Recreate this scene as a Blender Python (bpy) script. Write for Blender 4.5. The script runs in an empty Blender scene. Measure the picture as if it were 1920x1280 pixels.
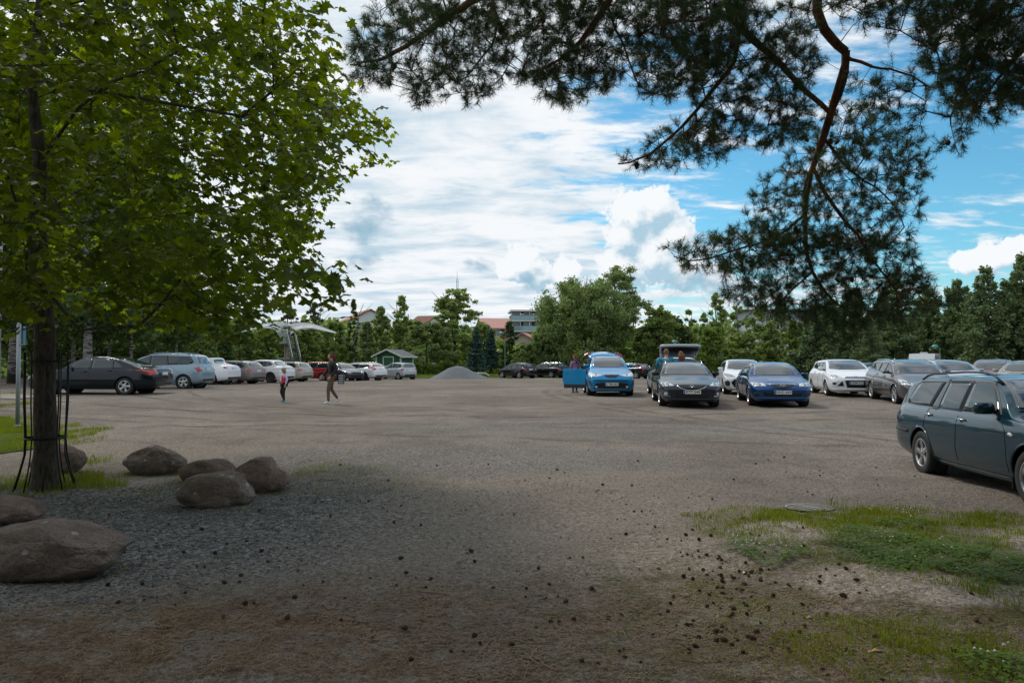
import bpy, bmesh, math
import numpy as np
from mathutils import Vector, Matrix
from mathutils.bvhtree import BVHTree

S = bpy.context.scene
COL = S.collection
RND = np.random.default_rng(7)
R = math.radians
F = 1350.0            # focal length in pixels of a 1920 px wide picture
HOR = 670.0           # row of the horizon
EYE = 1.60

# ------------------------------------------------------------------ camera
cam_d = bpy.data.cameras.new("camera")
cam = bpy.data.objects.new("camera", cam_d); COL.objects.link(cam)
cam.location = (0, 0, EYE)
cam.rotation_euler = (R(90) + math.atan((HOR-640)/F), 0, 0)
cam_d.sensor_width = 36; cam_d.lens = 36*F/1920
cam_d.clip_start = 0.05; cam_d.clip_end = 6000
S.camera = cam
S.view_settings.view_transform = 'Standard'; S.view_settings.look = 'None'
S.view_settings.exposure = 0.0; S.view_settings.gamma = 1

# ------------------------------------------------------------------ node helpers
class NT:
    def __init__(s, tree): s.t = tree
    def n(s, typ, **kw):
        nd = s.t.nodes.new(typ)
        for k, v in kw.items():
            if k == 'ins':
                for kk, vv in v.items():
                    if hasattr(vv, 'is_linked') or isinstance(vv, bpy.types.NodeSocket): s.t.links.new(vv, nd.inputs[kk])
                    else: nd.inputs[kk].default_value = vv
            else: setattr(nd, k, v)
        return nd
    def m(s, op, a, b=None, c=None, clamp=False):
        nd = s.t.nodes.new('ShaderNodeMath'); nd.operation = op; nd.use_clamp = clamp
        for i, v in enumerate((a, b, c)):
            if v is None: continue
            if isinstance(v, bpy.types.NodeSocket): s.t.links.new(v, nd.inputs[i])
            else: nd.inputs[i].default_value = v
        return nd.outputs[0]
    def vm(s, op, a, b=None):
        nd = s.t.nodes.new('ShaderNodeVectorMath'); nd.operation = op
        for i, v in enumerate((a, b)):
            if v is None: continue
            if isinstance(v, bpy.types.NodeSocket): s.t.links.new(v, nd.inputs[i])
            else: nd.inputs[i].default_value = v
        return nd.outputs['Value'] if op in ('LENGTH', 'DOT_PRODUCT', 'DISTANCE') else nd.outputs[0]
    def ss(s, v, a, b, lo=0.0, hi=1.0):
        nd = s.t.nodes.new('ShaderNodeMapRange'); nd.interpolation_type = 'SMOOTHSTEP'
        for i, q in enumerate((v, a, b, lo, hi)):
            if isinstance(q, bpy.types.NodeSocket): s.t.links.new(q, nd.inputs[i])
            else: nd.inputs[i].default_value = q
        return nd.outputs[0]
    def mix(s, f, a, b, mode='MIX'):
        nd = s.t.nodes.new('ShaderNodeMix'); nd.data_type = 'RGBA'; nd.blend_type = mode
        for i, q in ((0, f), (6, a), (7, b)):
            if isinstance(q, bpy.types.NodeSocket): s.t.links.new(q, nd.inputs[i])
            elif i == 0: nd.inputs[i].default_value = q
            else: nd.inputs[i].default_value = (*q, 1) if len(q) == 3 else q
        return nd.outputs[2]
    def noise(s, vec, scale, detail=4, rough=.55, dist=0.0, out=0, dim='3D'):
        nd = s.t.nodes.new('ShaderNodeTexNoise'); nd.noise_dimensions = dim
        if vec is not None: s.t.links.new(vec, nd.inputs['Vector'])
        nd.inputs['Scale'].default_value = scale; nd.inputs['Detail'].default_value = detail
        nd.inputs['Roughness'].default_value = rough; nd.inputs['Distortion'].default_value = dist
        return nd.outputs[out]
    def voro(s, vec, scale, feat='F1', out='Distance', smooth=None):
        nd = s.t.nodes.new('ShaderNodeTexVoronoi'); nd.feature = feat
        if vec is not None: s.t.links.new(vec, nd.inputs['Vector'])
        nd.inputs['Scale'].default_value = scale
        if smooth is not None: nd.inputs['Smoothness'].default_value = smooth
        return nd.outputs[out]

# ------------------------------------------------------------------ world: sky and clouds
SUN_EL, SUN_AZ = R(50), R(-38)        # azimuth clockwise from the view direction
w = bpy.data.worlds.new("World"); S.world = w; w.use_nodes = True
T = NT(w.node_tree); w.node_tree.nodes.clear()
geo = T.n('ShaderNodeTexCoord')
D = T.vm('NORMALIZE', geo.outputs['Generated'])
sky = T.n('ShaderNodeTexSky', sky_type='NISHITA')
sky.sun_disc = False; sky.sun_elevation = SUN_EL; sky.sun_rotation = SUN_AZ
sky.air_density = 1.0; sky.dust_density = 0.4; sky.ozone_density = 2.5
def pxdir(px, py):
    v = Vector(((px-960)/F, 1.0, (HOR-py)/F)); v.normalize(); return v
hs = T.n('ShaderNodeHueSaturation', ins={'Saturation': 1.14, 'Value': 1.0, 'Hue': 0.488, 'Color': sky.outputs[0]})
blue = T.mix(1.0, hs.outputs[0], (0.84, 1.30, 1.34), 'MULTIPLY')
sep = T.n('ShaderNodeSeparateXYZ', ins={0: D})
dx, dy, dz = sep.outputs
den = T.m('ADD', T.m('MAXIMUM', dz, 0.0), 0.16)
pu = T.m('DIVIDE', dx, den); pv = T.m('DIVIDE', dy, den)
P = T.n('ShaderNodeCombineXYZ', ins={0: pu, 1: pv, 2: 0.0}).outputs[0]
# high thin layer: broad cover plus ripples
big = T.noise(P, 0.85, 3, .5, .3)
Prip = T.n('ShaderNodeMapping', ins={'Vector': P, 'Rotation': (0, 0, R(28)), 'Scale': (1.0, 1.9, 1)}).outputs[0]
mid = T.noise(Prip, 3.2, 6, .62, .25)
fine = T.noise(Prip, 10.0, 4, .6, .4)
side = T.m('MULTIPLY', T.ss(dx, -0.02, 0.50), T.ss(dy, 0.0, .35))                    # clearer sky to the right
low = T.ss(dz, 0.02, 0.16)                       # near the horizon the layer closes up
cov = T.m('ADD', T.m('MULTIPLY', T.m('SUBTRACT', big, .5), 1.2), T.m('MULTIPLY', T.m('SUBTRACT', mid, .5), 2.1))
cov = T.m('ADD', cov, T.m('MULTIPLY', T.m('SUBTRACT', fine, .5), .85))
cov = T.m('ADD', cov, T.m('SUBTRACT', 0.60, T.m('MULTIPLY', side, 0.36)))
def dirblob(px, py, rad, soft=0.0):
    c = pxdir(px, py)
    return T.ss(T.vm('DISTANCE', D, tuple(c)), rad, rad*soft)
clear = T.m('ADD', dirblob(1180, 270, .26), T.m('MULTIPLY', dirblob(1560, 430, .30), .8))
clear = T.m('ADD', clear, T.m('MULTIPLY', dirblob(1900, 470, .28), .75))
cov = T.m('SUBTRACT', cov, T.m('MULTIPLY', clear, .36))
cov = T.m('ADD', cov, T.m('MULTIPLY', dirblob(820, 420, .36), .25))
layer = T.ss(cov, -0.12, 0.50)
lsh = T.noise(Prip, 1.7, 6, .6, .5)
lcol = T.mix(T.ss(T.m('ADD', T.m('MULTIPLY', lsh, .55), T.m('MULTIPLY', mid, .45)), .36, .58), (5.3, 6.8, 7.9), (9.2, 9.5, 9.8))
haze = T.ss(dz, 0.12, 0.0)
base = T.mix(T.m('MULTIPLY', haze, .55), blue, (5.2, 7.6, 8.8))
c1 = T.mix(layer, base, lcol)
# cumulus heaps
g = bpy.data.node_groups.new('cumulus_field', 'ShaderNodeTree')
g.interface.new_socket('Vector', in_out='INPUT', socket_type='NodeSocketVector')
g.interface.new_socket('Value', in_out='OUTPUT', socket_type='NodeSocketFloat')
g.interface.new_socket('Depth', in_out='OUTPUT', socket_type='NodeSocketFloat')
G = NT(g); gi = G.n('NodeGroupInput'); go = G.n('NodeGroupOutput')
vec = gi.outputs[0]
lobes = [(1185,402,.044),(1228,385,.036),(1170,440,.036),(1268,438,.038),(1222,480,.052),(1285,500,.044),(1340,522,.030),(1165,505,.046),
         (980,492,.036),(1008,512,.030),(950,505,.022),(1060,512,.030),(1852,486,.026),(1815,490,.020),(1900,472,.024)]
acc = None
for (a, b, r) in lobes:
    c = pxdir(a, b)
    dd = G.m('SUBTRACT', 1.0, G.m('DIVIDE', G.vm('DISTANCE', vec, tuple(c)), r))
    acc = dd if acc is None else G.n('ShaderNodeMath', operation='SMOOTH_MAX', ins={0: acc, 1: dd, 2: 0.18}).outputs[0]
nA = G.noise(vec, 42, 2, .55); nB = G.noise(vec, 105, 4, .6)
pf = G.m('ADD', G.m('MULTIPLY', G.m('ABSOLUTE', G.m('SUBTRACT', nA, .5)), 3.4), G.m('MULTIPLY', G.m('ABSOLUTE', G.m('SUBTRACT', nB, .5)), 1.9))
val = G.m('ADD', G.m('MULTIPLY', acc, 1.9), G.m('MULTIPLY', G.m('SUBTRACT', pf, .62), .85))
g.links.new(val, go.inputs[0]); g.links.new(acc, go.inputs[1])
def cum(v):
    nd = T.n('ShaderNodeGroup'); nd.node_tree = g; T.t.links.new(v, nd.inputs[0]); return nd.outputs[0], nd.outputs[1]
f0, dpt = cum(D)
f1, dp1 = cum(T.vm('ADD', D, (-0.010, 0, 0.022)))
cmask = T.ss(f0, 0.02, 0.40)
rel = T.m('SUBTRACT', f0, f1)
shade = T.m('ADD', T.m('MULTIPLY', T.ss(rel, -1.0, 0.75), .80), T.m('MULTIPLY', T.ss(T.m('SUBTRACT', dpt, dp1), -.40, .30), .35))
ccol = T.mix(T.m('ADD', shade, -.20, clamp=True), (4.3, 6.2, 7.5), (9.6, 9.8, 10.0))
c2 = T.mix(cmask, c1, ccol)
# small dark scraps below the layer
sc = None
for (a, b, r, k) in [(682,412,.052,1.0),(655,425,.035,.8),(720,405,.03,.7),(690,492,.030,.8),(660,485,.022,.7),(905,500,.028,.7),(880,495,.015,.6),(995,528,.026,1.1),(1010,512,.02,.9),
                     (600,480,.05,.6),(560,520,.05,.5),(1120,412,.012,.3),(1335,525,.05,.75),(1285,528,.05,.55),(860,575,.05,.25)]:
    q = T.m('MULTIPLY', dirblob(a, b, r), k)
    sc = q if sc is None else T.m('MAXIMUM', sc, q)
n4 = T.noise(T.vm('MULTIPLY', D, (1, 1, 1.7)), 20, 6, .62, .2)
smask = T.m('MULTIPLY', T.ss(T.m('ADD', sc, T.m('MULTIPLY', T.m('SUBTRACT', n4, .5), 2.4)), .25, 1.15), T.ss(sc, .0, .25))
c3 = T.mix(T.m('MULTIPLY', smask, .9), c2, (3.0, 4.9, 6.2))
# below the horizon
c4 = T.mix(T.ss(dz, -0.005, -0.03), c3, (1.2, 1.3, 1.3))
bg = T.n('ShaderNodeBackground', ins={'Color': c4, 'Strength': 0.10})
T.n('ShaderNodeOutputWorld', ins={'Surface': bg.outputs[0]})

sd = bpy.data.lights.new("sun", 'SUN'); sd.energy = 2.0; sd.angle = R(11); sd.color = (1.0, .95, .87)
so = bpy.data.objects.new("sun", sd); COL.objects.link(so)
sv = Vector((math.sin(SUN_AZ)*math.cos(SUN_EL), math.cos(SUN_AZ)*math.cos(SUN_EL), math.sin(SUN_EL)))
so.rotation_euler = sv.to_track_quat('Z', 'Y').to_euler(); so.location = (0, 0, 40)

# ------------------------------------------------------------------ placement
def hgt(x, y):
    x = np.asarray(x, float); y = np.asarray(y, float)
    d = np.maximum(y, 0)
    z = np.interp(d, [0, 8, 10.5, 15, 20, 28, 43, 60, 70, 78, 95, 130, 4000], [0, 0, -.04, .04, .1, .14, -.02, -.28, -.38, -.3, .15, .15, 1.0])
    lft = np.clip((-x-7)/6, 0, 1)*np.clip((y-14)/8, 0, 1)*np.clip((45-y)/12, 0, 1)
    z = z + .10*lft
    rgt = np.clip((x-22)/15, 0, 1)*np.clip((y-30)/30, 0, 1)*np.clip((160-y)/60, 0, 1)
    z = z - .3*rgt
    nearf = np.exp(-(y/30)**2)
    z = z + nearf*(.018*np.sin(1.7*x+.6*y)+.014*np.sin(2.3*y-1.1*x+1)+.01*np.sin(4.1*x+3.3*y))
    mound = np.exp(-(((x-3.9)/2.2)**2+((y-5.2)/1.9)**2)*1.0)
    return z + .05*mound
def gp(px, py):
    """point of the ground seen at a pixel of the photograph"""
    a = (px-960)/F; b = (HOR-py)/F
    t = np.linspace(1.5, 200, 6000)
    k = EYE + b*t - hgt(a*t, t)
    i = np.argmax(k < 0)
    if k[i] >= 0: i = len(t)-1
    t0 = t[i]
    return Vector((a*t0, t0, float(hgt(a*t0, t0))))
def at(px, d):
    x = (px-960)/F*d
    return Vector((x, d, float(hgt(x, d))))
def pd(px, py, d):
    return Vector(((px-960)/F*d, d, EYE+(HOR-py)/F*d))

# ------------------------------------------------------------------ mesh helpers
def tag(o, label=None, cat=None, group=None, kind=None):
    if label: o['label'] = label
    if cat: o['category'] = cat
    if group: o['group'] = group
    if kind: o['kind'] = kind
    return o
def empty(name, loc=(0, 0, 0), rz=0.0):
    o = bpy.data.objects.new(name, None); COL.objects.link(o)
    o.location = loc; o.rotation_euler = (0, 0, rz); o.empty_display_size = .2
    return o
def link(name, me, mat, parent=None, smooth=False):
    if mat is not None:
        for m_ in (mat if isinstance(mat, (list, tuple)) else [mat]): me.materials.append(m_)
    if smooth: me.polygons.foreach_set('use_smooth', np.ones(len(me.polygons), bool))
    o = bpy.data.objects.new(name, me); COL.objects.link(o)
    if parent is not None: o.parent = parent
    return o
def npmesh(name, V, Fc, mat, parent=None, smooth=False):
    V = np.asarray(V, np.float32); Fc = np.asarray(Fc, np.int32)
    me = bpy.data.meshes.new(name); k = Fc.shape[1]; n = Fc.shape[0]
    me.vertices.add(len(V)); me.vertices.foreach_set('co', V.ravel())
    me.loops.add(n*k); me.loops.foreach_set('vertex_index', Fc.ravel())
    me.polygons.add(n); me.polygons.foreach_set('loop_start', np.arange(0, n*k, k, dtype=np.int32))
    me.update(calc_edges=True)
    return link(name, me, mat, parent, smooth)
class MB:
    def __init__(s): s.v = []; s.f = []; s.n = 0; s.mi = []; s.cur = 0
    def add(s, V, Fc):
        s.v.extend([tuple(map(float, p)) for p in V]); s.f.extend([tuple(int(i)+s.n for i in f) for f in Fc])
        s.mi.extend([s.cur]*len(Fc)); s.n += len(V); return s
    def box(s, c, size, rz=0.0, M=None, taper=1.0):
        x, y, z = [q/2 for q in size]
        V = [(-x,-y,-z),(x,-y,-z),(x,y,-z),(-x,y,-z),(-x*taper,-y*taper,z),(x*taper,-y*taper,z),(x*taper,y*taper,z),(-x*taper,y*taper,z)]
        m_ = Matrix.Translation(c) @ (M if M is not None else Matrix.Rotation(rz, 4, 'Z'))
        return s.add([m_ @ Vector(p) for p in V], [(0,3,2,1),(4,5,6,7),(0,1,5,4),(1,2,6,5),(2,3,7,6),(3,0,4,7)])
    def bar(s, a, b, w_, h_=None):
        a = Vector(a); b = Vector(b); d = b-a; h_ = h_ or w_
        q = d.to_track_quat('X', 'Z').to_matrix().to_4x4()
        return s.box((a+b)/2, (d.length, w_, h_), M=q)
    def tube(s, pts, rad, sides=8, cap=True):
        pts = [Vector(p) for p in pts]; n = len(pts)
        if not hasattr(rad, '__len__'): rad = [rad]*n
        V = []; prev = None
        for i, p in enumerate(pts):
            d = (pts[min(i+1, n-1)]-pts[max(i-1, 0)]).normalized()
            ref = Vector((0, 0, 1)) if abs(d.z) < .9 else Vector((1, 0, 0))
            if prev is not None:
                u = prev - d*prev.dot(d); u = u.normalized() if u.length > 1e-4 else d.cross(ref).normalized()
            else: u = d.cross(ref).normalized()
            prev = u; v = d.cross(u)
            for k in range(sides):
                a = 2*math.pi*k/sides; V.append(p + (u*math.cos(a)+v*math.sin(a))*rad[i])
        Fc = [(i*sides+k, i*sides+(k+1) % sides, (i+1)*sides+(k+1) % sides, (i+1)*sides+k) for i in range(n-1) for k in range(sides)]
        if cap: Fc += [tuple(range(sides))[::-1], tuple(range((n-1)*sides, n*sides))]
        return s.add(V, Fc)
    def lathe(s, prof, sides=20, M=None, axis='Z'):
        V = []
        for (r, z) in prof:
            for k in range(sides):
                a = 2*math.pi*k/sides
                p = Vector((r*math.cos(a), r*math.sin(a), z))
                if axis == 'Y': p = Vector((p.x, p.z, p.y))
                V.append(M @ p if M is not None else p)
        n = len(prof)
        Fc = [(i*sides+k, i*sides+(k+1) % sides, (i+1)*sides+(k+1) % sides, (i+1)*sides+k) for i in range(n-1) for k in range(sides)]
        if axis == 'Y': Fc = [f[::-1] for f in Fc]
        return s.add(V, Fc)
    def ball(s, c, r, seg=12, rings=8, M=None):
        if not hasattr(r, '__len__'): r = (r, r, r)
        V = []; 
        for i in range(rings+1):
            th = math.pi*i/rings
            for k in range(seg):
                a = 2*math.pi*k/seg
                p = Vector((r[0]*math.sin(th)*math.cos(a), r[1]*math.sin(th)*math.sin(a), r[2]*math.cos(th)))
                if M is not None: p = M @ p
                V.append(p+Vector(c))
        Fc = [(i*seg+k, (i+1)*seg+k, (i+1)*seg+(k+1) % seg, i*seg+(k+1) % seg) for i in range(rings) for k in range(seg)]
        return s.add(V, Fc)
    def prism(s, poly, y0, y1):
        """polygon in x,z extruded along y"""
        n = len(poly)
        V = [(p[0], y0, p[1]) for p in poly]+[(p[0], y1, p[1]) for p in poly]
        Fc = [tuple(range(n)), tuple(range(2*n-1, n-1, -1))]+[(i, i+n, (i+1) % n+n, (i+1) % n) for i in range(n)]
        return s.add(V, Fc)
    def build(s, name, mat, parent=None, smooth=False, merge=False):
        me = bpy.data.meshes.new(name); me.from_pydata(s.v, [], s.f)
        if merge:
            bm = bmesh.new(); bm.from_mesh(me); bmesh.ops.remove_doubles(bm, verts=bm.verts, dist=.0004)
            bmesh.ops.recalc_face_normals(bm, faces=bm.faces); bm.to_mesh(me); bm.free()
            me.validate()
        elif len(s.f) < 4000:
            bm = bmesh.new(); bm.from_mesh(me); bmesh.ops.recalc_face_normals(bm, faces=bm.faces); bm.to_mesh(me); bm.free()
        o = link(name, me, mat, parent, smooth)
        if isinstance(mat, (list, tuple)) and len(mat) > 1 and not merge and len(me.polygons) == len(s.mi):
            me.polygons.foreach_set('material_index', s.mi)
        return o
def copy_tree(o, parent=None):
    c = o.copy(); COL.objects.link(c); c.parent = parent
    for ch in o.children: copy_tree(ch, c)
    return c

# ------------------------------------------------------------------ materials
MATS = {}
def mat_simple(name, col, rough=.6, metal=0.0, coat=0.0, spec=.5, nscale=0, namt=.15, bump=0, bscale=40, emit=None):
    if name in MATS: return MATS[name]
    m_ = bpy.data.materials.new(name); m_.use_nodes = True; t = NT(m_.node_tree); b = m_.node_tree.nodes['Principled BSDF']
    b.inputs['Base Color'].default_value = (*col, 1); b.inputs['Roughness'].default_value = rough
    b.inputs['Metallic'].default_value = metal; b.inputs['Coat Weight'].default_value = coat; b.inputs['Coat Roughness'].default_value = .04
    b.inputs['Specular IOR Level'].default_value = spec
    co = t.n('ShaderNodeTexCoord').outputs['Object']
    if nscale:
        nz = t.noise(co, nscale, 5, .6)
        c_ = t.mix(nz, tuple(max(0, q*(1-namt)) for q in col), tuple(q*(1+namt) for q in col))
        m_.node_tree.links.new(c_, b.inputs['Base Color'])
    if bump:
        bp = t.n('ShaderNodeBump', ins={'Strength': bump, 'Distance': .02, 'Height': t.noise(co, bscale, 6, .6)})
        m_.node_tree.links.new(bp.outputs[0], b.inputs['Normal'])
    MATS[name] = m_; return m_
def mat_paint(name, col, metal=.35, rough=.38):
    """car paint with clear coat, a film of dust low on the sides"""
    if name in MATS: return MATS[name]
    m_ = bpy.data.materials.new(name); m_.use_nodes = True; t = NT(m_.node_tree); b = m_.node_tree.nodes['Principled BSDF']
    co = t.n('ShaderNodeTexCoord').outputs['Object']
    z = t.n('ShaderNodeSeparateXYZ', ins={0: co}).outputs[2]
    nz = t.noise(co, 6, 5, .65)
    dust = t.m('MULTIPLY', t.ss(t.m('ADD', z, t.m('MULTIPLY', nz, .25)), .55, .20), .12)
    dust = t.m('ADD', dust, t.m('MULTIPLY', nz, .01))
    c_ = t.mix(dust, col, (.16, .14, .12))
    L = m_.node_tree.links
    L.new(c_, b.inputs['Base Color']); b.inputs['Metallic'].default_value = metal
    L.new(t.m('ADD', t.m('MULTIPLY', dust, 1.2), rough), b.inputs['Roughness'])
    L.new(t.m('SUBTRACT', 1.0, t.m('MULTIPLY', dust, 3.0), clamp=True), b.inputs['Coat Weight'])
    b.inputs['Coat Roughness'].default_value = .02; b.inputs['Specular IOR Level'].default_value = .15; b.inputs['Coat IOR'].default_value = 1.38
    MATS[name] = m_; return m_
def mat_leaf(name, c1, c2, trans=.35, tcol=None, nscale=.35, rough=.5):
    if name in MATS: return MATS[name]
    m_ = bpy.data.materials.new(name); m_.use_nodes = True; t = NT(m_.node_tree); nt = m_.node_tree
    b = nt.nodes['Principled BSDF']; out = nt.nodes['Material Output']
    ri = t.n('ShaderNodeNewGeometry').outputs['Random Per Island']
    co = t.n('ShaderNodeTexCoord').outputs['Object']
    nz = t.noise(co, nscale, 3, .6)
    fac = t.m('ADD', t.m('MULTIPLY', ri, .6), t.m('MULTIPLY', t.ss(nz, .35, .65), .4))
    c_ = t.mix(fac, c1, c2)
    nt.links.new(c_, b.inputs['Base Color']); b.inputs['Roughness'].default_value = rough; b.inputs['Specular IOR Level'].default_value = .22
    tr = t.n('ShaderNodeBsdfTranslucent')
    tc = t.mix(1.0, c_, tcol or (2.2, 2.4, .9), 'MULTIPLY')
    nt.links.new(tc, tr.inputs['Color'])
    mx = t.n('ShaderNodeMixShader', ins={0: trans}); nt.links.new(b.outputs[0], mx.inputs[1]); nt.links.new(tr.outputs[0], mx.inputs[2])
    nt.links.new(mx.outputs[0], out.inputs[0])
    MATS[name] = m_; return m_
def mat_bark(name, c1, c2, scale=6, stretch=.2, bump=.8):
    if name in MATS: return MATS[name]
    m_ = bpy.data.materials.new(name); m_.use_nodes = True; t = NT(m_.node_tree); b = m_.node_tree.nodes['Principled BSDF']
    co = t.n('ShaderNodeTexCoord').outputs['Object']
    mp = t.n('ShaderNodeMapping', ins={'Vector': co, 'Scale': (1, 1, stretch)}).outputs[0]
    n1 = t.noise(mp, scale*4, 6, .65); n2 = t.noise(co, scale*.6, 3, .5)
    c_ = t.mix(t.ss(n1, .35, .65), c1, c2); c_ = t.mix(t.m('MULTIPLY', t.ss(n2, .5, .7), .4), c_, tuple(q*1.5 for q in c2))
    m_.node_tree.links.new(c_, b.inputs['Base Color']); b.inputs['Roughness'].default_value = .9
    bp = t.n('ShaderNodeBump', ins={'Strength': bump, 'Distance': .02, 'Height': n1})
    m_.node_tree.links.new(bp.outputs[0], b.inputs['Normal'])
    MATS[name] = m_; return m_
glass = mat_simple('car_glass', (.012, .018, .02), .03, 0, 1.0, .9)
glass_hi = mat_simple('car_glass_side', (.010, .028, .032), .04, 0.0, 0.0, .8)
tyre_m = mat_simple('tyre_rubber', (.018, .018, .018), .8, nscale=8, namt=.4)
rim_m = mat_simple('alloy', (.50, .51, .52), .32, .85)
rim_dark = mat_simple('dark_alloy', (.12, .12, .13), .35, .8)
blackp = mat_simple('black_plastic', (.018, .018, .02), .55, nscale=5, namt=.3)
void_m = mat_simple('dark_cavity', (.008, .008, .008), .9)
chrome = mat_simple('chrome', (.75, .76, .78), .12, 1.0)
lamp_m = mat_simple('lamp_lens', (.60, .63, .66), .10, .2, 1.0)
lampin_m = mat_simple('lamp_inner', (.10, .11, .12), .15, .5, 1.0)
tail_m = mat_simple('tail_lens', (.42, .012, .012), .15, 0, 1.0)
plate_m = mat_simple('plate_white', (.72, .72, .70), .4)
euro_m = mat_simple('plate_blue', (.02, .08, .40), .4)
ink_m = mat_simple('plate_ink', (.015, .015, .015), .5)
steel = mat_simple('galvanised', (.30, .34, .38), .5, .2, nscale=7)
# ================================================================== GROUND
def mat_ground():
    m_ = bpy.data.materials.new('ground_gravel'); m_.use_nodes = True; t = NT(m_.node_tree); nt = m_.node_tree; b = nt.nodes['Principled BSDF']
    co = t.n('ShaderNodeTexCoord').outputs['Object']
    s_ = t.n('ShaderNodeSeparateXYZ', ins={0: co}); x, y = s_.outputs[0], s_.outputs[1]
    n_big = t.noise(co, .22, 5, .6, .3); n_mid = t.noise(co, 1.3, 6, .65); n_f = t.noise(co, 9, 8, .7); n_ff = t.noise(co, 60, 5, .7)
    col = t.mix(t.ss(n_big, .35, .65), (.190, .175, .160), (.275, .255, .236))
    col = t.mix(t.m('MULTIPLY', t.ss(n_mid, .42, .68), .55), col, (.150, .143, .135))
    # tyre tracks: long swept bands crossing the lot
    def arc(cx, cy, r, wd, amt, c_, col):
        dd = t.vm('DISTANCE', t.n('ShaderNodeCombineXYZ', ins={0: x, 1: y, 2: 0.0}).outputs[0], (cx, cy, 0))
        dd = t.m('ADD', dd, t.m('MULTIPLY', t.m('SUBTRACT', n_mid, .5), .35))
        k = t.m('ABSOLUTE', t.m('SUBTRACT', dd, r))
        mk = t.m('MULTIPLY', t.ss(k, wd*.65, wd*.25), t.ss(t.noise(co, .7, 3), .35, .6))
        return t.mix(t.m('MULTIPLY', mk, amt), col, c_)
    for (cx, cy, r, wd, amt, c_) in [(0, 45, 26.5, .28, .7, (.11, .097, .08)), (0, 45, 28.2, .25, .6, (.11, .097, .08)), (6, 38, 21, .22, .5, (.10, .088, .07)),
                                 (-8, 60, 40, .3, .6, (.12, .10, .08)), (-6, 60, 38.4, .3, .6, (.12, .10, .08)), (14, 2, 15, .3, .45, (.23, .20, .175)), (-3, -6, 22, .5, .35, (.24, .21, .18)),
                                 (2, 90, 72, .5, .35, (.24, .21, .18)), (5, 42, 24.5, .3, .5, (.10, .088, .07)), (-3, -8, 24.5, .3, .4, (.105, .09, .075)), (10,60,47,.3,.5,(.105,.09,.075)),
                                 (30, 30, 28, .3, .5, (.105, .09, .075)), (31, 30, 29.6, .3, .5, (.105, .09, .075))]:
        col = arc(cx, cy, r, wd, amt, c_, col)
    def ell(cx, cy, rx, ry, soft=.35, na=.8):
        u = t.m('DIVIDE', t.m('SUBTRACT', x, cx), rx); v = t.m('DIVIDE', t.m('SUBTRACT', y, cy), ry)
        r = t.m('SQRT', t.m('ADD', t.m('MULTIPLY', u, u), t.m('MULTIPLY', v, v)))
        r = t.m('ADD', r, t.m('MULTIPLY', t.m('SUBTRACT', n_mid, .5), na))
        return t.ss(r, 1+soft, 1-soft)
    # crushed grey stone round the boulders and in a worn sweep to the middle
    vc = t.voro(co, 38, 'F1', 'Color'); vs = t.n('ShaderNodeSeparateColor', ins={0: vc}).outputs[0]
    stone = t.mix(vs, (.06, .066, .072), (.33, .34, .35))
    gm = t.m('MAXIMUM', ell(-5.2, 7.0, 4.3, 2.7), t.m('MULTIPLY', ell(-1.2, 11.5, 3.5, 1.6), .55))
    gm = t.m('MAXIMUM', gm, t.m('MULTIPLY', ell(2.5, 16, 6, 2.0), .3))
    # pale trodden path
    pale = t.mix(n_f, (.25, .225, .20), (.33, .30, .27))
    col = t.mix(t.m('MULTIPLY', t.m('MAXIMUM', ell(.4, 8.2, 2.2, 4.0), ell(-6.5, 12.5, 4.5, .9)), .55), col, pale)
    col = t.mix(t.m('MULTIPLY', gm, .9), col, stone)
    # needle litter
    lit = t.mix(t.ss(n_f, .3, .7), (.10, .066, .042), (.21, .155, .105))
    lm = t.m('MAXIMUM', ell(-.6, 3.9, 4.0, 1.15, .4, 1.5), t.m('MULTIPLY', ell(2.1, 4.2, 1.6, 1.2, .4, 1.4), .85))
    lm = t.m('MULTIPLY', lm, t.ss(t.noise(co, 2.6, 5, .7), .33, .60, 0, .85))
    col = t.mix(lm, col, lit)
    mo = t.m('MULTIPLY', ell(3.0, 4.6, 2.6, 2.0, .4, 1.2), t.ss(t.noise(co, 3.1, 5, .7), .40, .58))
    col = t.mix(t.m('MULTIPLY', mo, .7), col, (.085, .10, .028))
    pt = t.ss(t.noise(co, 5, 6, .7), .30, .50)
    for (cx, cy, rx, ry, am) in [(2.55, 5.05, .55, .40, .9), (3.0, 4.75, .55, .28, .9), (4.1, 4.75, .9, .30, .9), (3.55, 4.95, .7, .2, .8), (2.7, 6.55, .7, .30, .85), (4.9, 6.3, .6, .5, .8), (1.5, 5.9, .7, .5, .5), (3.2, 3.7, .6, .25, .5)]:
        col = t.mix(t.m('MULTIPLY', t.m('MULTIPLY', ell(cx, cy, rx, ry, .35, 1.3), am), pt), col, (.38, .35, .325))
    # grit
    g2 = t.noise(co, 26, 6, .75); g3 = t.noise(co, 110, 3, .7)
    gk = t.m('ADD', t.m('MULTIPLY', t.ss(g2, .34, .66), .75), t.m('ADD', t.m('MULTIPLY', t.ss(g3, .38, .62), .75), .25))
    col = t.mix(1.0, col, t.n('ShaderNodeCombineXYZ', ins={0: gk, 1: gk, 2: gk}).outputs[0], 'MULTIPLY')
    col = t.mix(t.m('MULTIPLY', t.ss(n_ff, .35, .7), .5), col, t.mix(1.0, col, (.45, .45, .45), 'MULTIPLY'))
    v2 = t.voro(co, 16, 'F1', 'Color'); vd = t.voro(co, 16, 'F1', 'Distance')
    sp = t.m('MULTIPLY', t.ss(t.n('ShaderNodeSeparateColor', ins={0: v2}).outputs[1], .86, .9), t.ss(vd, .3, .2))
    col = t.mix(t.m('MULTIPLY', sp, .6), col, (.055, .05, .045))
    col = t.mix(1.0, col, (.97, .905, .835), 'MULTIPLY')
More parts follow.
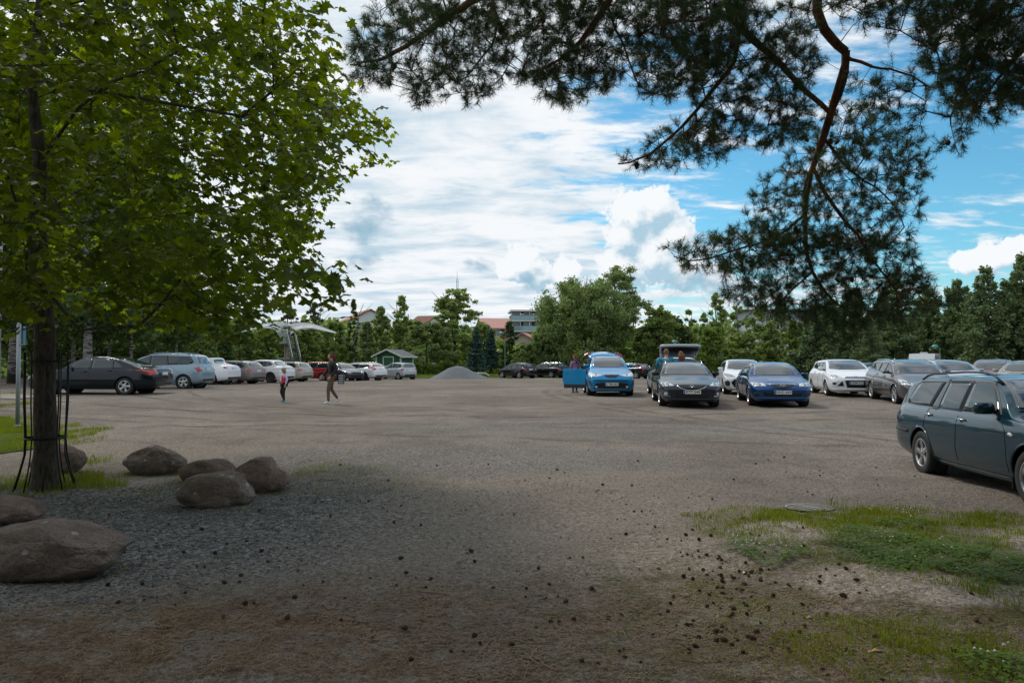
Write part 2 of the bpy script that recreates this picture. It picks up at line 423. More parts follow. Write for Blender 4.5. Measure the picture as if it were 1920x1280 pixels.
    nt.links.new(col, b.inputs['Base Color']); b.inputs['Roughness'].default_value = 1.0; b.inputs['Specular IOR Level'].default_value = .03
    h_ = t.m('ADD', t.m('MULTIPLY', n_f, .6), t.m('ADD', t.m('MULTIPLY', n_ff, .25), t.m('MULTIPLY', t.voro(co, 38), -.35)))
    bp = t.n('ShaderNodeBump', ins={'Strength': .9, 'Distance': .035, 'Height': h_}); nt.links.new(bp.outputs[0], b.inputs['Normal'])
    return m_
def mat_grass(name, c1, c2, c3, scale=.5):
    m_ = bpy.data.materials.new(name); m_.use_nodes = True; t = NT(m_.node_tree); b = m_.node_tree.nodes['Principled BSDF']
    co = t.n('ShaderNodeTexCoord').outputs['Object']
    c_ = t.mix(t.ss(t.noise(co, scale, 6, .65), .35, .65), c1, c2)
    c_ = t.mix(t.m('MULTIPLY', t.ss(t.noise(co, scale*5, 5, .7), .45, .7), .5), c_, c3)
    m_.node_tree.links.new(c_, b.inputs['Base Color']); b.inputs['Roughness'].default_value = 1.0; b.inputs['Specular IOR Level'].default_value = .03
    bp = t.n('ShaderNodeBump', ins={'Strength': 1.0, 'Distance': .06, 'Height': t.noise(co, 14, 6, .7)}); m_.node_tree.links.new(bp.outputs[0], b.inputs['Normal'])
    return m_
def axis(lims):
    out = []
    for (a, b, st) in lims: out.extend(np.arange(a, b, st))
    return np.array(out)
gx = axis([(-3000, -400, 650), (-400, -60, 20), (-60, -14, 1.5), (-14, 14, .14), (14, 60, 1.5), (60, 400, 20), (400, 3001, 650)])
gy = axis([(-60, -2, 4), (-2, 2, .5), (2, 14, .1), (14, 45, .5), (45, 130, 1.25), (130, 400, 20), (400, 4001, 600)])
GX, GY = np.meshgrid(gx, gy)
GZ = hgt(GX, GY) + np.where((np.abs(GX) < 14) & (GY < 14) & (GY > 2), RND.normal(0, .004, GX.shape), 0)
ny, nx = GX.shape
idx = np.arange(nx*ny).reshape(ny, nx)
Fq = np.stack([idx[:-1, :-1], idx[:-1, 1:], idx[1:, 1:], idx[1:, :-1]], -1).reshape(-1, 4)
ground = npmesh('ground', np.stack([GX, GY, GZ], -1).reshape(-1, 3), Fq, mat_ground(), smooth=True)
tag(ground, kind='structure')

def ragged_sheet(name, outline, mat, lift=.012, step=1.0, rag=.6, fr=.5):
    """a sheet following the ground inside a world outline, ragged edge"""
    o = np.array(outline, float); n = len(o)
    pts = []
    for i in range(n):
        a, b = o[i], o[(i+1) % n]; k = max(1, int(np.hypot(*(b-a))/step))
        for j in range(k):
            p = a+(b-a)*j/k; q = rag*(math.sin(p[0]*fr*3.1+p[1]*1.7*fr)+.6*math.sin(p[0]*fr*7.3-p[1]*fr*5.1)+.4*math.sin(13*fr*p[0]+9*fr*p[1]))
            d = (b-a)/np.hypot(*(b-a)); nrm = np.array([-d[1], d[0]]); pts.append(p+nrm*q)
    bm = bmesh.new(); vs = [bm.verts.new((p[0], p[1], 0)) for p in pts]; f = bm.faces.new(vs)
    bmesh.ops.triangulate(bm, faces=[f])
    for _ in range(12):
        es = [e for e in bm.edges if e.calc_length() > max(step*1.5, 1.2*1.0)]
        es = [e for e in es if e.calc_length() > step*1.6]
        if not es or len(bm.faces) > 30000: break
        bmesh.ops.subdivide_edges(bm, edges=es, cuts=1); bmesh.ops.triangulate(bm, faces=[f for f in bm.faces if len(f.verts) > 3])
    for v in bm.verts: v.co.z = float(hgt(v.co.x, v.co.y))+lift
    bmesh.ops.recalc_face_normals(bm, faces=bm.faces)
    me = bpy.data.meshes.new(name); bm.to_mesh(me); bm.free()
    if me.polygons and me.polygons[0].normal.z < 0: me.flip_normals()
    return link(name, me, mat)
lawn_m = mat_grass('lawn_grass', (.050, .085, .010), (.090, .125, .014), (.13, .13, .04), .35)
lawn = ragged_sheet('lawn', [(-45, 71), (-30, 69.5), (-14, 68.5), (0, 71), (14, 73), (30, 78), (48, 80), (90, 78), (150, 90), (150, 170), (-150, 170), (-90, 75), (-60, 68)], lawn_m, .05, 3.0, .25)
tag(lawn, kind='structure')
vg = ragged_sheet('verge', [(-9.3, 11.9), (-8.1, 12.6), (-8.4, 13.5), (-10.4, 15.6), (-12.7, 18), (-15.8, 21.5), (-20, 27), (-27, 36), (-38, 52), (-48, 66), (-90, 70), (-90, 10.5), (-20, 10.2), (-12, 11.0)], lawn_m, .012, .6, .12, 1.2)
tag(vg, kind='structure')
pth = ragged_sheet('path', [(-16.5, 24), (-15.9, 26.0), (-40, 33), (-90, 40), (-90, 34), (-40, 29)], mat_simple('path_gravel', (.22, .19, .165), .95, nscale=1.5, namt=.25, bump=.5), .022, .8, .1)
tag(pth, kind='structure')
dirt = ragged_sheet('bare_earth', [(-28, 38), (-34, 38), (-52, 42), (-60, 48), (-40, 47), (-30, 44)], mat_simple('orange_earth', (.34, .16, .06), .95, nscale=2, namt=.3, bump=.5), .03, 1.0, .2)
tag(dirt, kind='structure')

# ------------------------------------------------------------------ grass, clover, litter
blade_m = mat_leaf('grass_blade', (.12, .155, .010), (.23, .235, .035), .35, (1.8, 2.0, .8), 1.5)
dry_m = mat_leaf('dry_blade', (.22, .16, .07), (.30, .24, .12), .2, (1.5, 1.3, .8), 1.5)
clover_m = mat_leaf('clover_leaf', (.075, .135, .008), (.14, .21, .018), .35, (1.6, 2.0, .8), 1.5)
def blades(pts, hmin, hmax, wd, lean=.5):
    n = len(pts); a = RND.uniform(0, 2*np.pi, n); h = RND.uniform(hmin, hmax, n); wv = RND.uniform(.6, 1.3, n)*wd
    P0 = np.column_stack([pts[:, 0], pts[:, 1], hgt(pts[:, 0], pts[:, 1])+.002])
    sx = np.column_stack([np.cos(a), np.sin(a), np.zeros(n)]); b = RND.uniform(0, 2*np.pi, n); ln = RND.uniform(.1, lean, n)*h
    tip = P0+np.column_stack([np.cos(b)*ln, np.sin(b)*ln, h])
    midp = P0+np.column_stack([np.cos(b)*ln*.25, np.sin(b)*ln*.25, h*.55])
    V = np.stack([P0-sx*wv[:, None]/2, P0+sx*wv[:, None]/2, midp+sx*wv[:, None]*.4, tip, midp-sx*wv[:, None]*.4], 1).reshape(-1, 3)
    k = np.arange(n)[:, None]*5
    return V, k+np.array([[0, 1, 2, 3, 4]])
def ell_pts(px, py, rx, ry, dens, pw=.5):
    """points in an elliptical patch; centre and radii as seen in the photograph, turned to ground metres"""
    c = gp(px, py); X = rx*c.y/F; a = gp(px, py-ry); b = gp(px, py+ry)
    Y = (a.y-b.y)/2; cy = (a.y+b.y)/2
    n = int(dens*math.pi*X*Y)
    r = RND.uniform(0, 1, n)**pw; th = RND.uniform(0, 2*np.pi, n)
    wob = 1+.18*np.sin(3*th+px)+.12*np.sin(5*th+py)+.08*np.sin(9*th)
    p = np.column_stack([c.x+X*r*wob*np.cos(th), cy+Y*r*wob*np.sin(th)])
    nz = np.sin(p[:, 0]*6.1+px)*np.sin(p[:, 1]*5.3+py)+.6*np.sin(p[:, 0]*13.7)*np.sin(p[:, 1]*15.1+1)
    return p[nz > RND.uniform(-1.3, .6, len(p))]
def patchset(name, lst, fn, mat, label=None, cat=None):
    Vs = []; Fs = []; n0 = 0
    for q in lst:
        V, Fc = fn(*q)
        Vs.append(V); Fs.append(Fc+n0); n0 += len(V)
    o = npmesh(name, np.concatenate(Vs), np.concatenate(Fs), mat)
    return tag(o, label, cat, kind='stuff')
gb = lambda px, py, rx, ry, d, h0, h1: blades(ell_pts(px, py, rx, ry, d), h0, h1, .0055)
patchset('grass', [
  (1430, 968, 130, 16, 2600, .012, .045), (1560, 972, 160, 16, 3600, .015, .055), (1700, 968, 170, 17, 3600, .015, .055), (1870, 975, 90, 16, 3600, .015, .05), (1580, 955, 26, 7, 900, .05, .16),
  (1400, 995, 100, 24, 1900, .015, .05), (1350, 985, 60, 20, 500, .01, .04), (1640, 1000, 110, 22, 2200, .02, .06), (1760, 1000, 130, 24, 2400, .02, .05), (1700, 1035, 190, 40, 1900, .015, .045),
  (1880, 1000, 60, 30, 1000, .02, .05), (1860, 1105, 90, 26, 2600, .02, .05), (1750, 1070, 150, 30, 700, .015, .04), (1660, 1210, 230, 60, 3200, .015, .045), (1800, 1235, 150, 50, 2600, .02, .05),
  (1480, 1235, 150, 45, 1100, .01, .03), (1370, 1130, 90, 45, 800, .01, .03), (1350, 1160, 60, 30, 300, .01, .03), (1500, 1000, 100, 20, 400, .015, .04),
  (110, 905, 95, 14, 2600, .03, .12), (180, 912, 50, 10, 1600, .03, .09), (170, 870, 20, 12, 900, .03, .15), (240, 890, 20, 7, 1200, .03, .10), (310, 885, 28, 6, 1500, .03, .13), (360, 900, 50, 8, 500, .02, .05),
  (105, 1094, 110, 5, 500, .015, .05), (225, 1075, 16, 10, 700, .015, .05), (290, 888, 60, 4, 900, .02, .06), (405, 951, 75, 4, 700, .015, .05), (495, 925, 50, 4, 900, .015, .05), (478, 950, 14, 8, 700, .015, .05), (350, 903, 20, 5, 900, .015, .05), (140, 887, 26, 4, 1200, .02, .06), (60, 983, 30, 5, 700, .015, .05),
  (555, 895, 30, 22, 500, .02, .05), (640, 890, 70, 18, 260, .015, .04), (600, 870, 60, 10, 350, .015, .05), (700, 905, 90, 22, 200, .01, .035), (800, 910, 70, 30, 120, .01, .03), (670, 875, 80, 12, 300, .015, .04),
  (410, 1045, 30, 7, 800, .02, .05), (440, 1035, 12, 4, 800, .02, .05), (380, 1030, 9, 4, 800, .02, .05), (520, 975, 60, 25, 120, .01, .03), (460, 925, 30, 8, 400, .02, .05), (60, 925, 60, 10, 900, .02, .06),
  (25, 900, 40, 12, 1200, .02, .08), (270, 925, 60, 10, 500, .02, .05), (620, 1165, 30, 8, 200, .01, .03), (600, 930, 90, 20, 150, .01, .03)], gb, blade_m,
  'short green grass in ragged patches on the shaded ground', 'grass')
patchset('grass', [(45, 803, 80, 13, 2600, .03, .09), (112, 819, 62, 12, 2600, .03, .09), (-5, 762, 25, 8, 1600, .03, .10), (20, 840, 60, 12, 1600, .03, .09), (10, 787, 40, 12, 1300, .04, .10), (0, 740, 20, 5, 500, .05, .12), (160, 828, 30, 7, 900, .03, .09)],
   lambda *q: gb(*q), blade_m, 'longer lit grass of the verge left of the maple', 'grass')
def clover(px, py, rx, ry, d, h0=.02, h1=.06):
    p = ell_pts(px, py, rx, ry, d); n = len(p); z = hgt(p[:, 0], p[:, 1])+RND.uniform(h0, h1, n)
    Vs = []; Fs = []
    c = np.column_stack([p, z]); a0 = RND.uniform(0, 2*np.pi, n); sz = RND.uniform(.006, .012, n)
    k = 0
    for j in range(3):
        a = a0+j*2.094
        u = np.column_stack([np.cos(a), np.sin(a), RND.uniform(-.3, .3, n)]); v = np.column_stack([-np.sin(a), np.cos(a), RND.uniform(-.2, .2, n)])
        s_ = sz[:, None]
        V = np.stack([c, c+u*s_-v*s_*.8, c+u*s_*1.9, c+u*s_+v*s_*.8], 1).reshape(-1, 3)
        Vs.append(V); Fs.append(np.arange(n)[:, None]*4+np.array([[0, 1, 2, 3]])+k); k += n*4
    return np.concatenate(Vs), np.concatenate(Fs)
CL = [(1440, 1035, 75, 22, 2600), (1640, 1050, 60, 28, 2000), (1710, 1030, 150, 32, 2600), (1840, 1062, 120, 36, 3200), (1580, 1020, 30, 10, 1500), (1880, 1260, 80, 38, 3000), (1390, 1180, 50, 20, 250), (1690, 985, 70, 12, 1200), (1870, 1100, 60, 20, 2000)]
patchset('clover', CL, clover, clover_m, 'low clover with small leaves in dark green patches', 'clover')
wh = mat_simple('clover_flower', (.62, .58, .48), .8)
def flowers(px, py, rx, ry, d):
    p = ell_pts(px, py, rx, ry, d); n = len(p); z = hgt(p[:, 0], p[:, 1])+RND.uniform(.04, .085, n)
    c = np.column_stack([p, z]); r = RND.uniform(.006, .011, n)[:, None]
    o = np.array([(1,0,0),(0,1,0),(-1,0,0),(0,-1,0),(0,0,1),(0,0,-1)], float)
    V = np.stack([c+o[i]*r for i in range(6)], 1).reshape(-1, 3)
    T_ = np.array([(0,1,4),(1,2,4),(2,3,4),(3,0,4),(1,0,5),(2,1,5),(3,2,5),(0,3,5)])
    return V, (np.arange(n)[:, None, None]*6+T_).reshape(-1, 3)
patchset('clover_flowers', [(1410, 1025, 50, 16, 160), (1480, 1035, 50, 14, 60), (1690, 968, 60, 10, 160), (1870, 1250, 60, 28, 120), (1700, 1020, 70, 20, 40), (1780, 1060, 100, 26, 30), (1620, 1000, 60, 20, 20)], flowers, wh,
         'tiny white clover blossoms dotted over the clover', 'flowers')
# dry needles and crumbs
def litter(px, py, rx, ry, d):
    p = ell_pts(px, py, rx, ry, d); n = len(p); a = RND.uniform(0, 2*np.pi, n); L = RND.uniform(.012, .038, n); wv = .0010
    c = np.column_stack([p, hgt(p[:, 0], p[:, 1])+RND.uniform(.003, .010, n)])
    u = np.column_stack([np.cos(a), np.sin(a), RND.uniform(-.15, .15, n)])*L[:, None]; v = np.column_stack([-np.sin(a), np.cos(a), np.zeros(n)])*wv*1.5
    V = np.stack([c-u-v, c+u-v, c+u+v, c-u+v], 1).reshape(-1, 3)
    return V, np.arange(n)[:, None]*4+np.array([[0, 1, 2, 3]])
patchset('needle_litter', [(500, 1200, 620, 90, 2200), (1150, 1180, 500, 110, 1600), (1500, 1150, 330, 120, 1300), (1300, 1060, 180, 70, 500), (1700, 1200, 260, 90, 900), (900, 1060, 300, 60, 200), (1450, 1000, 140, 50, 500)], litter,
         mat_leaf('dry_needle', (.12, .07, .04), (.34, .24, .14), .1, (1, 1, 1), 2), 'rusty dry pine needles scattered over the foreground', 'needles')
# loose stones
def stones(px, py, rx, ry, d, s0=.004, s1=.013):
    p = ell_pts(px, py, rx, ry, d); n = len(p)
    c = np.column_stack([p, hgt(p[:, 0], p[:, 1])+.003]); r = (RND.uniform(0, 1, n)**2.5*(s1-s0)+s0)[:, None]
    o = np.array([(1,0,0),(0,1,0),(-1,0,0),(0,-1,0),(0,0,.8),(0,0,-.5)], float)
    a = RND.uniform(0, 6.28, n); ca, sa = np.cos(a), np.sin(a)
    V = []
    for i in range(6):
        q = o[i]*np.column_stack([RND.uniform(.7, 1.3, n)]*3)
        V.append(c+np.column_stack([q[:, 0]*ca-q[:, 1]*sa, q[:, 0]*sa+q[:, 1]*ca, q[:, 2]])*r)
    T_ = np.array([(0,1,4),(1,2,4),(2,3,4),(3,0,4),(1,0,5),(2,1,5),(3,2,5),(0,3,5)])
    return np.stack(V, 1).reshape(-1, 3), (np.arange(n)[:, None, None]*6+T_).reshape(-1, 3)
patchset('gravel', [(250, 1010, 420, 110, 900), (480, 920, 300, 50, 350), (120, 1130, 200, 40, 700), (900, 1000, 500, 120, 90), (1100, 880, 600, 60, 40), (1300, 1150, 500, 120, 60), (1400, 850, 300, 50, 30)], stones,
         mat_leaf('stone_grit', (.05, .055, .06), (.30, .30, .31), 0.0, (1, 1, 1), 5, .9), 'loose crushed stone lying on the trodden ground', 'gravel')

# ------------------------------------------------------------------ pine cones
cone_m = mat_simple('cone_brown', (.10, .068, .046), .9, spec=.1, nscale=60, namt=.5)
def cone_mesh(seed, opened):
    rg = np.random.default_rng(seed); b = MB()
    b.ball((0, 0, 0), (.011, .011, .019), 8, 6)
    n = 46
    for i in range(n):
        f = i/(n-1); z = -.018+.037*f; r = .0165*math.sin(math.pi*min(1, .16+.82*f))**.75*(1.15 if opened else .95)
        a = i*2.39996; c, s_ = math.cos(a), math.sin(a); wd = .0055; ou = r; up = z+.004
        p0 = Vector((c*ou*.4, s_*ou*.4, z-.003)); tip = Vector((c*ou, s_*ou, up)); t_ = Vector((-s_, c, 0))*wd
        b.add([p0, p0*.9+(tip-p0)*.55+t_, tip+Vector((0, 0, .001)), p0*.9+(tip-p0)*.55-t_, (p0+tip)/2+Vector((0, 0, -.005))], [(0, 1, 4), (1, 2, 4), (2, 3, 4), (3, 0, 4), (0, 3, 2, 1)])
    me = bpy.data.meshes.new('pine_cone'); me.from_pydata(b.v, [], b.f); me.materials.append(cone_m); return me
cms = [cone_mesh(i, i % 2) for i in range(4)]
def put_cone(p, label, group):
    o = bpy.data.objects.new('pine_cone', cms[int(RND.integers(4))]); COL.objects.link(o)
    s_ = .45+.62*RND.uniform(0, 1)**1.4; o.location = p+Vector((0, 0, .012*s_)); o.scale = (s_, s_, s_*RND.uniform(.9, 1.15))
    o.rotation_euler = (RND.uniform(.9, 2.1), RND.uniform(-.4, .4), RND.uniform(0, 6.28))
    tag(o, label, 'pine cone', group)
L1 = 'small dark brown pine cone in the crowd of cones on the mossy ground at right'; G1 = 'pine cones crowded on the mossy ground at right'
L2 = 'small dark brown pine cone lying apart on the open trodden ground'; G2 = 'pine cones scattered over the open ground'
L3 = 'small dark brown pine cone on the grey crushed stone near the boulders'; G3 = 'pine cones on the crushed stone by the boulders'
for (px, py, sx, sy, n) in [(1340, 1075, 45, 25, 34), (1365, 1130, 30, 25, 22), (1440, 1135, 60, 30, 16), (1330, 1010, 50, 15, 10), (1400, 965, 35, 8, 5), (1330, 1195, 50, 22, 20), (1500, 1080, 90, 20, 12), (1580, 1060, 35, 30, 12),
                            (1460, 1190, 70, 25, 16), (1560, 1210, 60, 30, 8), (1600, 1000, 70, 20, 7), (1760, 1040, 70, 40, 8), (1780, 1150, 90, 40, 6)]:
    for _ in range(n):
        put_cone(gp(RND.normal(px, sx), min(1275, max(945, RND.normal(py, sy)))), L1, G1)
for _ in range(75):
    px = RND.uniform(620, 1300); py = 860+400*RND.uniform(0, 1)**1.2; put_cone(gp(px, py), L2, G2)
for _ in range(28):
    put_cone(gp(RND.uniform(1000, 1900), RND.uniform(840, 940)), L2, G2)
for _ in range(52):
    px = RND.uniform(200, 640); py = RND.uniform(900, 1170); put_cone(gp(px, py), L3, G3)

# bits of bark, a leaf, a twig, scraps
def flat_bit(name, px, py, L, W, mat, label, cat, rz=0, curl=.3):
    b = MB(); n = 7; V = []
    for i in range(n):
        f = i/(n-1); w_ = W*(.35+.65*math.sin(math.pi*(.1+.8*f)))*(1+.25*math.sin(5*i)); z = curl*W*math.sin(math.pi*f)+.006
        V += [(L*(f-.5), -w_/2, z), (L*(f-.5), w_/2, z+.2*W*math.sin(2*i)), (L*(f-.5), w_/2, z-.003), (L*(f-.5), -w_/2, z-.003)]
    Fc = []
    for i in range(n-1):
        k = 4*i
        for j in range(4): Fc.append((k+j, k+4+j, k+4+(j+1) % 4, k+(j+1) % 4))
    Fc += [(0, 1, 2, 3), tuple(4*(n-1)+q for q in (3, 2, 1, 0))]
    b.add(V, Fc); o = b.build(name, mat); o.location = gp(px, py)+Vector((0, 0, .003)); o.rotation_euler = (0, 0, rz)
    return tag(o, label, cat)
orange = mat_simple('dry_bark', (.42, .22, .10), .8, nscale=30, namt=.3); tan = mat_simple('dry_leaf', (.30, .20, .12), .8, nscale=30, namt=.3)
paper = mat_simple('paper', (.60, .60, .62), .7)
flat_bit('bark_flake', 1634, 1218, .085, .022, orange, 'curled orange flake of pine bark in the grass at lower right', 'bark flake', .25)
flat_bit('dry_leaf', 1512, 1158, .05, .025, tan, 'pale tan dry leaf lying among the cones', 'leaf', .1)
flat_bit('bark_flake', 1800, 1228, .06, .022, orange, 'small rust coloured bark flake at the foot of the clover', 'bark flake', -.3)
flat_bit('paper_scrap', 615, 938, .14, .018, paper, 'thin white scrap of paper on the crushed stone right of the boulders', 'scrap', .15)
flat_bit('paper_scrap', 1393, 1073, .045, .02, paper, 'small whitish folded scrap among the pine cones', 'scrap', .9)
flat_bit('paper_scrap', 1668, 1046, .04, .016, paper, 'tiny white scrap in the clover patch', 'scrap', -.5)
flat_bit('paper_scrap', 1285, 1116, .045, .02, tan, 'pale chip of wood left of the crowded cones', 'wood chip', .1)
tb = MB(); 
for (a, b) in [((1590, 1160), (1640, 1176)), ((1800, 1150), (1860, 1152)), ((980, 1230), (1010, 1244))]:
    tb2 = MB(); p = gp(*a); q = gp(*b); tb2.tube([p+Vector((0, 0, .006)), (p+q)/2+Vector((0, .01, .012)), q+Vector((0, 0, .006))], [.003, .0035, .002], 5)
    o = tb2.build('twig', tan)
    tag(o, {1590: 'thin dry twig lying right of the tan leaf', 1800: 'thin dry twig on the bare soil by the right edge', 980: 'short dry twig on the brown litter at bottom centre'}[a[0]], 'twig')
# painted cover in the gravel
b = MB(); c = gp(1515, 953); Lx = .25; V = [(0, 0, .012)]
for i in range(28): V.append((Lx*math.cos(i*math.pi/14), .18*math.sin(i*math.pi/14), .010))
b.add(V, [(0, 1+i, 1+(i+1) % 28) for i in range(28)]); r_ = MB()
root = empty('ground_cover', c+Vector((0, 0, .008))); tag(root, 'flat oval cover with worn white painted stripes at the edge of the grass', 'ground cover')
b.build('cover_plate', mat_simple('cover_grey', (.15, .14, .125), .95, nscale=20), root)
for x0, x1 in ((-.14, .0), (-.07, .08)):
    r_.add([(x0, .16, .017), (x0+.022, .16, .017), (x1+.022, -.15, .017), (x1, -.15, .017)], [(0, 3, 2, 1)])
V = []; Fc = []
for i in range(15):
    a = math.pi*i/14
    if i <= 28: V += [(Lx*math.cos(a), .18*math.sin(a), .016), ((Lx-.018)*math.cos(a), .165*math.sin(a), .016)]
Fc = [(2*i, 2*i+1, 2*i+3, 2*i+2) for i in range(14)]
r_.add(V, Fc); r_.build('painted_stripes', mat_simple('worn_white', (.36, .35, .33), .8, nscale=30, namt=.35), root)

# ------------------------------------------------------------------ boulders
def mat_rock(name, c1, c2, spots):
    m_ = bpy.data.materials.new(name); m_.use_nodes = True; t = NT(m_.node_tree); b = m_.node_tree.nodes['Principled BSDF']
    co = t.n('ShaderNodeTexCoord').outputs['Object']
    n1 = t.noise(co, 2.2, 6, .6, .5); n2 = t.noise(co, 45, 5, .7); n3 = t.noise(co, 7, 6, .7)
    c_ = t.mix(t.ss(n1, .35, .65), c1, c2); c_ = t.mix(t.m('MULTIPLY', t.ss(n2, .45, .65), .45), c_, (.09, .075, .065)); c_ = t.mix(t.m('MULTIPLY', t.ss(n3, .5, .7), .4), c_, (.12, .125, .085))
    sd_ = t.voro(co, 9); sc_ = t.n('ShaderNodeSeparateColor', ins={0: t.voro(co, 9, 'F1', 'Color')}).outputs[0]
    c_ = t.mix(t.m('MULTIPLY', t.m('MULTIPLY', t.ss(sd_, .30, .24), t.ss(sc_, .82, .84)), spots), c_, (.42, .42, .38))
    L = m_.node_tree.links; L.new(c_, b.inputs['Base Color']); b.inputs['Roughness'].default_value = .95; b.inputs['Specular IOR Level'].default_value = .1
    bp = t.n('ShaderNodeBump', ins={'Strength': 1.0, 'Distance': .06, 'Height': t.m('ADD', t.m('MULTIPLY', n2, .35), n3)}); L.new(bp.outputs[0], b.inputs['Normal'])
    return m_
rockA = mat_rock('granite_a', (.235, .18, .155), (.33, .27, .235), 1.0); rockB = mat_rock('granite_b', (.29, .205, .175), (.38, .29, .25), .3)
from mathutils import noise as MN
def boulder(px0, px1, ytop, ybot, mat, label, seed, shape=0, depth=.8):
    base = gp((px0+px1)/2, ybot); cy = base.y+ (px1-px0)/2*depth*base.y/F*.8
    ppm = F/cy; hw = (px1-px0)/2/ppm; h = (HOR*0+ (EYE-base.z)) - (ytop-HOR)/ppm
    bm = bmesh.new(); bmesh.ops.create_icosphere(bm, subdivisions=6, radius=1.0)
    sd_ = Vector((seed*7.3, seed*3.1, seed*1.7))
    planes = []
    rg = np.random.default_rng(seed)
    for _ in range(7):
        d = Vector(rg.normal(0, 1, 3)); d.z = abs(d.z)*.6; d.normalize(); planes.append((d, rg.uniform(.84, .98)))
    for v in bm.verts:
        p = v.co.copy()
        p = Vector((math.copysign(abs(p.x)**.85, p.x), math.copysign(abs(p.y)**.85, p.y), math.copysign(abs(p.z)**.9, p.z)))
        for d, k in planes:
            e = p.dot(d)-k
            if e > 0: p -= d*e*.8
        p += p.normalized()*(MN.noise(v.co*1.3+sd_)*.15+MN.noise(v.co*3.1+sd_)*.045+MN.noise(v.co*7+sd_)*.016+MN.noise(v.co*17+sd_)*.007)
        cr = abs(MN.noise(Vector((v.co.x, v.co.y, v.co.z*2.2))*1.5+sd_*2)); p -= p.normalized()*.035*max(0, 1-cr/.035)
        x = p.x
        zf = {0: 1.0, 1: 1-.30*max(0, x)-.0*x, 2: 1-.45*abs(x+.05)**1.2, 3: 1-.22*max(0, -x)}[shape]
        v.co = Vector((p.x*hw, p.y*hw*depth, (p.z*zf*.5+.38)*h/.88))
    xs = [v.co.x for v in bm.verts if v.co.z > .02]; zs = [v.co.z for v in bm.verts]
    sx = 2*hw/(max(xs)-min(xs)); ox = (max(xs)+min(xs))/2; sz = h/max(zs)
    for v in bm.verts: v.co = Vector(((v.co.x-ox)*sx, v.co.y*sx, v.co.z*sz if v.co.z > 0 else v.co.z*.5))
    me = bpy.data.meshes.new('boulder'); bm.to_mesh(me); bm.free()
    o = link('boulder', me, mat, smooth=True); o.location = (((px0+px1)/2-960)/ppm, cy, base.z-.02)
    tag(o, label, 'boulder', 'boulders round the maple')
boulder(-25, 232, 966, 1092, rockA, 'largest pale spotted boulder at the lower left edge', 3, 1, .62)
boulder(-75, 84, 924, 985, rockB, 'reddish low boulder cut by the left edge behind the largest boulder', 5, 1, .6)
boulder(66, 161, 826, 888, rockB, 'rounded boulder standing half behind the maple trunk', 8, 1, .7)
boulder(233, 352, 831, 890, rockA, 'peaked boulder standing alone right of the maple', 11, 2, .6)
boulder(344, 446, 856, 905, rockB, 'reddish ridged boulder at the back between two others', 14, 0, .6)
boulder(332, 480, 881, 952, rockA, 'broad dark boulder in front of the group of three', 17, 3, .6)
boulder(438, 546, 852, 925, rockB, 'round domed boulder at the right end of the group of three', 21, 0, .75)

# ------------------------------------------------------------------ gravel heap
def heap():
    c = at(857, 66.5); n = 64; m = 22; V = []; Rr = 2.45; H_ = 1.42
    for i in range(m+1):
        f = i/m; r = Rr*f
        for k in range(n):
            a = 2*math.pi*k/n; rr = r*(1+.08*math.sin(2*a+1)+.04*math.sin(5*a)); x, y = rr*math.cos(a), rr*math.sin(a)
            z = H_*((1-f)**1.12*(1-.16*math.exp(-(f/.18)**2)))+.05*MN.noise(Vector((x*2, y*2, 1)))+.12*MN.noise(Vector((x*.8, y*.8, 3)))*(1-f)
            V.append((x*(1.12 if x > 0 else 1), y*.8, z-.03 if i == m else z))
    Fc = [(i*n+k, (i+1)*n+k, (i+1)*n+(k+1) % n, i*n+(k+1) % n) for i in range(m) for k in range(n)]
    b = MB().add(V, Fc); o = b.build('gravel_heap', mat_simple('crushed_stone', (.135, .145, .16), .95, nscale=9, namt=.4, bump=1.0, bscale=14), smooth=True, merge=True); o.location = c
    tag(o, 'grey conical heap of crushed stone at the far edge of the car park', 'gravel heap')
heap()
# ================================================================== TREES
def in_poly(poly, x, y):
    poly = np.asarray(poly, float); n = len(poly); c = np.zeros(len(x), bool); j = n-1
    for i in range(n):
        xi, yi = poly[i]; xj, yj = poly[j]
        k = ((yi > y) != (yj > y)) & (x < (xj-xi)*(y-yi)/(yj-yi+1e-9)+xi); c ^= k; j = i
    return c
def grow(nodes, par, targets, pull=.12):
    """join each target to the nearest limb, from near to far"""
    nodes = [np.array(p, float) for p in nodes]; par = list(par)
    A = np.zeros((len(nodes)+len(targets)*4+8, 3)); A[:len(nodes)] = nodes; n = len(nodes)
    root = nodes[0]
    nd = np.array([min(np.linalg.norm(A[:n]-t, axis=1)) for t in targets]); order = np.argsort(nd)
    tips = []
    for ti in order:
        t = targets[ti]; dv = A[:n]-t; dist = np.linalg.norm(dv, axis=1)
        j = int(np.argmin(dist + pull*np.linalg.norm(A[:n]-root, axis=1)*.15)); p = A[j]; L = np.linalg.norm(t-p)
        k = 1 if L < .25 else (2 if L < .8 else 3)
        side = RND.normal(0, .10*L, 3); last = j
        for q in range(1, k+1):
            f = q/k; x = p+(t-p)*f+side*math.sin(math.pi*f)+np.array([0, 0, .10*L*math.sin(math.pi*f)])
            A[n] = x; par.append(last); last = n; n += 1
        tips.append(last)
    return A[:n], par, tips
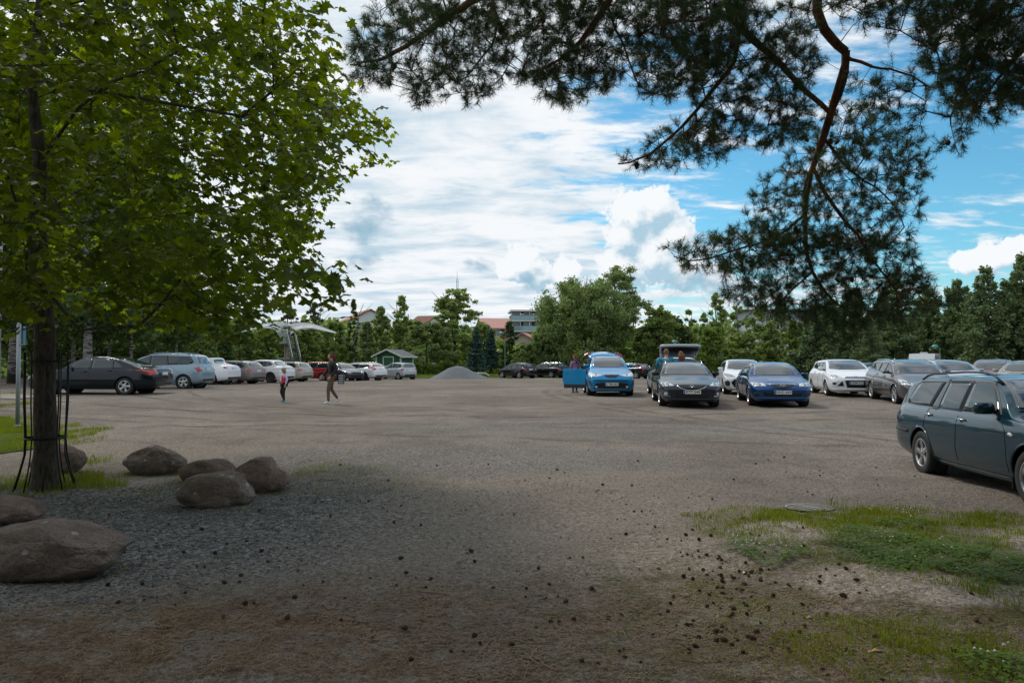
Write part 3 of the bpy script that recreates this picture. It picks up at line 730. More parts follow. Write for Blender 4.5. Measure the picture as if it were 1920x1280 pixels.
def limbs(name, A, par, r0, rtip, mat, parent, power=2.3, minr=.0, sides=6, fixed=None, color=None):
    n = len(A); w_ = np.full(n, rtip**power)
    acc = np.zeros(n); 
    for i in range(n-1, 0, -1):
        if acc[i] == 0: acc[i] = rtip**power
        acc[par[i]] += acc[i]
    rr = acc**(1/power)
    if fixed:
        for i, v in fixed.items(): rr[i] = v
    V = []; Fc = []; k0 = 0
    for i in range(1, n):
        p, q = A[par[i]], A[i]; d = q-p; L = np.linalg.norm(d)
        if L < 1e-5: continue
        d = d/L; ref = np.array([0, 0, 1.]) if abs(d[2]) < .9 else np.array([1., 0, 0]); u = np.cross(d, ref); u /= np.linalg.norm(u); v = np.cross(d, u)
        rb, ra = min(rr[par[i]], rr[i]*1.35), rr[i]; sd_ = sides if ra > .012 else 3
        an = np.arange(sd_)*2*np.pi/sd_; ring = np.outer(np.cos(an), u)+np.outer(np.sin(an), v)
        V.append(p-d*rb*.3+ring*rb); V.append(q+ring*ra)
        for k in range(sd_): Fc.append((k0+k, k0+(k+1) % sd_, k0+sd_+(k+1) % sd_, k0+sd_+k))
        k0 += 2*sd_
    return npmesh(name, np.concatenate(V), Fc, mat, parent, True)

# ------------------------------------------------------------------ the maple
MC = gp(88, 915); 
maple = empty('maple_tree', MC); tag(maple, 'large maple with broad green leaves, its trunk standing inside black iron bars', 'tree')
bark = mat_bark('maple_bark', (.028, .021, .015), (.095, .078, .058), 7, .25)
def maple_tree():
    X0, Y0, Z0 = MC
    trunk = []
    for z, dx, r in [(-.05, 0, .19), (.12, 0, .145), (.5, -.01, .126), (1.2, -.03, .118), (1.9, -.02, .114), (2.5, -.08, .106), (3.2, -.15, .10), (4.0, -.13, .076), (5.0, -.24, .055), (6.2, -.12, .04), (7.4, -.22, .03), (8.5, -.1, .02)]:
        trunk.append((dx, .02*math.sin(z*2), z, r))
    tb = MB(); pts = []; rad = []
    for i in range(len(trunk)-1):
        for k in range(4):
            f = k/4; a = np.array(trunk[i])*(1-f)+np.array(trunk[i+1])*f; pts.append(a[:3]); rad.append(a[3]*(1+.03*math.sin(a[2]*9)))
    tb.tube(pts, rad, 20); tk = tb.build('trunk', bark, maple, True)
    # crown envelope in world space
    sil = [(-400, -400), (560, -400), (610, -60), (585, -10), (628, 35), (612, 75), (672, 110), (640, 170), (700, 195), (738, 262), (706, 330), (655, 345), (612, 375), (598, 420), (620, 460), (585, 505), (560, 545), (505, 565),
           (500, 600), (468, 640), (430, 628), (395, 622), (330, 615), (300, 600), (262, 585), (205, 585), (150, 575), (118, 560), (60, 590), (0, 632), (-400, 650)]
    zz = np.array([1.9, 2.4, 3, 4.2, 5.5, 7, 8.5, 9.8]); rr = np.array([2.6, 3.3, 3.9, 4.25, 4.2, 3.7, 2.6, .8])
    tg = []
    while len(tg) < 1350:
        z = RND.uniform(2.0, 9.8); a = RND.uniform(0, 2*np.pi); rm = np.interp(z, zz, rr)*(1+.10*math.sin(3*a+z)+.07*math.sin(7*a-2*z)); r = rm*RND.uniform(0, 1)**.42
        if r < .45 or (z > 7 and RND.uniform() < .5): continue
        p = np.array([X0+r*math.cos(a), Y0+r*math.sin(a), Z0+z])
        if p[1] < 3.2: continue
        px = 960+F*p[0]/p[1]; py = HOR-F*(p[2]-EYE)/p[1]
        if not in_poly(sil, np.array([px+.11*F/p[1]]), np.array([py+.10*F/p[1]]))[0] or not in_poly(sil, np.array([px]), np.array([py]))[0]: continue
        tg.append(p-np.array(MC))
    for c, d in [((600, 515), 6.3), ((582, 505), 6.4), ((615, 525), 6.2), ((590, 530), 6.4), ((570, 515), 6.5), ((545, 515), 6.6)]:
        tg.append(np.array(pd(c[0], c[1], d))-np.array(MC))
    tg = np.array(tg)
    nodes = [np.array(t_[:3]) for t_ in trunk]; par = [0]+list(range(len(trunk)-1)); 
    # principal boughs seen in the photograph
    def bough(start, pts, d0, d1):
        last = start
        for i, (px, py) in enumerate(pts):
            f = (i+1)/len(pts); p = np.array(pd(px, py, d0+(d1-d0)*f))-np.array(MC); nodes.append(p); par.append(last); last = len(nodes)-1
    bough(6, [(110, 378), (170, 340), (225, 305), (290, 290), (340, 277), (400, 290), (440, 265)], 8.6, 7.4)
    bough(7, [(100, 245), (140, 230), (220, 215)], 8.5, 7.8)
    bough(5, [(150, 620), (200, 612), (260, 612), (300, 570), (340, 520)], 8.8, 8.0)
    bough(7, [(140, 200), (200, 150), (260, 130), (330, 90)], 8.6, 7.2)
    bough(6, [(290, 400), (350, 350), (370, 325)], 8.7, 7.6)
    bough(6, [(300, 405), (400, 390), (470, 380), (540, 370)], 8.7, 7.4)
    bough(6, [(60, 440), (30, 390), (10, 330), (-60, 290)], 8.6, 7.6)
    bough(5, [(50, 590), (10, 585), (-60, 560)], 8.6, 8.0)
    bough(8, [(450, 215), (510, 165), (560, 120)], 8.0, 7.0)
    A, par, tips = grow(nodes, par, tg)
    limbs('limbs', A[:, :], par, .1, .0035, bark, maple, 2.35, fixed={i: trunk[i][3]*.9 for i in range(len(trunk))})
    # leaves
    outline = np.array([(0, -.50), (.10, -.16), (.34, -.30), (.30, -.10), (.56, -.02), (.36, .10), (.42, .34), (.17, .24), (0, .58), (-.17, .24), (-.42, .34), (-.36, .10), (-.56, -.02), (-.30, -.10), (-.34, -.30), (-.10, -.16)])
    tp = A[tips]; n = len(tp)*14; c = np.repeat(tp, 14, 0)+RND.normal(0, 1, (n, 3))*np.array([.17, .17, .13])-np.array([0, 0, .04])
    # leaf frames: blade roughly level, tip pointing out and down
    az = np.arctan2(c[:, 1], c[:, 0])+RND.normal(0, .9, n); tilt = RND.normal(-.55, .35, n)
    fwd = np.column_stack([np.cos(az)*np.cos(tilt), np.sin(az)*np.cos(tilt), np.sin(tilt)]); 
    sdv = np.column_stack([-np.sin(az), np.cos(az), RND.normal(0, .35, n)]); sdv /= np.linalg.norm(sdv, axis=1)[:, None]
    nr = np.cross(fwd, sdv); nr /= np.linalg.norm(nr, axis=1)[:, None]
    sz = RND.uniform(.10, .185, n); K = len(outline)
    V = np.zeros((n, K+1, 3)); V[:, 0] = c-fwd*(sz*.1)[:, None]
    for k, (a, b) in enumerate(outline):
        V[:, k+1] = c+sdv*(a*sz)[:, None]+fwd*(b*sz)[:, None]+nr*((-.35*abs(a)+.08*math.sin(k*2.1))*sz)[:, None]
    T_ = np.array([(0, 1+k, 1+(k+1) % K) for k in range(K)])
    Fc = (np.arange(n)[:, None, None]*(K+1)+T_).reshape(-1, 3)
    lm = mat_leaf('maple_leaf', (.034, .060, .005), (.145, .178, .011), .55, (2.3, 2.3, .35), 1.2, .42)
    npmesh('crown', V.reshape(-1, 3), Fc, lm, maple)
maple_tree()

# guard bars round the maple
iron = mat_simple('black_iron', (.012, .012, .013), .5, .3)
gr = empty('tree_guard', MC); tag(gr, 'black iron tree guard of thin upright bars round the maple trunk', 'tree guard')
def ring(z, r, th, name='ring'):
    b = MB(); b.tube([(r*math.cos(a), r*math.sin(a), z) for a in np.linspace(0, 2*math.pi, 25)], th, 6, False); b.build(name, iron, gr, True)
for k in range(10):
    a = 2*math.pi*(k+.3)/10; c, s_ = math.cos(a), math.sin(a); b = MB(); rg = RND.uniform(-.01, .01)
    b.tube([(c*.33, s_*.33, 0), (c*.27, s_*.27, .22), (c*(.225+rg), s_*(.225+rg), .42), (c*.215, s_*.215, .62), (c*(.235+rg), s_*.235, 1.05), (c*.235, s_*.235, 1.66+rg*3)], .0085, 6)
    b.build('guard_bar', iron, gr, True)
ring(.62, .223, .014); ring(1.55, .235, .011)
b = MB(); [b.box((.2*math.cos(a), .2*math.sin(a), .62), (.07, .03, .03), a) for a in (0, 1.57, 3.14, 4.71)]; b.build('strap', iron, gr)

# ------------------------------------------------------------------ overhanging pine
PT = Vector((8.2, 3.4, 0)); PT.z = float(hgt(8.2, 3.4))
pine = empty('pine_tree', PT); tag(pine, 'big pine whose dark needled boughs hang down over the car park from above', 'tree')
pbark = mat_bark('pine_bark', (.06, .028, .016), (.22, .10, .05), 5, .4)
def pine_over():
    base = np.array(PT)
    nodes = [np.array([0, 0, z]) for z in (0, 2, 4, 5.5, 7, 8.5, 10, 12, 14)]; par = [0]+list(range(8)); fixed = {i: r for i, r in enumerate((.26, .23, .21, .19, .17, .15, .12, .08, .03))}
    def bough(start, pts, rad):
        last = start; P_ = [np.array(pd(*q))-base for q in pts]
        # smooth the drawn path
        out = []
        for i in range(len(P_)-1):
            p0 = P_[max(i-1, 0)]; p1, p2 = P_[i], P_[i+1]; p3 = P_[min(i+2, len(P_)-1)]
            for f in (0, .33, .66): out.append(.5*((2*p1)+(-p0+p2)*f+(2*p0-5*p1+4*p2-p3)*f*f+(-p0+3*p1-3*p2+p3)*f**3))
        out.append(P_[-1]); ids = []
        for i, p in enumerate(out):
            nodes.append(p+RND.normal(0, .006, 3)); par.append(last); last = len(nodes)-1; ids.append(last); fixed[last] = rad[0]+(rad[1]-rad[0])*i/(len(out)-1)
        return ids
    m1 = bough(5, [(1800, -420, 5.0), (1620, -220, 5.6), (1540, -20, 5.9), (1553, 50, 5.95), (1590, 95, 6.0), (1585, 150, 6.05), (1560, 220, 6.15), (1535, 290, 6.2), (1515, 345, 6.3), (1512, 400, 6.35), (1513, 455, 6.4), (1525, 510, 6.45), (1560, 560, 6.5), (1600, 590, 6.5)], (.048, .009))
    bough(m1[21], [(1590, 100, 6.0), (1640, 122, 5.9), (1695, 130, 5.8), (1750, 160, 5.7)], (.016, .007))
    bough(m1[26], [(1525, 310, 6.2), (1565, 385, 6.1), (1610, 440, 6.0), (1650, 500, 6.0), (1690, 560, 6.0)], (.018, .007))
    bough(m1[24], [(1545, 250, 6.2), (1600, 320, 6.3), (1660, 360, 6.4), (1700, 420, 6.4)], (.015, .006))
    bough(m1[30], [(1512, 400, 6.35), (1460, 440, 6.3), (1380, 470, 6.2), (1310, 487, 6.1), (1265, 480, 6.1)], (.014, .005))
    bough(m1[34], [(1525, 510, 6.45), (1470, 560, 6.4), (1440, 600, 6.4)], (.011, .005))
    m2 = bough(5, [(1700, -420, 4.6), (1500, -240, 5.0), (1375, -30, 5.4), (1392, 45, 5.5), (1450, 100, 5.7), (1500, 150, 5.9), (1560, 205, 6.1)], (.036, .020))
    bough(m2[12], [(1392, 45, 5.5), (1380, 110, 5.5), (1330, 180, 5.4), (1260, 255, 5.3), (1200, 295, 5.3), (1160, 305, 5.3)], (.020, .006))
    bough(m2[10], [(1385, 20, 5.5), (1330, 30, 5.3), (1250, 40, 5.1), (1200, 60, 5.0)], (.016, .006))
    m3 = bough(4, [(1500, -420, 4.2), (1200, -250, 4.6), (1020, -70, 5.0), (920, -20, 5.2), (860, 10, 5.3), (800, 55, 5.4), (740, 95, 5.5), (690, 112, 5.6), (655, 118, 5.6)], (.045, .007))
    bough(m3[12], [(920, -20, 5.2), (930, 60, 5.1), (900, 110, 5.1), (860, 150, 5.1)], (.013, .005))
    m4 = bough(4, [(1450, -350, 4.4), (1200, -120, 4.8), (1140, 0, 5.0), (1100, 60, 5.0), (1060, 100, 5.0), (1000, 130, 5.0)], (.03, .007))
    bough(m4[10], [(1140, 0, 5.0), (1170, 80, 5.1), (1200, 160, 5.2)], (.012, .005))
    bough(5, [(1950, -200, 5.0), (1900, -40, 5.2), (1850, 80, 5.3), (1800, 180, 5.4), (1790, 230, 5.4)], (.03, .006))
    bough(3, [(2050, 0, 5.0), (1960, 60, 5.1), (1890, 130, 5.2), (1840, 200, 5.3)], (.025, .006))
    fixed_n = len(nodes)
    regs = [  # (outline, depth range, count)
      ([(660, 70), (700, 20), (760, -60), (1420, -60), (1400, 60), (1310, 150), (1250, 190), (1215, 175), (1180, 150), (1120, 165), (1085, 190), (1030, 190), (1010, 150), (960, 135), (930, 165), (905, 190), (860, 185), (820, 160), (790, 190), (760, 150), (700, 165), (665, 150)], (4.6, 5.8), 1000),
      ([(700, -75), (1500, -75), (1960, -75), (1900, -460), (1300, -460), (950, -300)], (4.4, 5.8), 750),
      ([(1210, 0), (1520, 0), (1540, 120), (1500, 260), (1420, 275), (1350, 285), (1240, 312), (1160, 312), (1200, 275), (1290, 225), (1300, 150)], (5.1, 6.0), 480),
      ([(1560, 180), (1620, 190), (1680, 230), (1750, 280), (1730, 345), (1725, 420), (1690, 470), (1560, 470), (1480, 480), (1400, 460), (1395, 420), (1430, 340), (1480, 300), (1520, 240)], (5.8, 6.8), 440),
      ([(1250, 465), (1330, 450), (1400, 420), (1560, 440), (1700, 450), (1740, 540), (1790, 560), (1700, 600), (1600, 605), (1540, 600), (1480, 590), (1410, 580), (1350, 545), (1400, 520), (1290, 500), (1255, 490)], (5.8, 6.8), 560),
      ([(1700, -60), (1990, -60), (1990, 190), (1900, 205), (1850, 225), (1790, 190), (1750, 150), (1730, 60)], (4.7, 5.8), 620),
      ([(1540, -60), (1720, -60), (1730, 20), (1690, 60), (1640, 40), (1560, 40)], (5.0, 6.0), 80),
      ([(1560, 130), (1700, 120), (1810, 200), (1830, 260), (1780, 275), (1640, 200)], (5.4, 6.0), 60),
      ([(1430, 560), (1650, 590), (1660, 640), (1560, 640), (1520, 625), (1470, 610)], (6.0, 6.6), 45)]
    tg = []
    for poly, (d0, d1), cnt in regs:
        q = np.array(poly, float); lo, hi = q.min(0), q.max(0); got = 0
        while got < cnt:
            x, y = RND.uniform(lo[0], hi[0]), RND.uniform(lo[1], hi[1])
            if not in_poly(q, np.array([x]), np.array([y]))[0]: continue
            # natural gaps
            if math.sin(x*.031+2)*math.sin(y*.037+x*.01)+.5*math.sin(x*.083)*math.sin(y*.071) < RND.uniform(-1.5, .2)-.1: 
                if RND.uniform() < .6: continue
            tg.append(np.array(pd(x, y, RND.uniform(d0, d1)))-base); got += 1
    tg = np.array(tg)
    A, par, tips = grow(nodes, par, tg, .05)
    limbs('limbs', A, par, .1, .0022, pbark, pine, 2.4, fixed=fixed, sides=8)
    # shoots with needles
    tp = A[tips]; dirs = tp-A[[par[t] for t in tips]]; dirs /= np.linalg.norm(dirs, axis=1)[:, None]+1e-9
    ns = 4; c0 = np.repeat(tp, ns, 0); dd = np.repeat(dirs, ns, 0)+RND.normal(0, .55, (len(tp)*ns, 3))+np.array([0, 0, .10]); dd /= np.linalg.norm(dd, axis=1)[:, None]
    Ls = RND.uniform(.05, .12, len(c0)); m = 46
    n = len(c0)*m; f = RND.uniform(0.1, 1, n); ci = np.repeat(np.arange(len(c0)), m)
    org = c0[ci]+dd[ci]*(Ls[ci]*f)[:, None]
    rv = RND.normal(0, 1, (n, 3)); rv -= dd[ci]*np.sum(rv*dd[ci], 1)[:, None]; rv /= np.linalg.norm(rv, axis=1)[:, None]
    nd_ = dd[ci]*RND.uniform(.35, 1.1, n)[:, None]+rv; nd_ /= np.linalg.norm(nd_, axis=1)[:, None]
    L = RND.uniform(.034, .062, n)[:, None]; wv = np.cross(nd_, RND.normal(0, 1, (n, 3))); wv /= np.linalg.norm(wv, axis=1)[:, None]; wv *= .0013
    V = np.stack([org-wv, org+wv, org+nd_*L], 1).reshape(-1, 3)
    Fc = np.arange(n)[:, None]*3+np.array([[0, 1, 2]])
    npmesh('crown', V, Fc, mat_leaf('pine_needle', (.024, .055, .024), (.070, .110, .045), .2, (1.6, 1.8, .8), 2.0, .45), pine)
    # twig cores of the shoots
    k = len(c0); e = c0+dd*Ls[:, None]; u = np.cross(dd, np.array([.3, .5, .8])); u /= np.linalg.norm(u, axis=1)[:, None]; u *= .0022
    npmesh('shoots', np.stack([c0-u, c0+u, e+u*.4, e-u*.4], 1).reshape(-1, 3), np.arange(k)[:, None]*4+np.array([[0, 1, 2, 3]]), pbark, pine)
    # hanging cones
    for t_ in RND.choice(len(tp), 42, replace=False):
        o = bpy.data.objects.new('cone', cms[int(RND.integers(4))]); COL.objects.link(o); o.parent = pine; o.location = tp[t_]+np.array([0, 0, -.02]); o.scale = (1.2, 1.2, 1.4); o.rotation_euler = (math.pi+RND.normal(0, .4), RND.normal(0, .4), 0)
pine_over()

# ------------------------------------------------------------------ trees of the surroundings
LM = dict(
  willow=mat_leaf('leaf_willow', (0.110, 0.167, 0.065), (0.230, 0.279, 0.117), .3, (1.7, 1.9, .8), .25),
  birch=mat_leaf('leaf_birch', (0.126, 0.189, 0.063), (0.275, 0.321, 0.110), .3, (1.8, 2.0, .8), .3),
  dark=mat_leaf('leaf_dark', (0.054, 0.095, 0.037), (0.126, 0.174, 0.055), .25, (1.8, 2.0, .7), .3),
  lime=mat_leaf('leaf_lime', (0.103, 0.168, 0.033), (0.194, 0.246, 0.060), .3, (1.7, 1.9, .7), .3),
  spruce=mat_leaf('leaf_spruce', (0.034, 0.078, 0.063), (0.072, 0.132, 0.107), .12, (1.3, 1.5, 1.0), .5),
  pine=mat_leaf('leaf_pine', (0.072, 0.124, 0.063), (0.206, 0.254, 0.110), .2, (1.5, 1.7, .8), .4),
  olive=mat_leaf('leaf_olive', (.080, .095, .055), (.140, .155, .085), .25, (1.5, 1.6, .8), .3))
bk = mat_bark('grey_bark', (.05, .042, .035), (.13, .11, .09), 3, .3)
def birch_bark():
    m_ = bpy.data.materials.new('birch_bark'); m_.use_nodes = True; t = NT(m_.node_tree); b = m_.node_tree.nodes['Principled BSDF']
    co = t.n('ShaderNodeTexCoord').outputs['Object']
    mp = t.n('ShaderNodeMapping', ins={'Vector': co, 'Scale': (1, 1, 4.5)}).outputs[0]
    z = t.n('ShaderNodeSeparateXYZ', ins={0: co}).outputs[2]
    k = t.m('ADD', t.noise(mp, 2.6, 5, .65), t.ss(z, 1.4, .1, 0, .16))
    m_.node_tree.links.new(t.mix(t.ss(k, .47, .57), (.30, .29, .27), (.03, .027, .024)), b.inputs['Base Color']); b.inputs['Roughness'].default_value = .8; return m_
bbk = birch_bark()
def leafcloud(C, size, flat=.5, vert=0.0, aspect=1.6, jitter=.35):
    """one small leaf-shaped face per centre"""
    n = len(C); s_ = size*RND.uniform(1-jitter, 1+jitter, n)
    a = RND.normal(0, 1, (n, 3)); a[:, 2] = a[:, 2]*flat-vert; a /= np.linalg.norm(a, axis=1)[:, None]
    b = np.cross(a, RND.normal(0, 1, (n, 3))); b /= np.linalg.norm(b, axis=1)[:, None]
    a = a*(s_*aspect/2)[:, None]; b = b*(s_/2)[:, None]
    V = np.stack([C-a, C-a*.1-b, C+a, C+a*.1+b], 1).reshape(-1, 3)
    return V, np.arange(n)[:, None]*4+np.array([[0, 1, 2, 3]])
def crown_pts(kind, H, Rr, n, z0, seed):
    g_ = np.random.default_rng(seed)
    if kind in ('spruce', 'pine'):
        P_ = []; W = []
        layers = int(H/(.42 if kind == 'spruce' else .75))
        for i in range(layers):
            f = (i+.5)/layers; z = z0+(H-z0)*f; r = Rr*((1-f)**(.85 if kind == 'spruce' else .62)+.03)*(g_.uniform(.8, 1.12))
            m = max(4, int((9 if kind == 'spruce' else 7)*(.5+.5*(1-f)))); a0 = g_.uniform(0, 6.28)
            for k in range(m):
                a = a0+2*math.pi*k/m+g_.uniform(-.3, .3); rr = r*g_.uniform(.62, 1.1); P_.append((a, rr, z)); W.append(rr)
        W = np.array(W); W /= W.sum(); ch = g_.choice(len(P_), n, p=W); P_ = np.array(P_)[ch]
        f = g_.uniform(.08, 1, n)**.7; rr = P_[:, 1]*f
        wd = .10+.16*P_[:, 1]*f*(1.1-f*.6); sa = g_.normal(0, 1, n)*wd*.8
        dr = (-.30 if kind == 'spruce' else .22)*rr+(.13*rr*rr/np.maximum(P_[:, 1], .1) if kind == 'spruce' else -.05*rr)
        x = rr*np.cos(P_[:, 0])-sa*np.sin(P_[:, 0]); y = rr*np.sin(P_[:, 0])+sa*np.cos(P_[:, 0]); z = P_[:, 2]+dr+g_.normal(0, .07 if kind == 'spruce' else .16, n)
        return np.column_stack([x, y, z])
    K = {'willow': 260, 'round': 220, 'birch': 150, 'column': 90, 'sparse': 60, 'bush': 120}[kind]
    f = g_.uniform(0, 1, K)**(.85 if kind in ('round', 'willow', 'bush') else 1.0); a = g_.uniform(0, 6.28, K)
    if kind == 'willow': env = np.sin(np.pi*np.clip(.20+.72*f, 0, .985))**.55
    elif kind == 'column': env = np.sin(np.pi*np.clip(.14+.84*f, 0, .99))**.8*(1-.35*f)
    elif kind in ('birch', 'sparse'): env = np.sin(np.pi*np.clip(.16+.83*f, 0, .99))**.7*(1-.25*f)*g_.uniform(.45, 1.25, K)
    else: env = np.sin(np.pi*np.clip(.22+.73*f, 0, .985))**.6
    ph = g_.uniform(0, 6.28, 6)
    lump = 1+.16*np.sin(2*a+ph[0]+3*f)+.12*np.sin(5*a+ph[1]-7*f)+.12*np.sin(9*f+ph[2]+a)
    topl = 1-.10*np.abs(np.sin(a*1.5+ph[3]))*(kind in ('round', 'willow', 'bush'))
    r = Rr*env*lump*np.sqrt(g_.uniform(.06, 1, K)); s_ = Rr*g_.uniform(.055, .15, K)*{'sparse': 1.15, 'column': 1.4, 'birch': 1.2}.get(kind, 1.0)
    z = z0+(H-z0)*(.03+.95*f)*topl; z = np.minimum(z, H-s_*.6)
    lobes = np.column_stack([r*np.cos(a), r*np.sin(a), z, s_*1.25, s_*.75]); w_ = lobes[:, 3]**1.4*g_.uniform(.5, 1.4, K); w_ /= w_.sum(); L = lobes[g_.choice(K, n, p=w_)]
    u = g_.normal(0, 1, (n, 3)); u /= np.linalg.norm(u, axis=1)[:, None]; rr = g_.uniform(0, 1, n)**.6*g_.uniform(.7, 1.5, n)
    q = L[:, :3]+u*(rr[:, None])*np.column_stack([L[:, 3], L[:, 3], L[:, 4]])
    if kind in ('willow', 'birch', 'sparse', 'column'):
        k = g_.uniform(0, 1, len(q))**2*(.20 if kind == 'willow' else .12)*Rr; q[:, 2] -= k
    return q
def simple_trunk(H, r, lean, seed, fork=True):
    g_ = np.random.default_rng(seed); b = MB(); pts = []; n = 7
    for i in range(n): f = i/(n-1); pts.append((lean*f*f*H*.15+g_.normal(0, .01*H*f), g_.normal(0, .01*H*f), H*.93*f-.1*(i == 0)))
    b.tube(pts, [r*(1.35 if i == 0 else 1)*(1-.88*i/(n-1)) for i in range(n)], 9)
    if fork:
        for k in range(9):
            i = int(g_.integers(2, n-1)); p = Vector(pts[i]); a = g_.uniform(0, 6.28); L = H*g_.uniform(.14, .28); q = p+Vector((math.cos(a)*L*.8, math.sin(a)*L*.8, L*.7))
            mpt = (p+q)/2+Vector((0, 0, -.05*L)); b.tube([p, mpt, q], [r*.42*(1-.7*i/n), r*.25*(1-.5*i/n), r*.06], 5)
    return b
def tree(kind, loc, H, Rr, leafm, label, group=None, n=4500, ls=.28, z0=None, trunk=None, name=None, seed=None, cat='tree', tr=None):
    seed = seed if seed is not None else int(RND.integers(1e6))
    nm = name or {'spruce': 'spruce_tree', 'pine': 'pine_tree', 'birch': 'birch_tree', 'column': 'birch_tree', 'sparse': 'birch_tree', 'willow': 'willow_tree', 'bush': 'bush', 'round': 'leafy_tree'}[kind]
    z0 = z0 if z0 is not None else {'spruce': .15, 'pine': .12, 'willow': .10, 'round': .12, 'birch': .14, 'column': .1, 'sparse': .2, 'bush': .02}[kind]*H
    e = empty(nm, loc, RND.uniform(0, 6.28)); tag(e, label, cat, group)
    if n > 2000: n = int(n*1.75); ls = ls*.74
    C = crown_pts(kind, H, Rr, n, z0, seed)
    va = {'willow': .9, 'birch': .5, 'sparse': .5, 'column': .4}.get(kind, 0)
    V, Fc = leafcloud(C, ls, .6, va, 1.9 if kind in ('willow', 'spruce', 'pine') else 1.5)
    npmesh('crown', V, Fc, LM[leafm], e)
    simple_trunk(H, tr or (.018*H+.05), RND.uniform(-1, 1), seed, kind not in ('spruce', 'pine')).build('trunk', trunk or bk, e, True)
    return e
def T_(kind, px, top, d, wpx, leafm, label, group=None, base=None, **kw):
    """a tree given by where its crown shows: centre column, top row, distance, width in pixels"""
    p = at(px, d); H = EYE+(HOR-top)*d/F-p.z; return tree(kind, p, H, wpx/2*d/F, leafm, label, group, **kw)
# the big central ones
T_('willow', 1096, 518, 81, 200, 'willow', 'huge broad willow with silvery drooping foliage behind the blue crossover', n=24000, ls=.21, seed=3, tr=.35)
T_('round', 1158, 497, 84, 140, 'willow', 'tall round headed tree rising out of the right side of the huge willow', n=13000, ls=.22, seed=15, name='leafy_tree')
T_('round', 855, 538, 86, 100, 'birch', 'tall open-topped tree directly behind the gravel heap with mast showing above it', n=9500, ls=.25, seed=21, tr=.28)
T_('bush', 800, 598, 82, 108, 'willow', 'low rounded willow right of the green kiosk', n=8500, ls=.24, seed=22, name='willow_tree')
T_('round', 905, 600, 90, 60, 'birch', 'shaded leafy tree just behind the two blue spruces', n=3500, ls=.27)
T_('birch', 752, 553, 92, 58, 'birch', 'slim dark birch standing tallest behind the green kiosk', n=4200, ls=.26, trunk=bbk)
T_('birch', 714, 573, 90, 46, 'birch', 'narrow birch left of the kiosk roof', n=3600, ls=.26, trunk=bbk)
T_('birch', 688, 603, 84, 44, 'willow', 'short pale birch over the white station wagon', n=3000, ls=.26, trunk=bbk)
T_('column', 662, 560, 82, 30, 'dark', 'very narrow columnar birch in front of the red roofed house', n=3600, ls=.23, trunk=bbk)
T_('round', 625, 595, 96, 70, 'birch', 'leafy tree behind the right wing of the steel sculpture', n=4500, ls=.28)
T_('sparse', 590, 563, 100, 52, 'olive', 'thin greyish tree showing above the right steel wing', n=3000, ls=.26)
T_('sparse', 540, 563, 100, 56, 'olive', 'thin greyish tree showing above the left steel wing', n=3200, ls=.26)
T_('round', 575, 604, 92, 60, 'birch', 'leafy tree right behind the sculpture stairs', n=4200, ls=.28)
T_('round', 506, 606, 92, 76, 'birch', 'leafy tree left behind the sculpture pylon', n=5000, ls=.28)
T_('round', 450, 600, 88, 70, 'willow', 'bushy tree between the beige block and the sculpture', n=4500, ls=.28)
T_('spruce', 893, 612, 76, 50, 'spruce', 'full blue spruce, nearer of the pair right of the gravel heap', n=9000, ls=.15, tr=.16)
T_('spruce', 921, 615, 82, 42, 'spruce', 'blue spruce standing behind and right of the nearer spruce', n=7000, ls=.16, tr=.16)
T_('column', 956, 602, 84, 34, 'dark', 'narrow pointed dark tree beside the green lamp post', n=3600, ls=.24)
T_('bush', 988, 645, 80, 50, 'willow', 'light bush at the left foot of the huge willow', n=3000, ls=.26, cat='bush')
T_('willow', 1030, 598, 80, 64, 'willow', 'lower drooping willow at the left edge of the huge willow', n=5500, ls=.22)
T_('round', 1240, 570, 78, 70, 'birch', 'dark-leaved tree behind the open tailgate', n=6500, ls=.25)
T_('round', 1215, 610, 80, 70, 'birch', 'leafy tree between the blue crossover and the open tailgate', n=5000, ls=.25)
T_('round', 1268, 590, 84, 44, 'dark', 'small dark tree right of the open tailgate', n=3500, ls=.26)
for (px, top, wd, lab) in [(1292, 580, 36, 'sparse young birch just right of the open tailgate tree'), (1345, 545, 46, 'tallest thin birch against the sky left of the hanging pine bough'), (1385, 565, 44, 'thin birch behind the blue sedan, partly under the pine bough'),
                           (1318, 585, 34, 'small thin birch left of the bright green shrub tree'), (1420, 575, 56, 'birch below the tip of the hanging pine bough'), (1462, 575, 50, 'drooping birch in front of the pale building at right')]:
    T_('sparse', px, top, 82+RND.uniform(-4, 6), wd*1.25, 'birch', lab, 'thin birches between the willow and the pine wood', n=2300, ls=.24, trunk=bbk)
T_('round', 1334, 612, 66, 66, 'lime', 'bright yellow-green young tree behind the white hatchback', n=5500, ls=.22)
T_('round', 1395, 622, 72, 80, 'birch', 'low leafy tree behind the blue sedan', n=5000, ls=.25)
T_('birch', 1487, 600, 64, 44, 'lime', 'pale green birch at the left edge of the pine wood', n=3600, ls=.22, trunk=bbk)
T_('birch', 1445, 600, 74, 60, 'birch', 'half-hidden birch beside the pale building', n=4000, ls=.25, trunk=bbk)
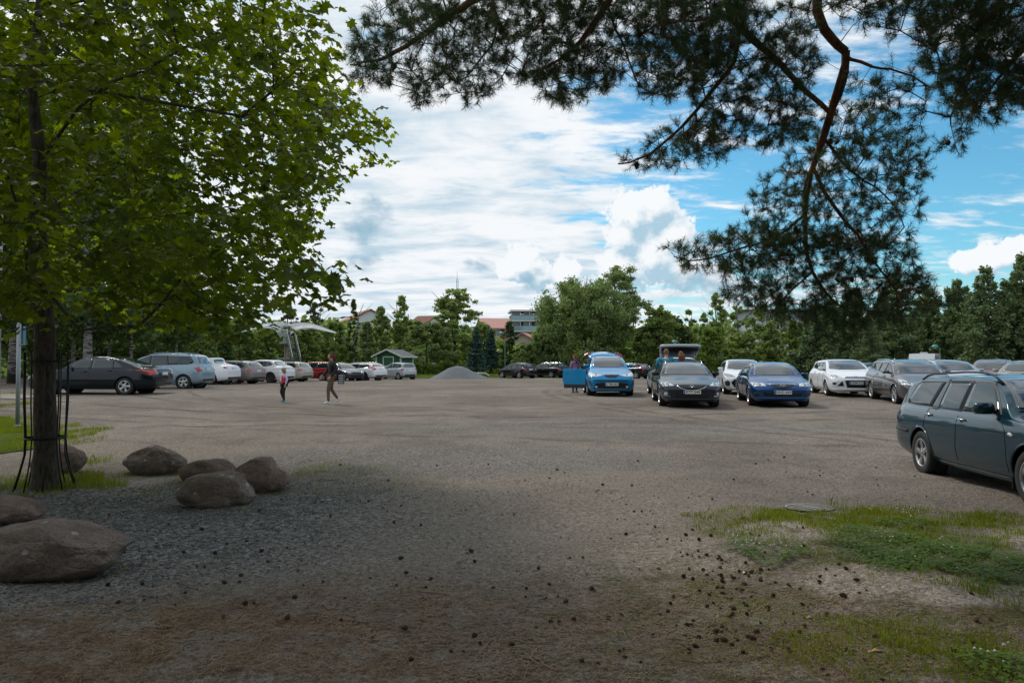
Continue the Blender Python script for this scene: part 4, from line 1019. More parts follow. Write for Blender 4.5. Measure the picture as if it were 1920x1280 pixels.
# pine wood on the right: a few built, the others copies
GP = 'pines of the wood along the right side'
protos = []
for i, (px, top, d, wd) in enumerate([(1530, 572, 60, 100), (1600, 540, 66, 110), (1680, 520, 78, 120), (1850, 500, 58, 120)]):
    protos.append(T_('pine', px, top, d, wd, 'pine', ['pine at the left end of the wood with brownish lower boughs', 'pine of the wood right behind the hanging bough', 'pine of the wood above the grey station wagon', 'pointed pine standing up against the blue sky near the right edge'][i], GP, n=9500, ls=.20, tr=.14))
def copy_to(p, px, top, d, label, group=None):
    c = copy_tree(p); c.location = at(px, d); H0 = p['H'] if 'H' in p else None
    zt = EYE+(HOR-top)*d/F-c.location.z; h0 = max((Vector(b_)[2] for b_ in p.children[0].bound_box)); s_ = zt/h0
    c.scale = (s_*RND.uniform(.92, 1.1),)*2+(s_,); c.rotation_euler = (0, 0, RND.uniform(0, 6.28)); c['label'] = label
    if group: c['group'] = group
    return c
for (px, top, d, k, lab) in [(1565, 560, 72, 1, 'pine filling the wood behind the white station wagon'), (1655, 545, 80, 3, 'pine of the wood rising behind the caravan\'s left side'), (1740, 535, 84, 0, 'pine of the wood directly over the caravan'),
                             (1795, 520, 78, 1, 'slender pine just right of the hanging bough\'s tip'), (1822, 545, 74, 2, 'shorter pine between the two pointed pines'), (1893, 520, 66, 0, 'pine of the wood behind the rose coloured car'),
                             (1920, 470, 58, 3, 'tallest pine of the wood cut by the right edge'), (1950, 500, 62, 1, 'pine at the very right edge behind the tallest one'), (1630, 590, 60, 2, 'low dark pine behind the grey station wagon\'s roof'),
                             (1880, 575, 62, 2, 'low pine with spreading boughs near the right edge'), (1785, 585, 80, 3, 'low pine right of the caravan'), (1500, 600, 66, 0, 'small pine at the outermost left of the wood'), (1990, 480, 66, 0, 'pine beyond the right edge of the wood')]:
    copy_to(protos[k], px, top, d, lab, GP)
# left birch grove behind the maple
GB = 'birches of the grove behind the maple'
bp = []
for i, (px, top, d, wd) in enumerate([(165, 70, 44, 330), (245, 140, 52, 260), (330, 300, 58, 170)]):
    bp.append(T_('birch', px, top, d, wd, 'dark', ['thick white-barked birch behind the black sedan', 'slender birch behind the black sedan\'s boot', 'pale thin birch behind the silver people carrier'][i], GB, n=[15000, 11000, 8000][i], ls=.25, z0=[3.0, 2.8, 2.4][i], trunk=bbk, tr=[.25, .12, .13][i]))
for (px, top, d, k, lab) in [(138, 120, 50, 1, 'dark-streaked birch just right of the maple trunk'), (25, 100, 46, 0, 'birch glimpsed left of the maple trunk by the metal posts'), (205, 180, 56, 1, 'pair-like thin birch left of the slender one'), (290, 260, 62, 2, 'thin birch between the sedan and the people carrier'),
                             (-60, 60, 48, 0, 'birch at the left edge of the grove'), (80, 160, 62, 1, 'birch hidden behind the maple trunk'), (372, 420, 72, 2, 'short birch by the beige block'), (-20, 220, 66, 2, 'far birch at the left end')]:
    copy_to(bp[k], px, top, d, lab, GB)
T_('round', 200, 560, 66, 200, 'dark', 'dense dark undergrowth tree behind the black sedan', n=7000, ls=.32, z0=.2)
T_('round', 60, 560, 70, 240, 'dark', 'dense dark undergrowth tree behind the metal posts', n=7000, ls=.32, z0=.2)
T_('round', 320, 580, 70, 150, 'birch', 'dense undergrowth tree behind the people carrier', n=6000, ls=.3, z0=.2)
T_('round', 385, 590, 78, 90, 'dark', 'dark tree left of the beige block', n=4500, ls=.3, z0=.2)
T_('bush', 372, 640, 70, 60, 'birch', 'low bush at the foot of the beige block', n=2500, ls=.25, cat='bush')
T_('spruce', 424, 612, 78, 40, 'dark', 'small dark conifer at the right of the beige block', n=3500, ls=.2)
# far wood behind everything, one mass
def far_wood():
    Cs = []
    for i in range(260):
        a = R(-44)+R(88)*i/259+RND.normal(0, .006); d = RND.uniform(108, 150); x, y = math.sin(a)*d/math.cos(a)*.9, d
        H = RND.uniform(5.5, 8.5)*(1.1 if x > 20 or x < -30 else (.62 if -8 < x < 4 else .98)); q = crown_pts('bush', H, 3.6, 260, .1, i); Cs.append(q+np.array([x, y, float(hgt(x, y))]))
    V, Fc = leafcloud(np.concatenate(Cs), .62, .7, 0, 1.4); o = npmesh('far_wood', V, Fc, LM['birch']); tag(o, 'far belt of low trees closing the horizon behind the park', 'wood', kind='stuff')
far_wood()
# hedge and reeds at the lawn's back
def hedge(name, pts, h0, wd, m, label, n=9000, cat='hedge'):
    Cs = []; 
    for i in range(len(pts)-1):
        a, b = Vector(pts[i]), Vector(pts[i+1]); k = int(n/(len(pts)-1)); f = RND.uniform(0, 1, k); x = a.x+(b.x-a.x)*f; y = a.y+(b.y-a.y)*f+RND.uniform(-wd/2, wd/2, k)
        top = h0*(1+.12*np.sin(x*1.7)+.08*np.sin(x*4.1)); z = top*RND.uniform(0, 1, k)**.6; Cs.append(np.column_stack([x, y, hgt(x, y)+z]))
    V, Fc = leafcloud(np.concatenate(Cs), .16, .8, -.6, 2.0); tag(npmesh(name, V, Fc, LM[m]), label, cat)
def hp(px, d): p = at(px, d); return (p.x, p.y)
hedge('hedge', [hp(620, 80), hp(700, 80), hp(800, 80), hp(900, 81)], 1.0, 1.2, 'lime', 'long pale green hedge behind the white wagon and the kiosk', 14000)
hedge('hedge', [hp(1255, 72), hp(1345, 72)], 1.0, .8, 'olive', 'low brownish clipped hedge right of the dark station wagon', 4000)
hedge('hedge', [hp(1440, 66), hp(1530, 64)], 1.2, 1.0, 'lime', 'low green hedge seen between the blue sedan and the white station wagon', 4000)
hedge('hedge', [hp(900, 92), hp(1260, 92)], 2.2, 2, 'birch', 'dark hedge under the huge willow', 9000)
# unseen tall pines added behind the camera to keep the foreground in shade
for (x, y, H, r_, lab) in [(-2.5, -4.5, 13, 5.2, 'unseen pine added for shade left behind the photographer'), (3.2, -5.5, 14, 5.5, 'unseen pine added for shade right behind the photographer'), (-8, -1.5, 11, 4.5, 'pine at the photographer\'s left')]:
    e = tree('pine', Vector((x, y, 0)), H, r_, 'pine', lab, 'unseen pines added to shade the spot of the photographer', n=4200, ls=.36, z0=3.4)
# upper crown of the overhanging pine, unseen above the frame, added for canopy shade
C = crown_pts('pine', 15, 5.6, 15000, 5.2, 99); C = C[np.array([not (p[1]+PT.y > .5 and abs((p[0]+PT.x)/(p[1]+PT.y)) < .8 and (p[2]-EYE)/(p[1]+PT.y) < .60) for p in C])]
V, Fc = leafcloud(C, .22, .5, 0, 2.2); npmesh('upper_crown', V, Fc, LM['pine'], pine)

def unseen_wood_behind():  # tree mass added out of view to darken car reflections and the foreground
    Cs = []
    for i in range(46):
        a = R(100)+R(160)*i/45; d = RND.uniform(17, 26); x, y = math.sin(a)*d, math.cos(a)*d-4; H = RND.uniform(10, 14); q = crown_pts('round', H, 3.4, 420, .3, 500+i); Cs.append(q+np.array([x, y, 0]))
    V, Fc = leafcloud(np.concatenate(Cs), .75, .7, 0, 1.4); tag(npmesh('wood', V, Fc, LM['dark']), 'unseen dark wood added behind the viewpoint to darken reflections and foreground', 'wood', kind='stuff')
unseen_wood_behind()
# ================================================================== CARS
def smooth_interp(pts, s, win):
    pts = np.array(pts, float); g_ = np.linspace(-.5, pts[-1, 0]+.5, 1400); v = np.interp(g_, pts[:, 0], pts[:, 1]); st = g_[1]-g_[0]; k = max(1, int(win/st))
    ker = np.hanning(k+2)[1:-1]; ker /= ker.sum(); pad = len(ker)//2
    v2 = np.convolve(np.pad(v, (pad, len(ker)-1-pad), 'edge'), ker, 'valid'); return np.interp(s, g_, v2)
CACHE_TXT = {}
def text_mesh(txt, size):
    k = (txt, size)
    if k in CACHE_TXT: return CACHE_TXT[k]
    cu = bpy.data.curves.new('txt', 'FONT'); cu.body = txt; cu.size = size; cu.align_x = 'CENTER'; cu.align_y = 'CENTER'; cu.resolution_u = 2; cu.offset = size*.018
    o = bpy.data.objects.new('txt', cu); COL.objects.link(o); bpy.context.view_layer.update()
    me = bpy.data.meshes.new_from_object(o.evaluated_get(bpy.context.evaluated_depsgraph_get())); bpy.data.objects.remove(o); CACHE_TXT[k] = me; return me

class Car:
    """s runs from the nose (0) to the tail (L); y>0 is the car's left; local x = L/2 - s points forward"""
    def __init__(c, name, sp, loc, alpha, label, cat='car', group=None):
        c.sp = sp; c.L, c.W = sp['L'], sp['W']; c.root = empty(name, loc, 0)
        # alpha: heading turned from 'towards the camera' (-y) to the left (-x), degrees
        c.root.rotation_euler = (0, 0, R(-90-alpha)); tag(c.root, label, cat, group)
        c.paint = sp['paint']; c.skin(); c.wheels()
    def hw(c, s):
        sp = c.sp; hw = c.W/2; rf, rr = sp.get('rf', .62), sp.get('rr', .50); kf, kr = sp.get('kf', .66), sp.get('kr', .80)
        f = np.clip(s/rf, 0, 1); r = np.clip((c.L-s)/rr, 0, 1)
        a = kf+(1-kf)*(1-(1-f)**2.3)**(1/2.0); b = kr+(1-kr)*(1-(1-r)**2.4)**(1/2.0)
        mid = 1-.03*np.clip(np.abs(s-c.L/2)/(c.L/2), 0, 1)**2
        return hw*np.minimum(a, b)*mid
    def section(c, s):
        sp = c.sp; top = float(smooth_interp(sp['prof'], s, .16)); belt0 = float(smooth_interp(sp['belt'], s, .25)); W_ = float(c.hw(np.array(s)))
        H = sp['H']; zb = float(np.interp(s, [0, .25, .7, c.L-.7, c.L-.2, c.L], [.24, .19, .20, .20, .26, .34])); crown = sp.get('crown', .045)
        crown_ = crown+.02*(top < belt0+.2)
        ze = top-crown_; belt = min(belt0, ze); 
        def ys(z):
            t = z-.60; k = 1-(.12*(t/.4)**3 if t > 0 else .07*(t/.36)**2)
            if .34 < z < .80: k += .005*math.sin((z-.34)/.46*math.pi*2)
            return W_*k
        pts = [(0, zb), (W_*.5, zb-.01), (W_*.86, zb), (ys(zb)*.97, zb+.03)]
        for i in range(1, 11): z = zb+.03+(belt-zb-.03)*i/10; pts.append((ys(z), z))
        yb = ys(belt); wr = sp.get('wr', .66)*c.W/2*min(1, W_/(c.W/2)+.02); Hr = H-crown
        pts.append((yb-.018, belt+.010))
        for i in range(1, 8):
            z = belt+.01+(ze-belt-.01)*i/7 if ze > belt+.02 else belt+.01; g = max(0, (z-belt)/(max(Hr-belt, .2))); y = (yb-.018)+(wr-yb+.018)*min(1, g)**1.12; pts.append((y, z))
        ye, zE = pts[-1]
        for f in (.97, .92, .84, .70, .52, .33, .16, 0): z = zE+(top-zE)*(1-f**3.2)**.75 if zE < top else top; pts.append((ye*f, z))
        return pts
    def skin(c):
        sp = c.sp; n = sp.get('n', 110); ss = np.linspace(0, c.L, 600); pr = np.array([float(smooth_interp(sp['prof'], q, .16)) for q in ss[::6]]); pr = np.interp(ss, ss[::6], pr)
        dens = 1+.9*np.abs(np.gradient(pr, ss)).clip(0, 3)+3.0*np.exp(-ss/.18)+3.0*np.exp(-(c.L-ss)/.16); cs = np.cumsum(dens); cs = (cs-cs[0])/(cs[-1]-cs[0]); st = np.interp(np.linspace(0, 1, n), cs, ss)
        secs = [c.section(q) for q in st]; m = len(secs[0]); ring = m*2-2
        V = []
        for s_, sec in zip(st, secs):
            x = c.L/2-s_
            V += [(x, y, z) for (y, z) in sec]+[(x, -y, z) for (y, z) in sec[-2:0:-1]]
        V = np.array(V); Fc = []
        for i in range(n-1):
            for k in range(ring): Fc.append((i*ring+k, i*ring+(k+1) % ring, (i+1)*ring+(k+1) % ring, (i+1)*ring+k))
        for e in (0, n-1):
            for k in range(m-1):
                a, b = k, k+1; a2, b2 = (ring-a) % ring, (ring-b) % ring; q = [e*ring+a, e*ring+b, e*ring+b2, e*ring+a2]
                q = list(dict.fromkeys(q))
                if len(q) >= 3: Fc.append(tuple(q if e == 0 else q[::-1]))
        c.bvh = BVHTree.FromPolygons([tuple(v) for v in V], Fc)
        # wheel arches
        Ra = sp['rw']+.055; c.axles = [c.L/2-sp['fo'], c.L/2-sp['fo']-sp['wb']]; keep = []; Vc = V.copy()
        drop = np.zeros(len(V), bool)
        for ax in c.axles:
            r = np.hypot(V[:, 0]-ax, V[:, 2]-sp['rw']); inn = (r < Ra) & (np.abs(V[:, 1]) > c.W/2*.55); drop |= inn
            k = inn & (r > 1e-6); f = Ra/r[k]
            Vc[k, 0] = ax+(V[k, 0]-ax)*f; Vc[k, 2] = sp['rw']+(V[k, 2]-sp['rw'])*f
        Fk = [f for f in Fc if not all(drop[list(f)])]
        b = MB(); b.v = [tuple(v) for v in Vc]; b.f = Fk; b.n = len(Vc); c.body = b.build('body', c.paint, c.root, True, merge=True)
        # inner underbody closes the arches
        iw = c.W/2-.24; ub = MB()
        for ax in c.axles:
            ub.lathe([(.01, -iw), (Ra+.02, -iw), (Ra+.02, -iw-.14)], 24, Matrix.Translation((ax, 0, sp['rw'])), 'Y'); ub.lathe([(.01, iw), (Ra+.02, iw), (Ra+.02, iw+.14)], 24, Matrix.Translation((ax, 0, sp['rw'])), 'Y')
        ub.box((0, 0, .24), (c.L-.9, c.W-.62, .10)); ub.build('underbody', void_m, c.root)
        # arch lips
        lipm = sp.get('lip', None)
        for ax in c.axles:
            for sd in (1, -1):
                pts = []
                for a in np.linspace(R(-22), R(202), 27):
                    x, z = ax+Ra*math.cos(a), sp['rw']+Ra*math.sin(a); h_ = c.bvh.ray_cast(Vector((x, sd*2, z)), Vector((0, -sd, 0)))
                    if h_[0] is not None and z > .2: pts.append(h_[0]+Vector((0, sd*-.004, 0)))
                if len(pts) > 3: lb = MB(); lb.tube(pts, .014 if not lipm else .030, 5); lb.build('arch_trim', lipm or c.paint, c.root, True)
    def cast(c, axis, u, v):
        """side: u=s v=z; front/rear: u=y v=z; top: u=s v=y"""
        if axis in ('left', 'right'):
            sd = 1 if axis == 'left' else -1; o, d = Vector((c.L/2-u, sd*3, v)), Vector((0, -sd, 0))
        elif axis == 'front': o, d = Vector((c.L, u, v)), Vector((-1, 0, 0))
        elif axis == 'rear': o, d = Vector((-c.L, u, v)), Vector((1, 0, 0))
        else: o, d = Vector((c.L/2-u, v, 3)), Vector((0, 0, -1))
        h_ = c.bvh.ray_cast(o, d)
        return h_[0], h_[1]
    def patch(c, mb, axis, poly, off, nr=8, nc=8, thick=.0):
        poly = [(float(a), float(b)) for a, b in poly]; vs_ = sorted(set([round(p[1], 4) for p in poly])); lo, hi = vs_[0], vs_[-1]
        rows = sorted(set(list(np.linspace(lo+1e-4, hi-1e-4, nr))+[min(max(q, lo+1e-4), hi-1e-4) for q in vs_])); G_ = []
        for v in rows:
            xs = []
            for i in range(len(poly)):
                (a0, b0), (a1, b1) = poly[i], poly[(i+1) % len(poly)]
                if (b0 <= v < b1) or (b1 <= v < b0): xs.append(a0+(a1-a0)*(v-b0)/(b1-b0))
            if len(xs) < 2: continue
            x0, x1 = min(xs), max(xs); row = []
            for j in range(nc+1):
                u = x0+(x1-x0)*j/nc; p, nrm = c.cast(axis, u, v)
                if p is None: row = None; break
                row.append((p, nrm))
            if row: G_.append(row)
        if len(G_) < 2: return
        nR = len(G_); V = []; outn = {'left': Vector((0, 1, 0)), 'right': Vector((0, -1, 0)), 'front': Vector((1, 0, 0)), 'rear': Vector((-1, 0, 0)), 'top': Vector((0, 0, 1))}[axis]
        for row in G_:
            for (p, nm) in row:
                if nm.dot(outn) < 0: nm = -nm
                V.append(p+nm*off)
        ctr = sum(V, Vector())/len(V)
        Fc = [(i*(nc+1)+j, i*(nc+1)+j+1, (i+1)*(nc+1)+j+1, (i+1)*(nc+1)+j) for i in range(nR-1) for j in range(nc)]
        # skirt
        bd = [(0, j) for j in range(nc+1)]+[(i, nc) for i in range(1, nR)]+[(nR-1, j) for j in range(nc-1, -1, -1)]+[(i, 0) for i in range(nR-2, 0, -1)]
        k0 = len(V)
        for (i, j) in bd:
            p, nm = G_[i][j]
            if nm.dot(outn) < 0: nm = -nm
            V.append(p-nm*.004)
        for q in range(len(bd)):
            i, j = bd[q]; i2, j2 = bd[(q+1) % len(bd)]; Fc.append((i*(nc+1)+j, i2*(nc+1)+j2, k0+(q+1) % len(bd), k0+q))
        mb.add(V, Fc)
    def part(c, name, mat, specs, off=.004, parent=None, nr=8, nc=8, smooth=True):
        mb = MB()
        for ax, poly in specs: c.patch(mb, ax, poly, off, nr, nc)
        if mb.n: return mb.build(name, mat, parent or c.root, smooth)
    def mir(c, poly): return [(-a, b) for a, b in poly]
    def wheels(c):
        sp = c.sp; r = sp['rw']; rr = r*sp.get('rimf', .66); w_ = .21; key = 'whl_%s_%s_%s' % (r, sp.get('spokes', 5), sp.get('rimc', 'l'))
        if key not in MATS:
            t = MB(); t.lathe([(rr*.96, -.085), (rr*1.02, -.1), (r*.93, -.105), (r*.985, -.09), (r, -.06), (r, .06), (r*.985, .09), (r*.93, .105), (rr*1.02, .1), (rr*.96, .085)], 36, None, 'Y')
            tm = t.build('tyre', tyre_m, None, True); m1 = tm.data; bpy.data.objects.remove(tm)
            q = MB(); q.lathe([(rr*1.0, .095), (rr*1.03, .100), (rr*.95, .103), (rr*.90, .085), (rr*.88, .02), (rr*.88, -.06)], 36, None, 'Y')
            ns = sp.get('spokes', 5)
            for k in range(ns):
                a = 2*math.pi*k/ns; ww = {5: .34, 10: .15, 7: .2}.get(ns, .2)*rr*.55
                M = Matrix.Rotation(a, 4, 'Y')
                pr = [(rr*.14, ww*1.15, .088), (rr*.45, ww*.8, .080), (rr*.90, ww*1.25, .088)]
                V = []
                for (x, hw_, y) in pr: V += [M @ Vector((x, y, -hw_)), M @ Vector((x, y+.008, 0)), M @ Vector((x, y, hw_)), M @ Vector((x, y-.04, hw_)), M @ Vector((x, y-.04, -hw_))]
                Fc = []
                for i in range(2):
                    for j in range(5): Fc.append((5*i+j, 5*i+(j+1) % 5, 5*i+5+(j+1) % 5, 5*i+5+j))
                q.add(V, Fc)
            q.lathe([(0.001, .098), (rr*.16, .096), (rr*.20, .088), (rr*.20, .03)], 20, None, 'Y')
            for k in range(5):
                a = 2*math.pi*(k+.5)/5; q.box((rr*.13*math.cos(a)*1.9, .09, rr*.13*math.sin(a)*1.9), (.018, .02, .018))
            rm = q.build('rim', rim_dark if sp.get('rimc') == 'd' else rim_m, None, False); m2 = rm.data; bpy.data.objects.remove(rm)
            h_ = MB(); h_.lathe([(.001, .02), (rr*.60, .02), (rr*.60, .0), (rr*.88, .0), (rr*.88, -.06)], 24, None, 'Y'); hm = h_.build('hub', mat_simple('brake_steel', (.10, .09, .085), .5, .6), None); m3 = hm.data; bpy.data.objects.remove(hm)
            MATS[key] = (m1, m2, m3)
        m1, m2, m3 = MATS[key]
        for i, ax in enumerate(c.axles):
            for sd in (1, -1):
                h_ = bpy.data.objects.new('wheel', m3); COL.objects.link(h_); h_.parent = c.root; h_.location = (ax, sd*(c.W/2-.125), r-.006)
                a0 = RND.uniform(0, 6.28); h_.rotation_euler = (0, a0, 0) if sd > 0 else (0, a0, math.pi)
                if i == 0 and sp.get('steer'): h_.rotation_euler = (0, 0, R(sp['steer'])+(0 if sd > 0 else math.pi))
                for nm, me in (('tyre', m1), ('rim', m2)):
                    o = bpy.data.objects.new(nm, me); COL.objects.link(o); o.parent = h_
    # -------- standard fittings
    def side_windows(c, wins, door_splits=None, frame=True, trim=None):
        """wins: outlines (s,z); the first ones from the front"""
        for sd in ('left', 'right'):
            for w_ in wins:
                o = c.part('side_window', glass_hi, [(sd, w_)], .006, nr=8, nc=10)
                if frame and o is not None:
                    mb = MB(); q = np.array(w_); ce = q.mean(0); d = q-ce; g_ = ce+d*(1+.042/np.maximum(np.linalg.norm(d, axis=1, keepdims=True), .1)); c.patch(mb, sd, g_, .003, 8, 10)
                    if mb.n: mb.build('window_frame', blackp, o, True)
    def doors(c, seams, handles, sill=.30):
        """seams: polylines (s,z) drawn as dark gaps; handles: (s,z)"""
        for sd in ('left', 'right'):
            for pl in seams:
                mb = MB(); P_ = [c.cast(sd, *q) for q in densify(pl, .06)]; sg = 1 if sd == 'left' else -1
                pts = [p+Vector((0, sg*.0005, 0)) for p, n in P_ if p is not None]
                if len(pts) > 1: mb.tube(pts, .0045, 4)
                if mb.n: mb.build('door_gap', void_m, c.root)
            for (s_, z) in handles:
                p, n = c.cast(sd, s_, z); sg = 1 if sd == 'left' else -1
                if p is None: continue
                hb = MB(); hb.tube([p+Vector((.085, sg*.006, .0)), p+Vector((.06, sg*.034, .003)), p+Vector((-.06, sg*.034, .003)), p+Vector((-.085, sg*.006, 0))], .011, 6); hb.build('door_handle', c.sp.get('handle', c.paint), c.root, True)
                pc = MB(); c.patch(pc, sd, [(s_+.05*math.cos(a), z-.01+.028*math.sin(a)) for a in np.linspace(0, 6.28, 9)[:-1]], .0015, 4, 4); pc.build('handle_recess', void_m, c.root)
    def mirrors(c, s_, z, sz=(.10, .20, .14), mat=None):
        for sd in (1, -1):
            p, n = c.cast('left' if sd > 0 else 'right', s_, z-.03)
            if p is None: continue
            b = MB(); M = Matrix.Rotation(sd*R(-8), 4, 'Z'); b.ball(p+Vector((.02, sd*.135, .05)), (sz[0]*.62, sz[1]*.55, sz[2]*.55), 14, 8, M)
            for i, v in enumerate(b.v):   # flatten the glass side and square up
                q = Vector(v)-(p+Vector((.02, sd*.135, .05))); q.x = max(q.x, -.028); q.z = max(-sz[2]*.42, min(sz[2]*.42, q.z*1.15)); q.y = max(-sz[1]*.48, min(sz[1]*.48, q.y)); b.v[i] = tuple(q+(p+Vector((.02, sd*.135, .05))))
            m_ = b.build('mirror', mat or c.paint, c.root, True)
            a = MB(); a.bar(p, p+Vector((.01, sd*.08, .02)), .05, .03); a.build('mirror_arm', blackp, m_)
            g_ = MB(); g_.box(p+Vector((-.010, sd*.135, .05)), (.006, sz[1]*.82, sz[2]*.72)); g_.build('mirror_glass', chrome, m_)
    def rails(c, s0, s1, mat, h_=.045, yk=.93):
        for sd in (1, -1):
            b = MB(); pts = []
            for i in range(13):
                s_ = s0+(s1-s0)*i/12; y = c.sp.get('wr', .66)*c.W/2*yk*sd; p, n = c.cast('top', s_, y)
                if p is None: continue
                lift = h_*min(1, math.sin(math.pi*i/12)*3.2); pts.append(p+Vector((0, 0, lift+.008)))
            b.tube(pts, .015, 6); b.build('roof_rail', mat, c.root, True)
    def plate(c, axis, z, txt, y=0.0, w_=.50, h_=.115):
        p, n = c.cast(axis, y, z); sg = 1 if axis == 'front' else -1
        if p is None: return
        x = max([(c.cast(axis, y+q, z)[0].x*sg if c.cast(axis, y+q, z)[0] else -9) for q in (-w_/2, 0, w_/2)])*sg
        b = MB(); b.box((x+sg*.012, y, z), (.014, w_, h_)); pl = b.build('number_plate', plate_m, c.root)
        e = MB(); e.box((x+sg*.019, y-sg*(w_/2-.025), z), (.004, .045, h_*.94)); e.build('plate_band', euro_m, pl)
        if txt:
            me = text_mesh(txt, h_*.92); o = bpy.data.objects.new('plate_text', me.copy()); o.data.materials.clear(); o.data.materials.append(ink_m); COL.objects.link(o); o.parent = pl
            o.location = (x+sg*.0205, y+sg*.02, z); o.rotation_euler = (R(90), 0, R(90) if sg > 0 else R(-90)); o.scale = (1.05, 1, 1)
    def wipers(c, z0, y0=.55):
        b = MB()
        for y in (-y0*.1, y0*.8):
            p, n = c.cast('front', y, z0); q, n2 = c.cast('front', y-y0*.75, z0+.05)
            if p and q: b.tube([p+n*.02, (p+q)/2+n*.03, q+n2*.015], .007, 4)
        if b.n: b.build('wiper', void_m, c.root)
def densify(pl, st):
    out = []
    for i in range(len(pl)-1):
        a, b = np.array(pl[i], float), np.array(pl[i+1], float); k = max(1, int(np.linalg.norm(b-a)/st))
        out += [tuple(a+(b-a)*j/k) for j in range(k)]
    return out+[tuple(pl[-1])]
def arcpoly(cx, cz, rx, rz, a0=0, a1=360, n=14): return [(cx+rx*math.cos(R(a)), cz+rz*math.sin(R(a))) for a in np.linspace(a0, a1, n, endpoint=a1-a0 < 360)]

# body kinds: profile of hood-windscreen-roof-tail, belt line
def kind_wagon(L=4.7, H=1.48, hood=.98, cowl=1.20, nose=.70, slope=.82, tail=.50, belt=.95, beltr=1.0, rear=1.02, roofr=1.0):
    return dict(prof=[(0, nose-.12), (.03, nose-.02), (.12, nose+.03), (.5, hood-.13), (cowl-.1, hood), (cowl+.05, hood+.02), (cowl+slope*.55, H-.20), (cowl+slope, H-.05), (cowl+slope+.35, H-.008), (L*.6, H), (L-1.0, H-.025*roofr), (L-tail, H-.08*roofr), (L-tail+.12, H-.17*roofr), (L-.12, rear), (L-.05, rear-.12), (L, rear-.30)],
                belt=[(0, nose-.16), (.3, nose), (.9, hood-.13), (cowl, belt-.04), (L*.5, belt), (L-.8, beltr), (L-.2, beltr-.02), (L, rear-.36)], H=H, L=L)
def kind_sedan(L=4.7, H=1.44, hood=.96, cowl=1.2, nose=.68, slope=.85, belt=.92, deck=1.05, rc=1.15, dl=.52):
    return dict(prof=[(0, nose-.12), (.03, nose-.02), (.12, nose+.03), (.5, hood-.13), (cowl-.1, hood), (cowl+.05, hood+.02), (cowl+slope*.55, H-.19), (cowl+slope, H-.05), (cowl+slope+.4, H-.005), (L-rc-.75, H-.02), (L-rc-.35, H-.10), (L-dl-.05, deck+.05), (L-dl+.1, deck+.01), (L-.10, deck-.02), (L-.03, deck-.10), (L, deck-.30)],
                belt=[(0, nose-.16), (.3, nose), (.9, hood-.13), (cowl, belt-.04), (L*.5, belt), (L-.8, belt+.03), (L, deck-.34)], H=H, L=L)
def place_axle(px, d, alpha, sp, side='right', axle='front'):
    """centre of a car from the ground point below its front wheel on the image-left side"""
    p = at(px, d); a = R(alpha); fwd = Vector((-math.sin(a), -math.cos(a), 0)); left = Vector((-fwd.y, fwd.x, 0))
    off = sp['W']/2-.1; lateral = -left if side == 'right' else left
    ax = sp['L']/2-sp['fo']-(0 if axle == 'front' else sp['wb'])
    c = p-lateral*off-fwd*ax; c.z = float(hgt(c.x, c.y)); return c
def tilt(c, loc, alpha, sp):
    """rest all four wheels on the slope"""
    a = R(alpha); fwd = Vector((-math.sin(a), -math.cos(a), 0)); h2 = sp['wb']/2
    z1 = float(hgt(*(loc+fwd*h2).xy)); z2 = float(hgt(*(loc-fwd*h2).xy)); c.root.rotation_mode = 'XYZ'
    c.root.rotation_euler = (0, -math.atan2(z1-z2, sp['wb']), R(-90-alpha)); c.root.location.z = (z1+z2)/2

# window sets scaled off the profile
def win_wagon(sp, cowl, slope, tail, bf=.95, br=1.0, H=1.48, split=(1.95, 2.80, 3.55), pil=.035, quarter=True):
    L = sp['L']; t = H-.14; z0 = bf+.035; z1 = (bf+br)/2+.035; z2 = br+.03
    W1 = [(cowl+.20, z0), (split[0]+.0, z0+.005), (split[0]-.02, t), (cowl+slope*.95, t-.02), (cowl+slope*.62, t-.16)]
    W2 = [(split[0]+.06, z0+.005), (split[1]-.02, z1), (split[1]-.10, t+.0), (split[0]+.05, t+.005)]
    W3 = [(split[1]+.04, z1), (L-tail-.12, z2+.02), (L-tail-.02, z2+.10), (L-tail-.20, t-.035), (split[1]-.03, t)]
    return [W1, W2, W3]
# ------------------------------------------------------------------ individual cars
GR = 'cars parked in the right-hand rows'
def ws_poly(sp, z0, z1, y0, y1, curve=.03):
    """windscreen / rear window outline in (y,z)"""
    return [(-y0, z0+curve), (-y0*.5, z0+.008), (y0*.5, z0+.008), (y0, z0+curve), (y1, z1-.02), (y1*.6, z1), (-y1*.6, z1), (-y1, z1-.02)]
def std(name, label, sp, loc, alpha, wins=None, hood=.98, cowl=1.2, ztop=None, seams=None, handles=None, mirror=None, mirror_mat=None, group='cars parked in the car park', ws=None, rw=None, cat='car'):
    c = Car(name, sp, loc, alpha, label, cat, group); tilt(c, loc, alpha, sp); H = sp['H']; wr = sp.get('wr', .66)*sp['W']/2; hb = sp['W']/2*.80
    zt = ztop or H-.055
    c.part('windscreen', glass, [('front', ws or ws_poly(sp, hood+.035, zt, hb*.93, wr*.93))], .005, nr=12, nc=16)
    if rw: c.part('rear_window', glass, [('rear', rw)], .005, nr=10, nc=14)
    if wins: c.side_windows(wins)
    if seams: c.doors(seams, handles or [])
    if mirror: c.mirrors(*mirror, mat=mirror_mat)
    c.wipers(hood+.05, hb*.7)
    if group == GR and 'raised high' not in label: c.root.scale = (1, 1, .99 if 'crossover' in label else .94)
    return c
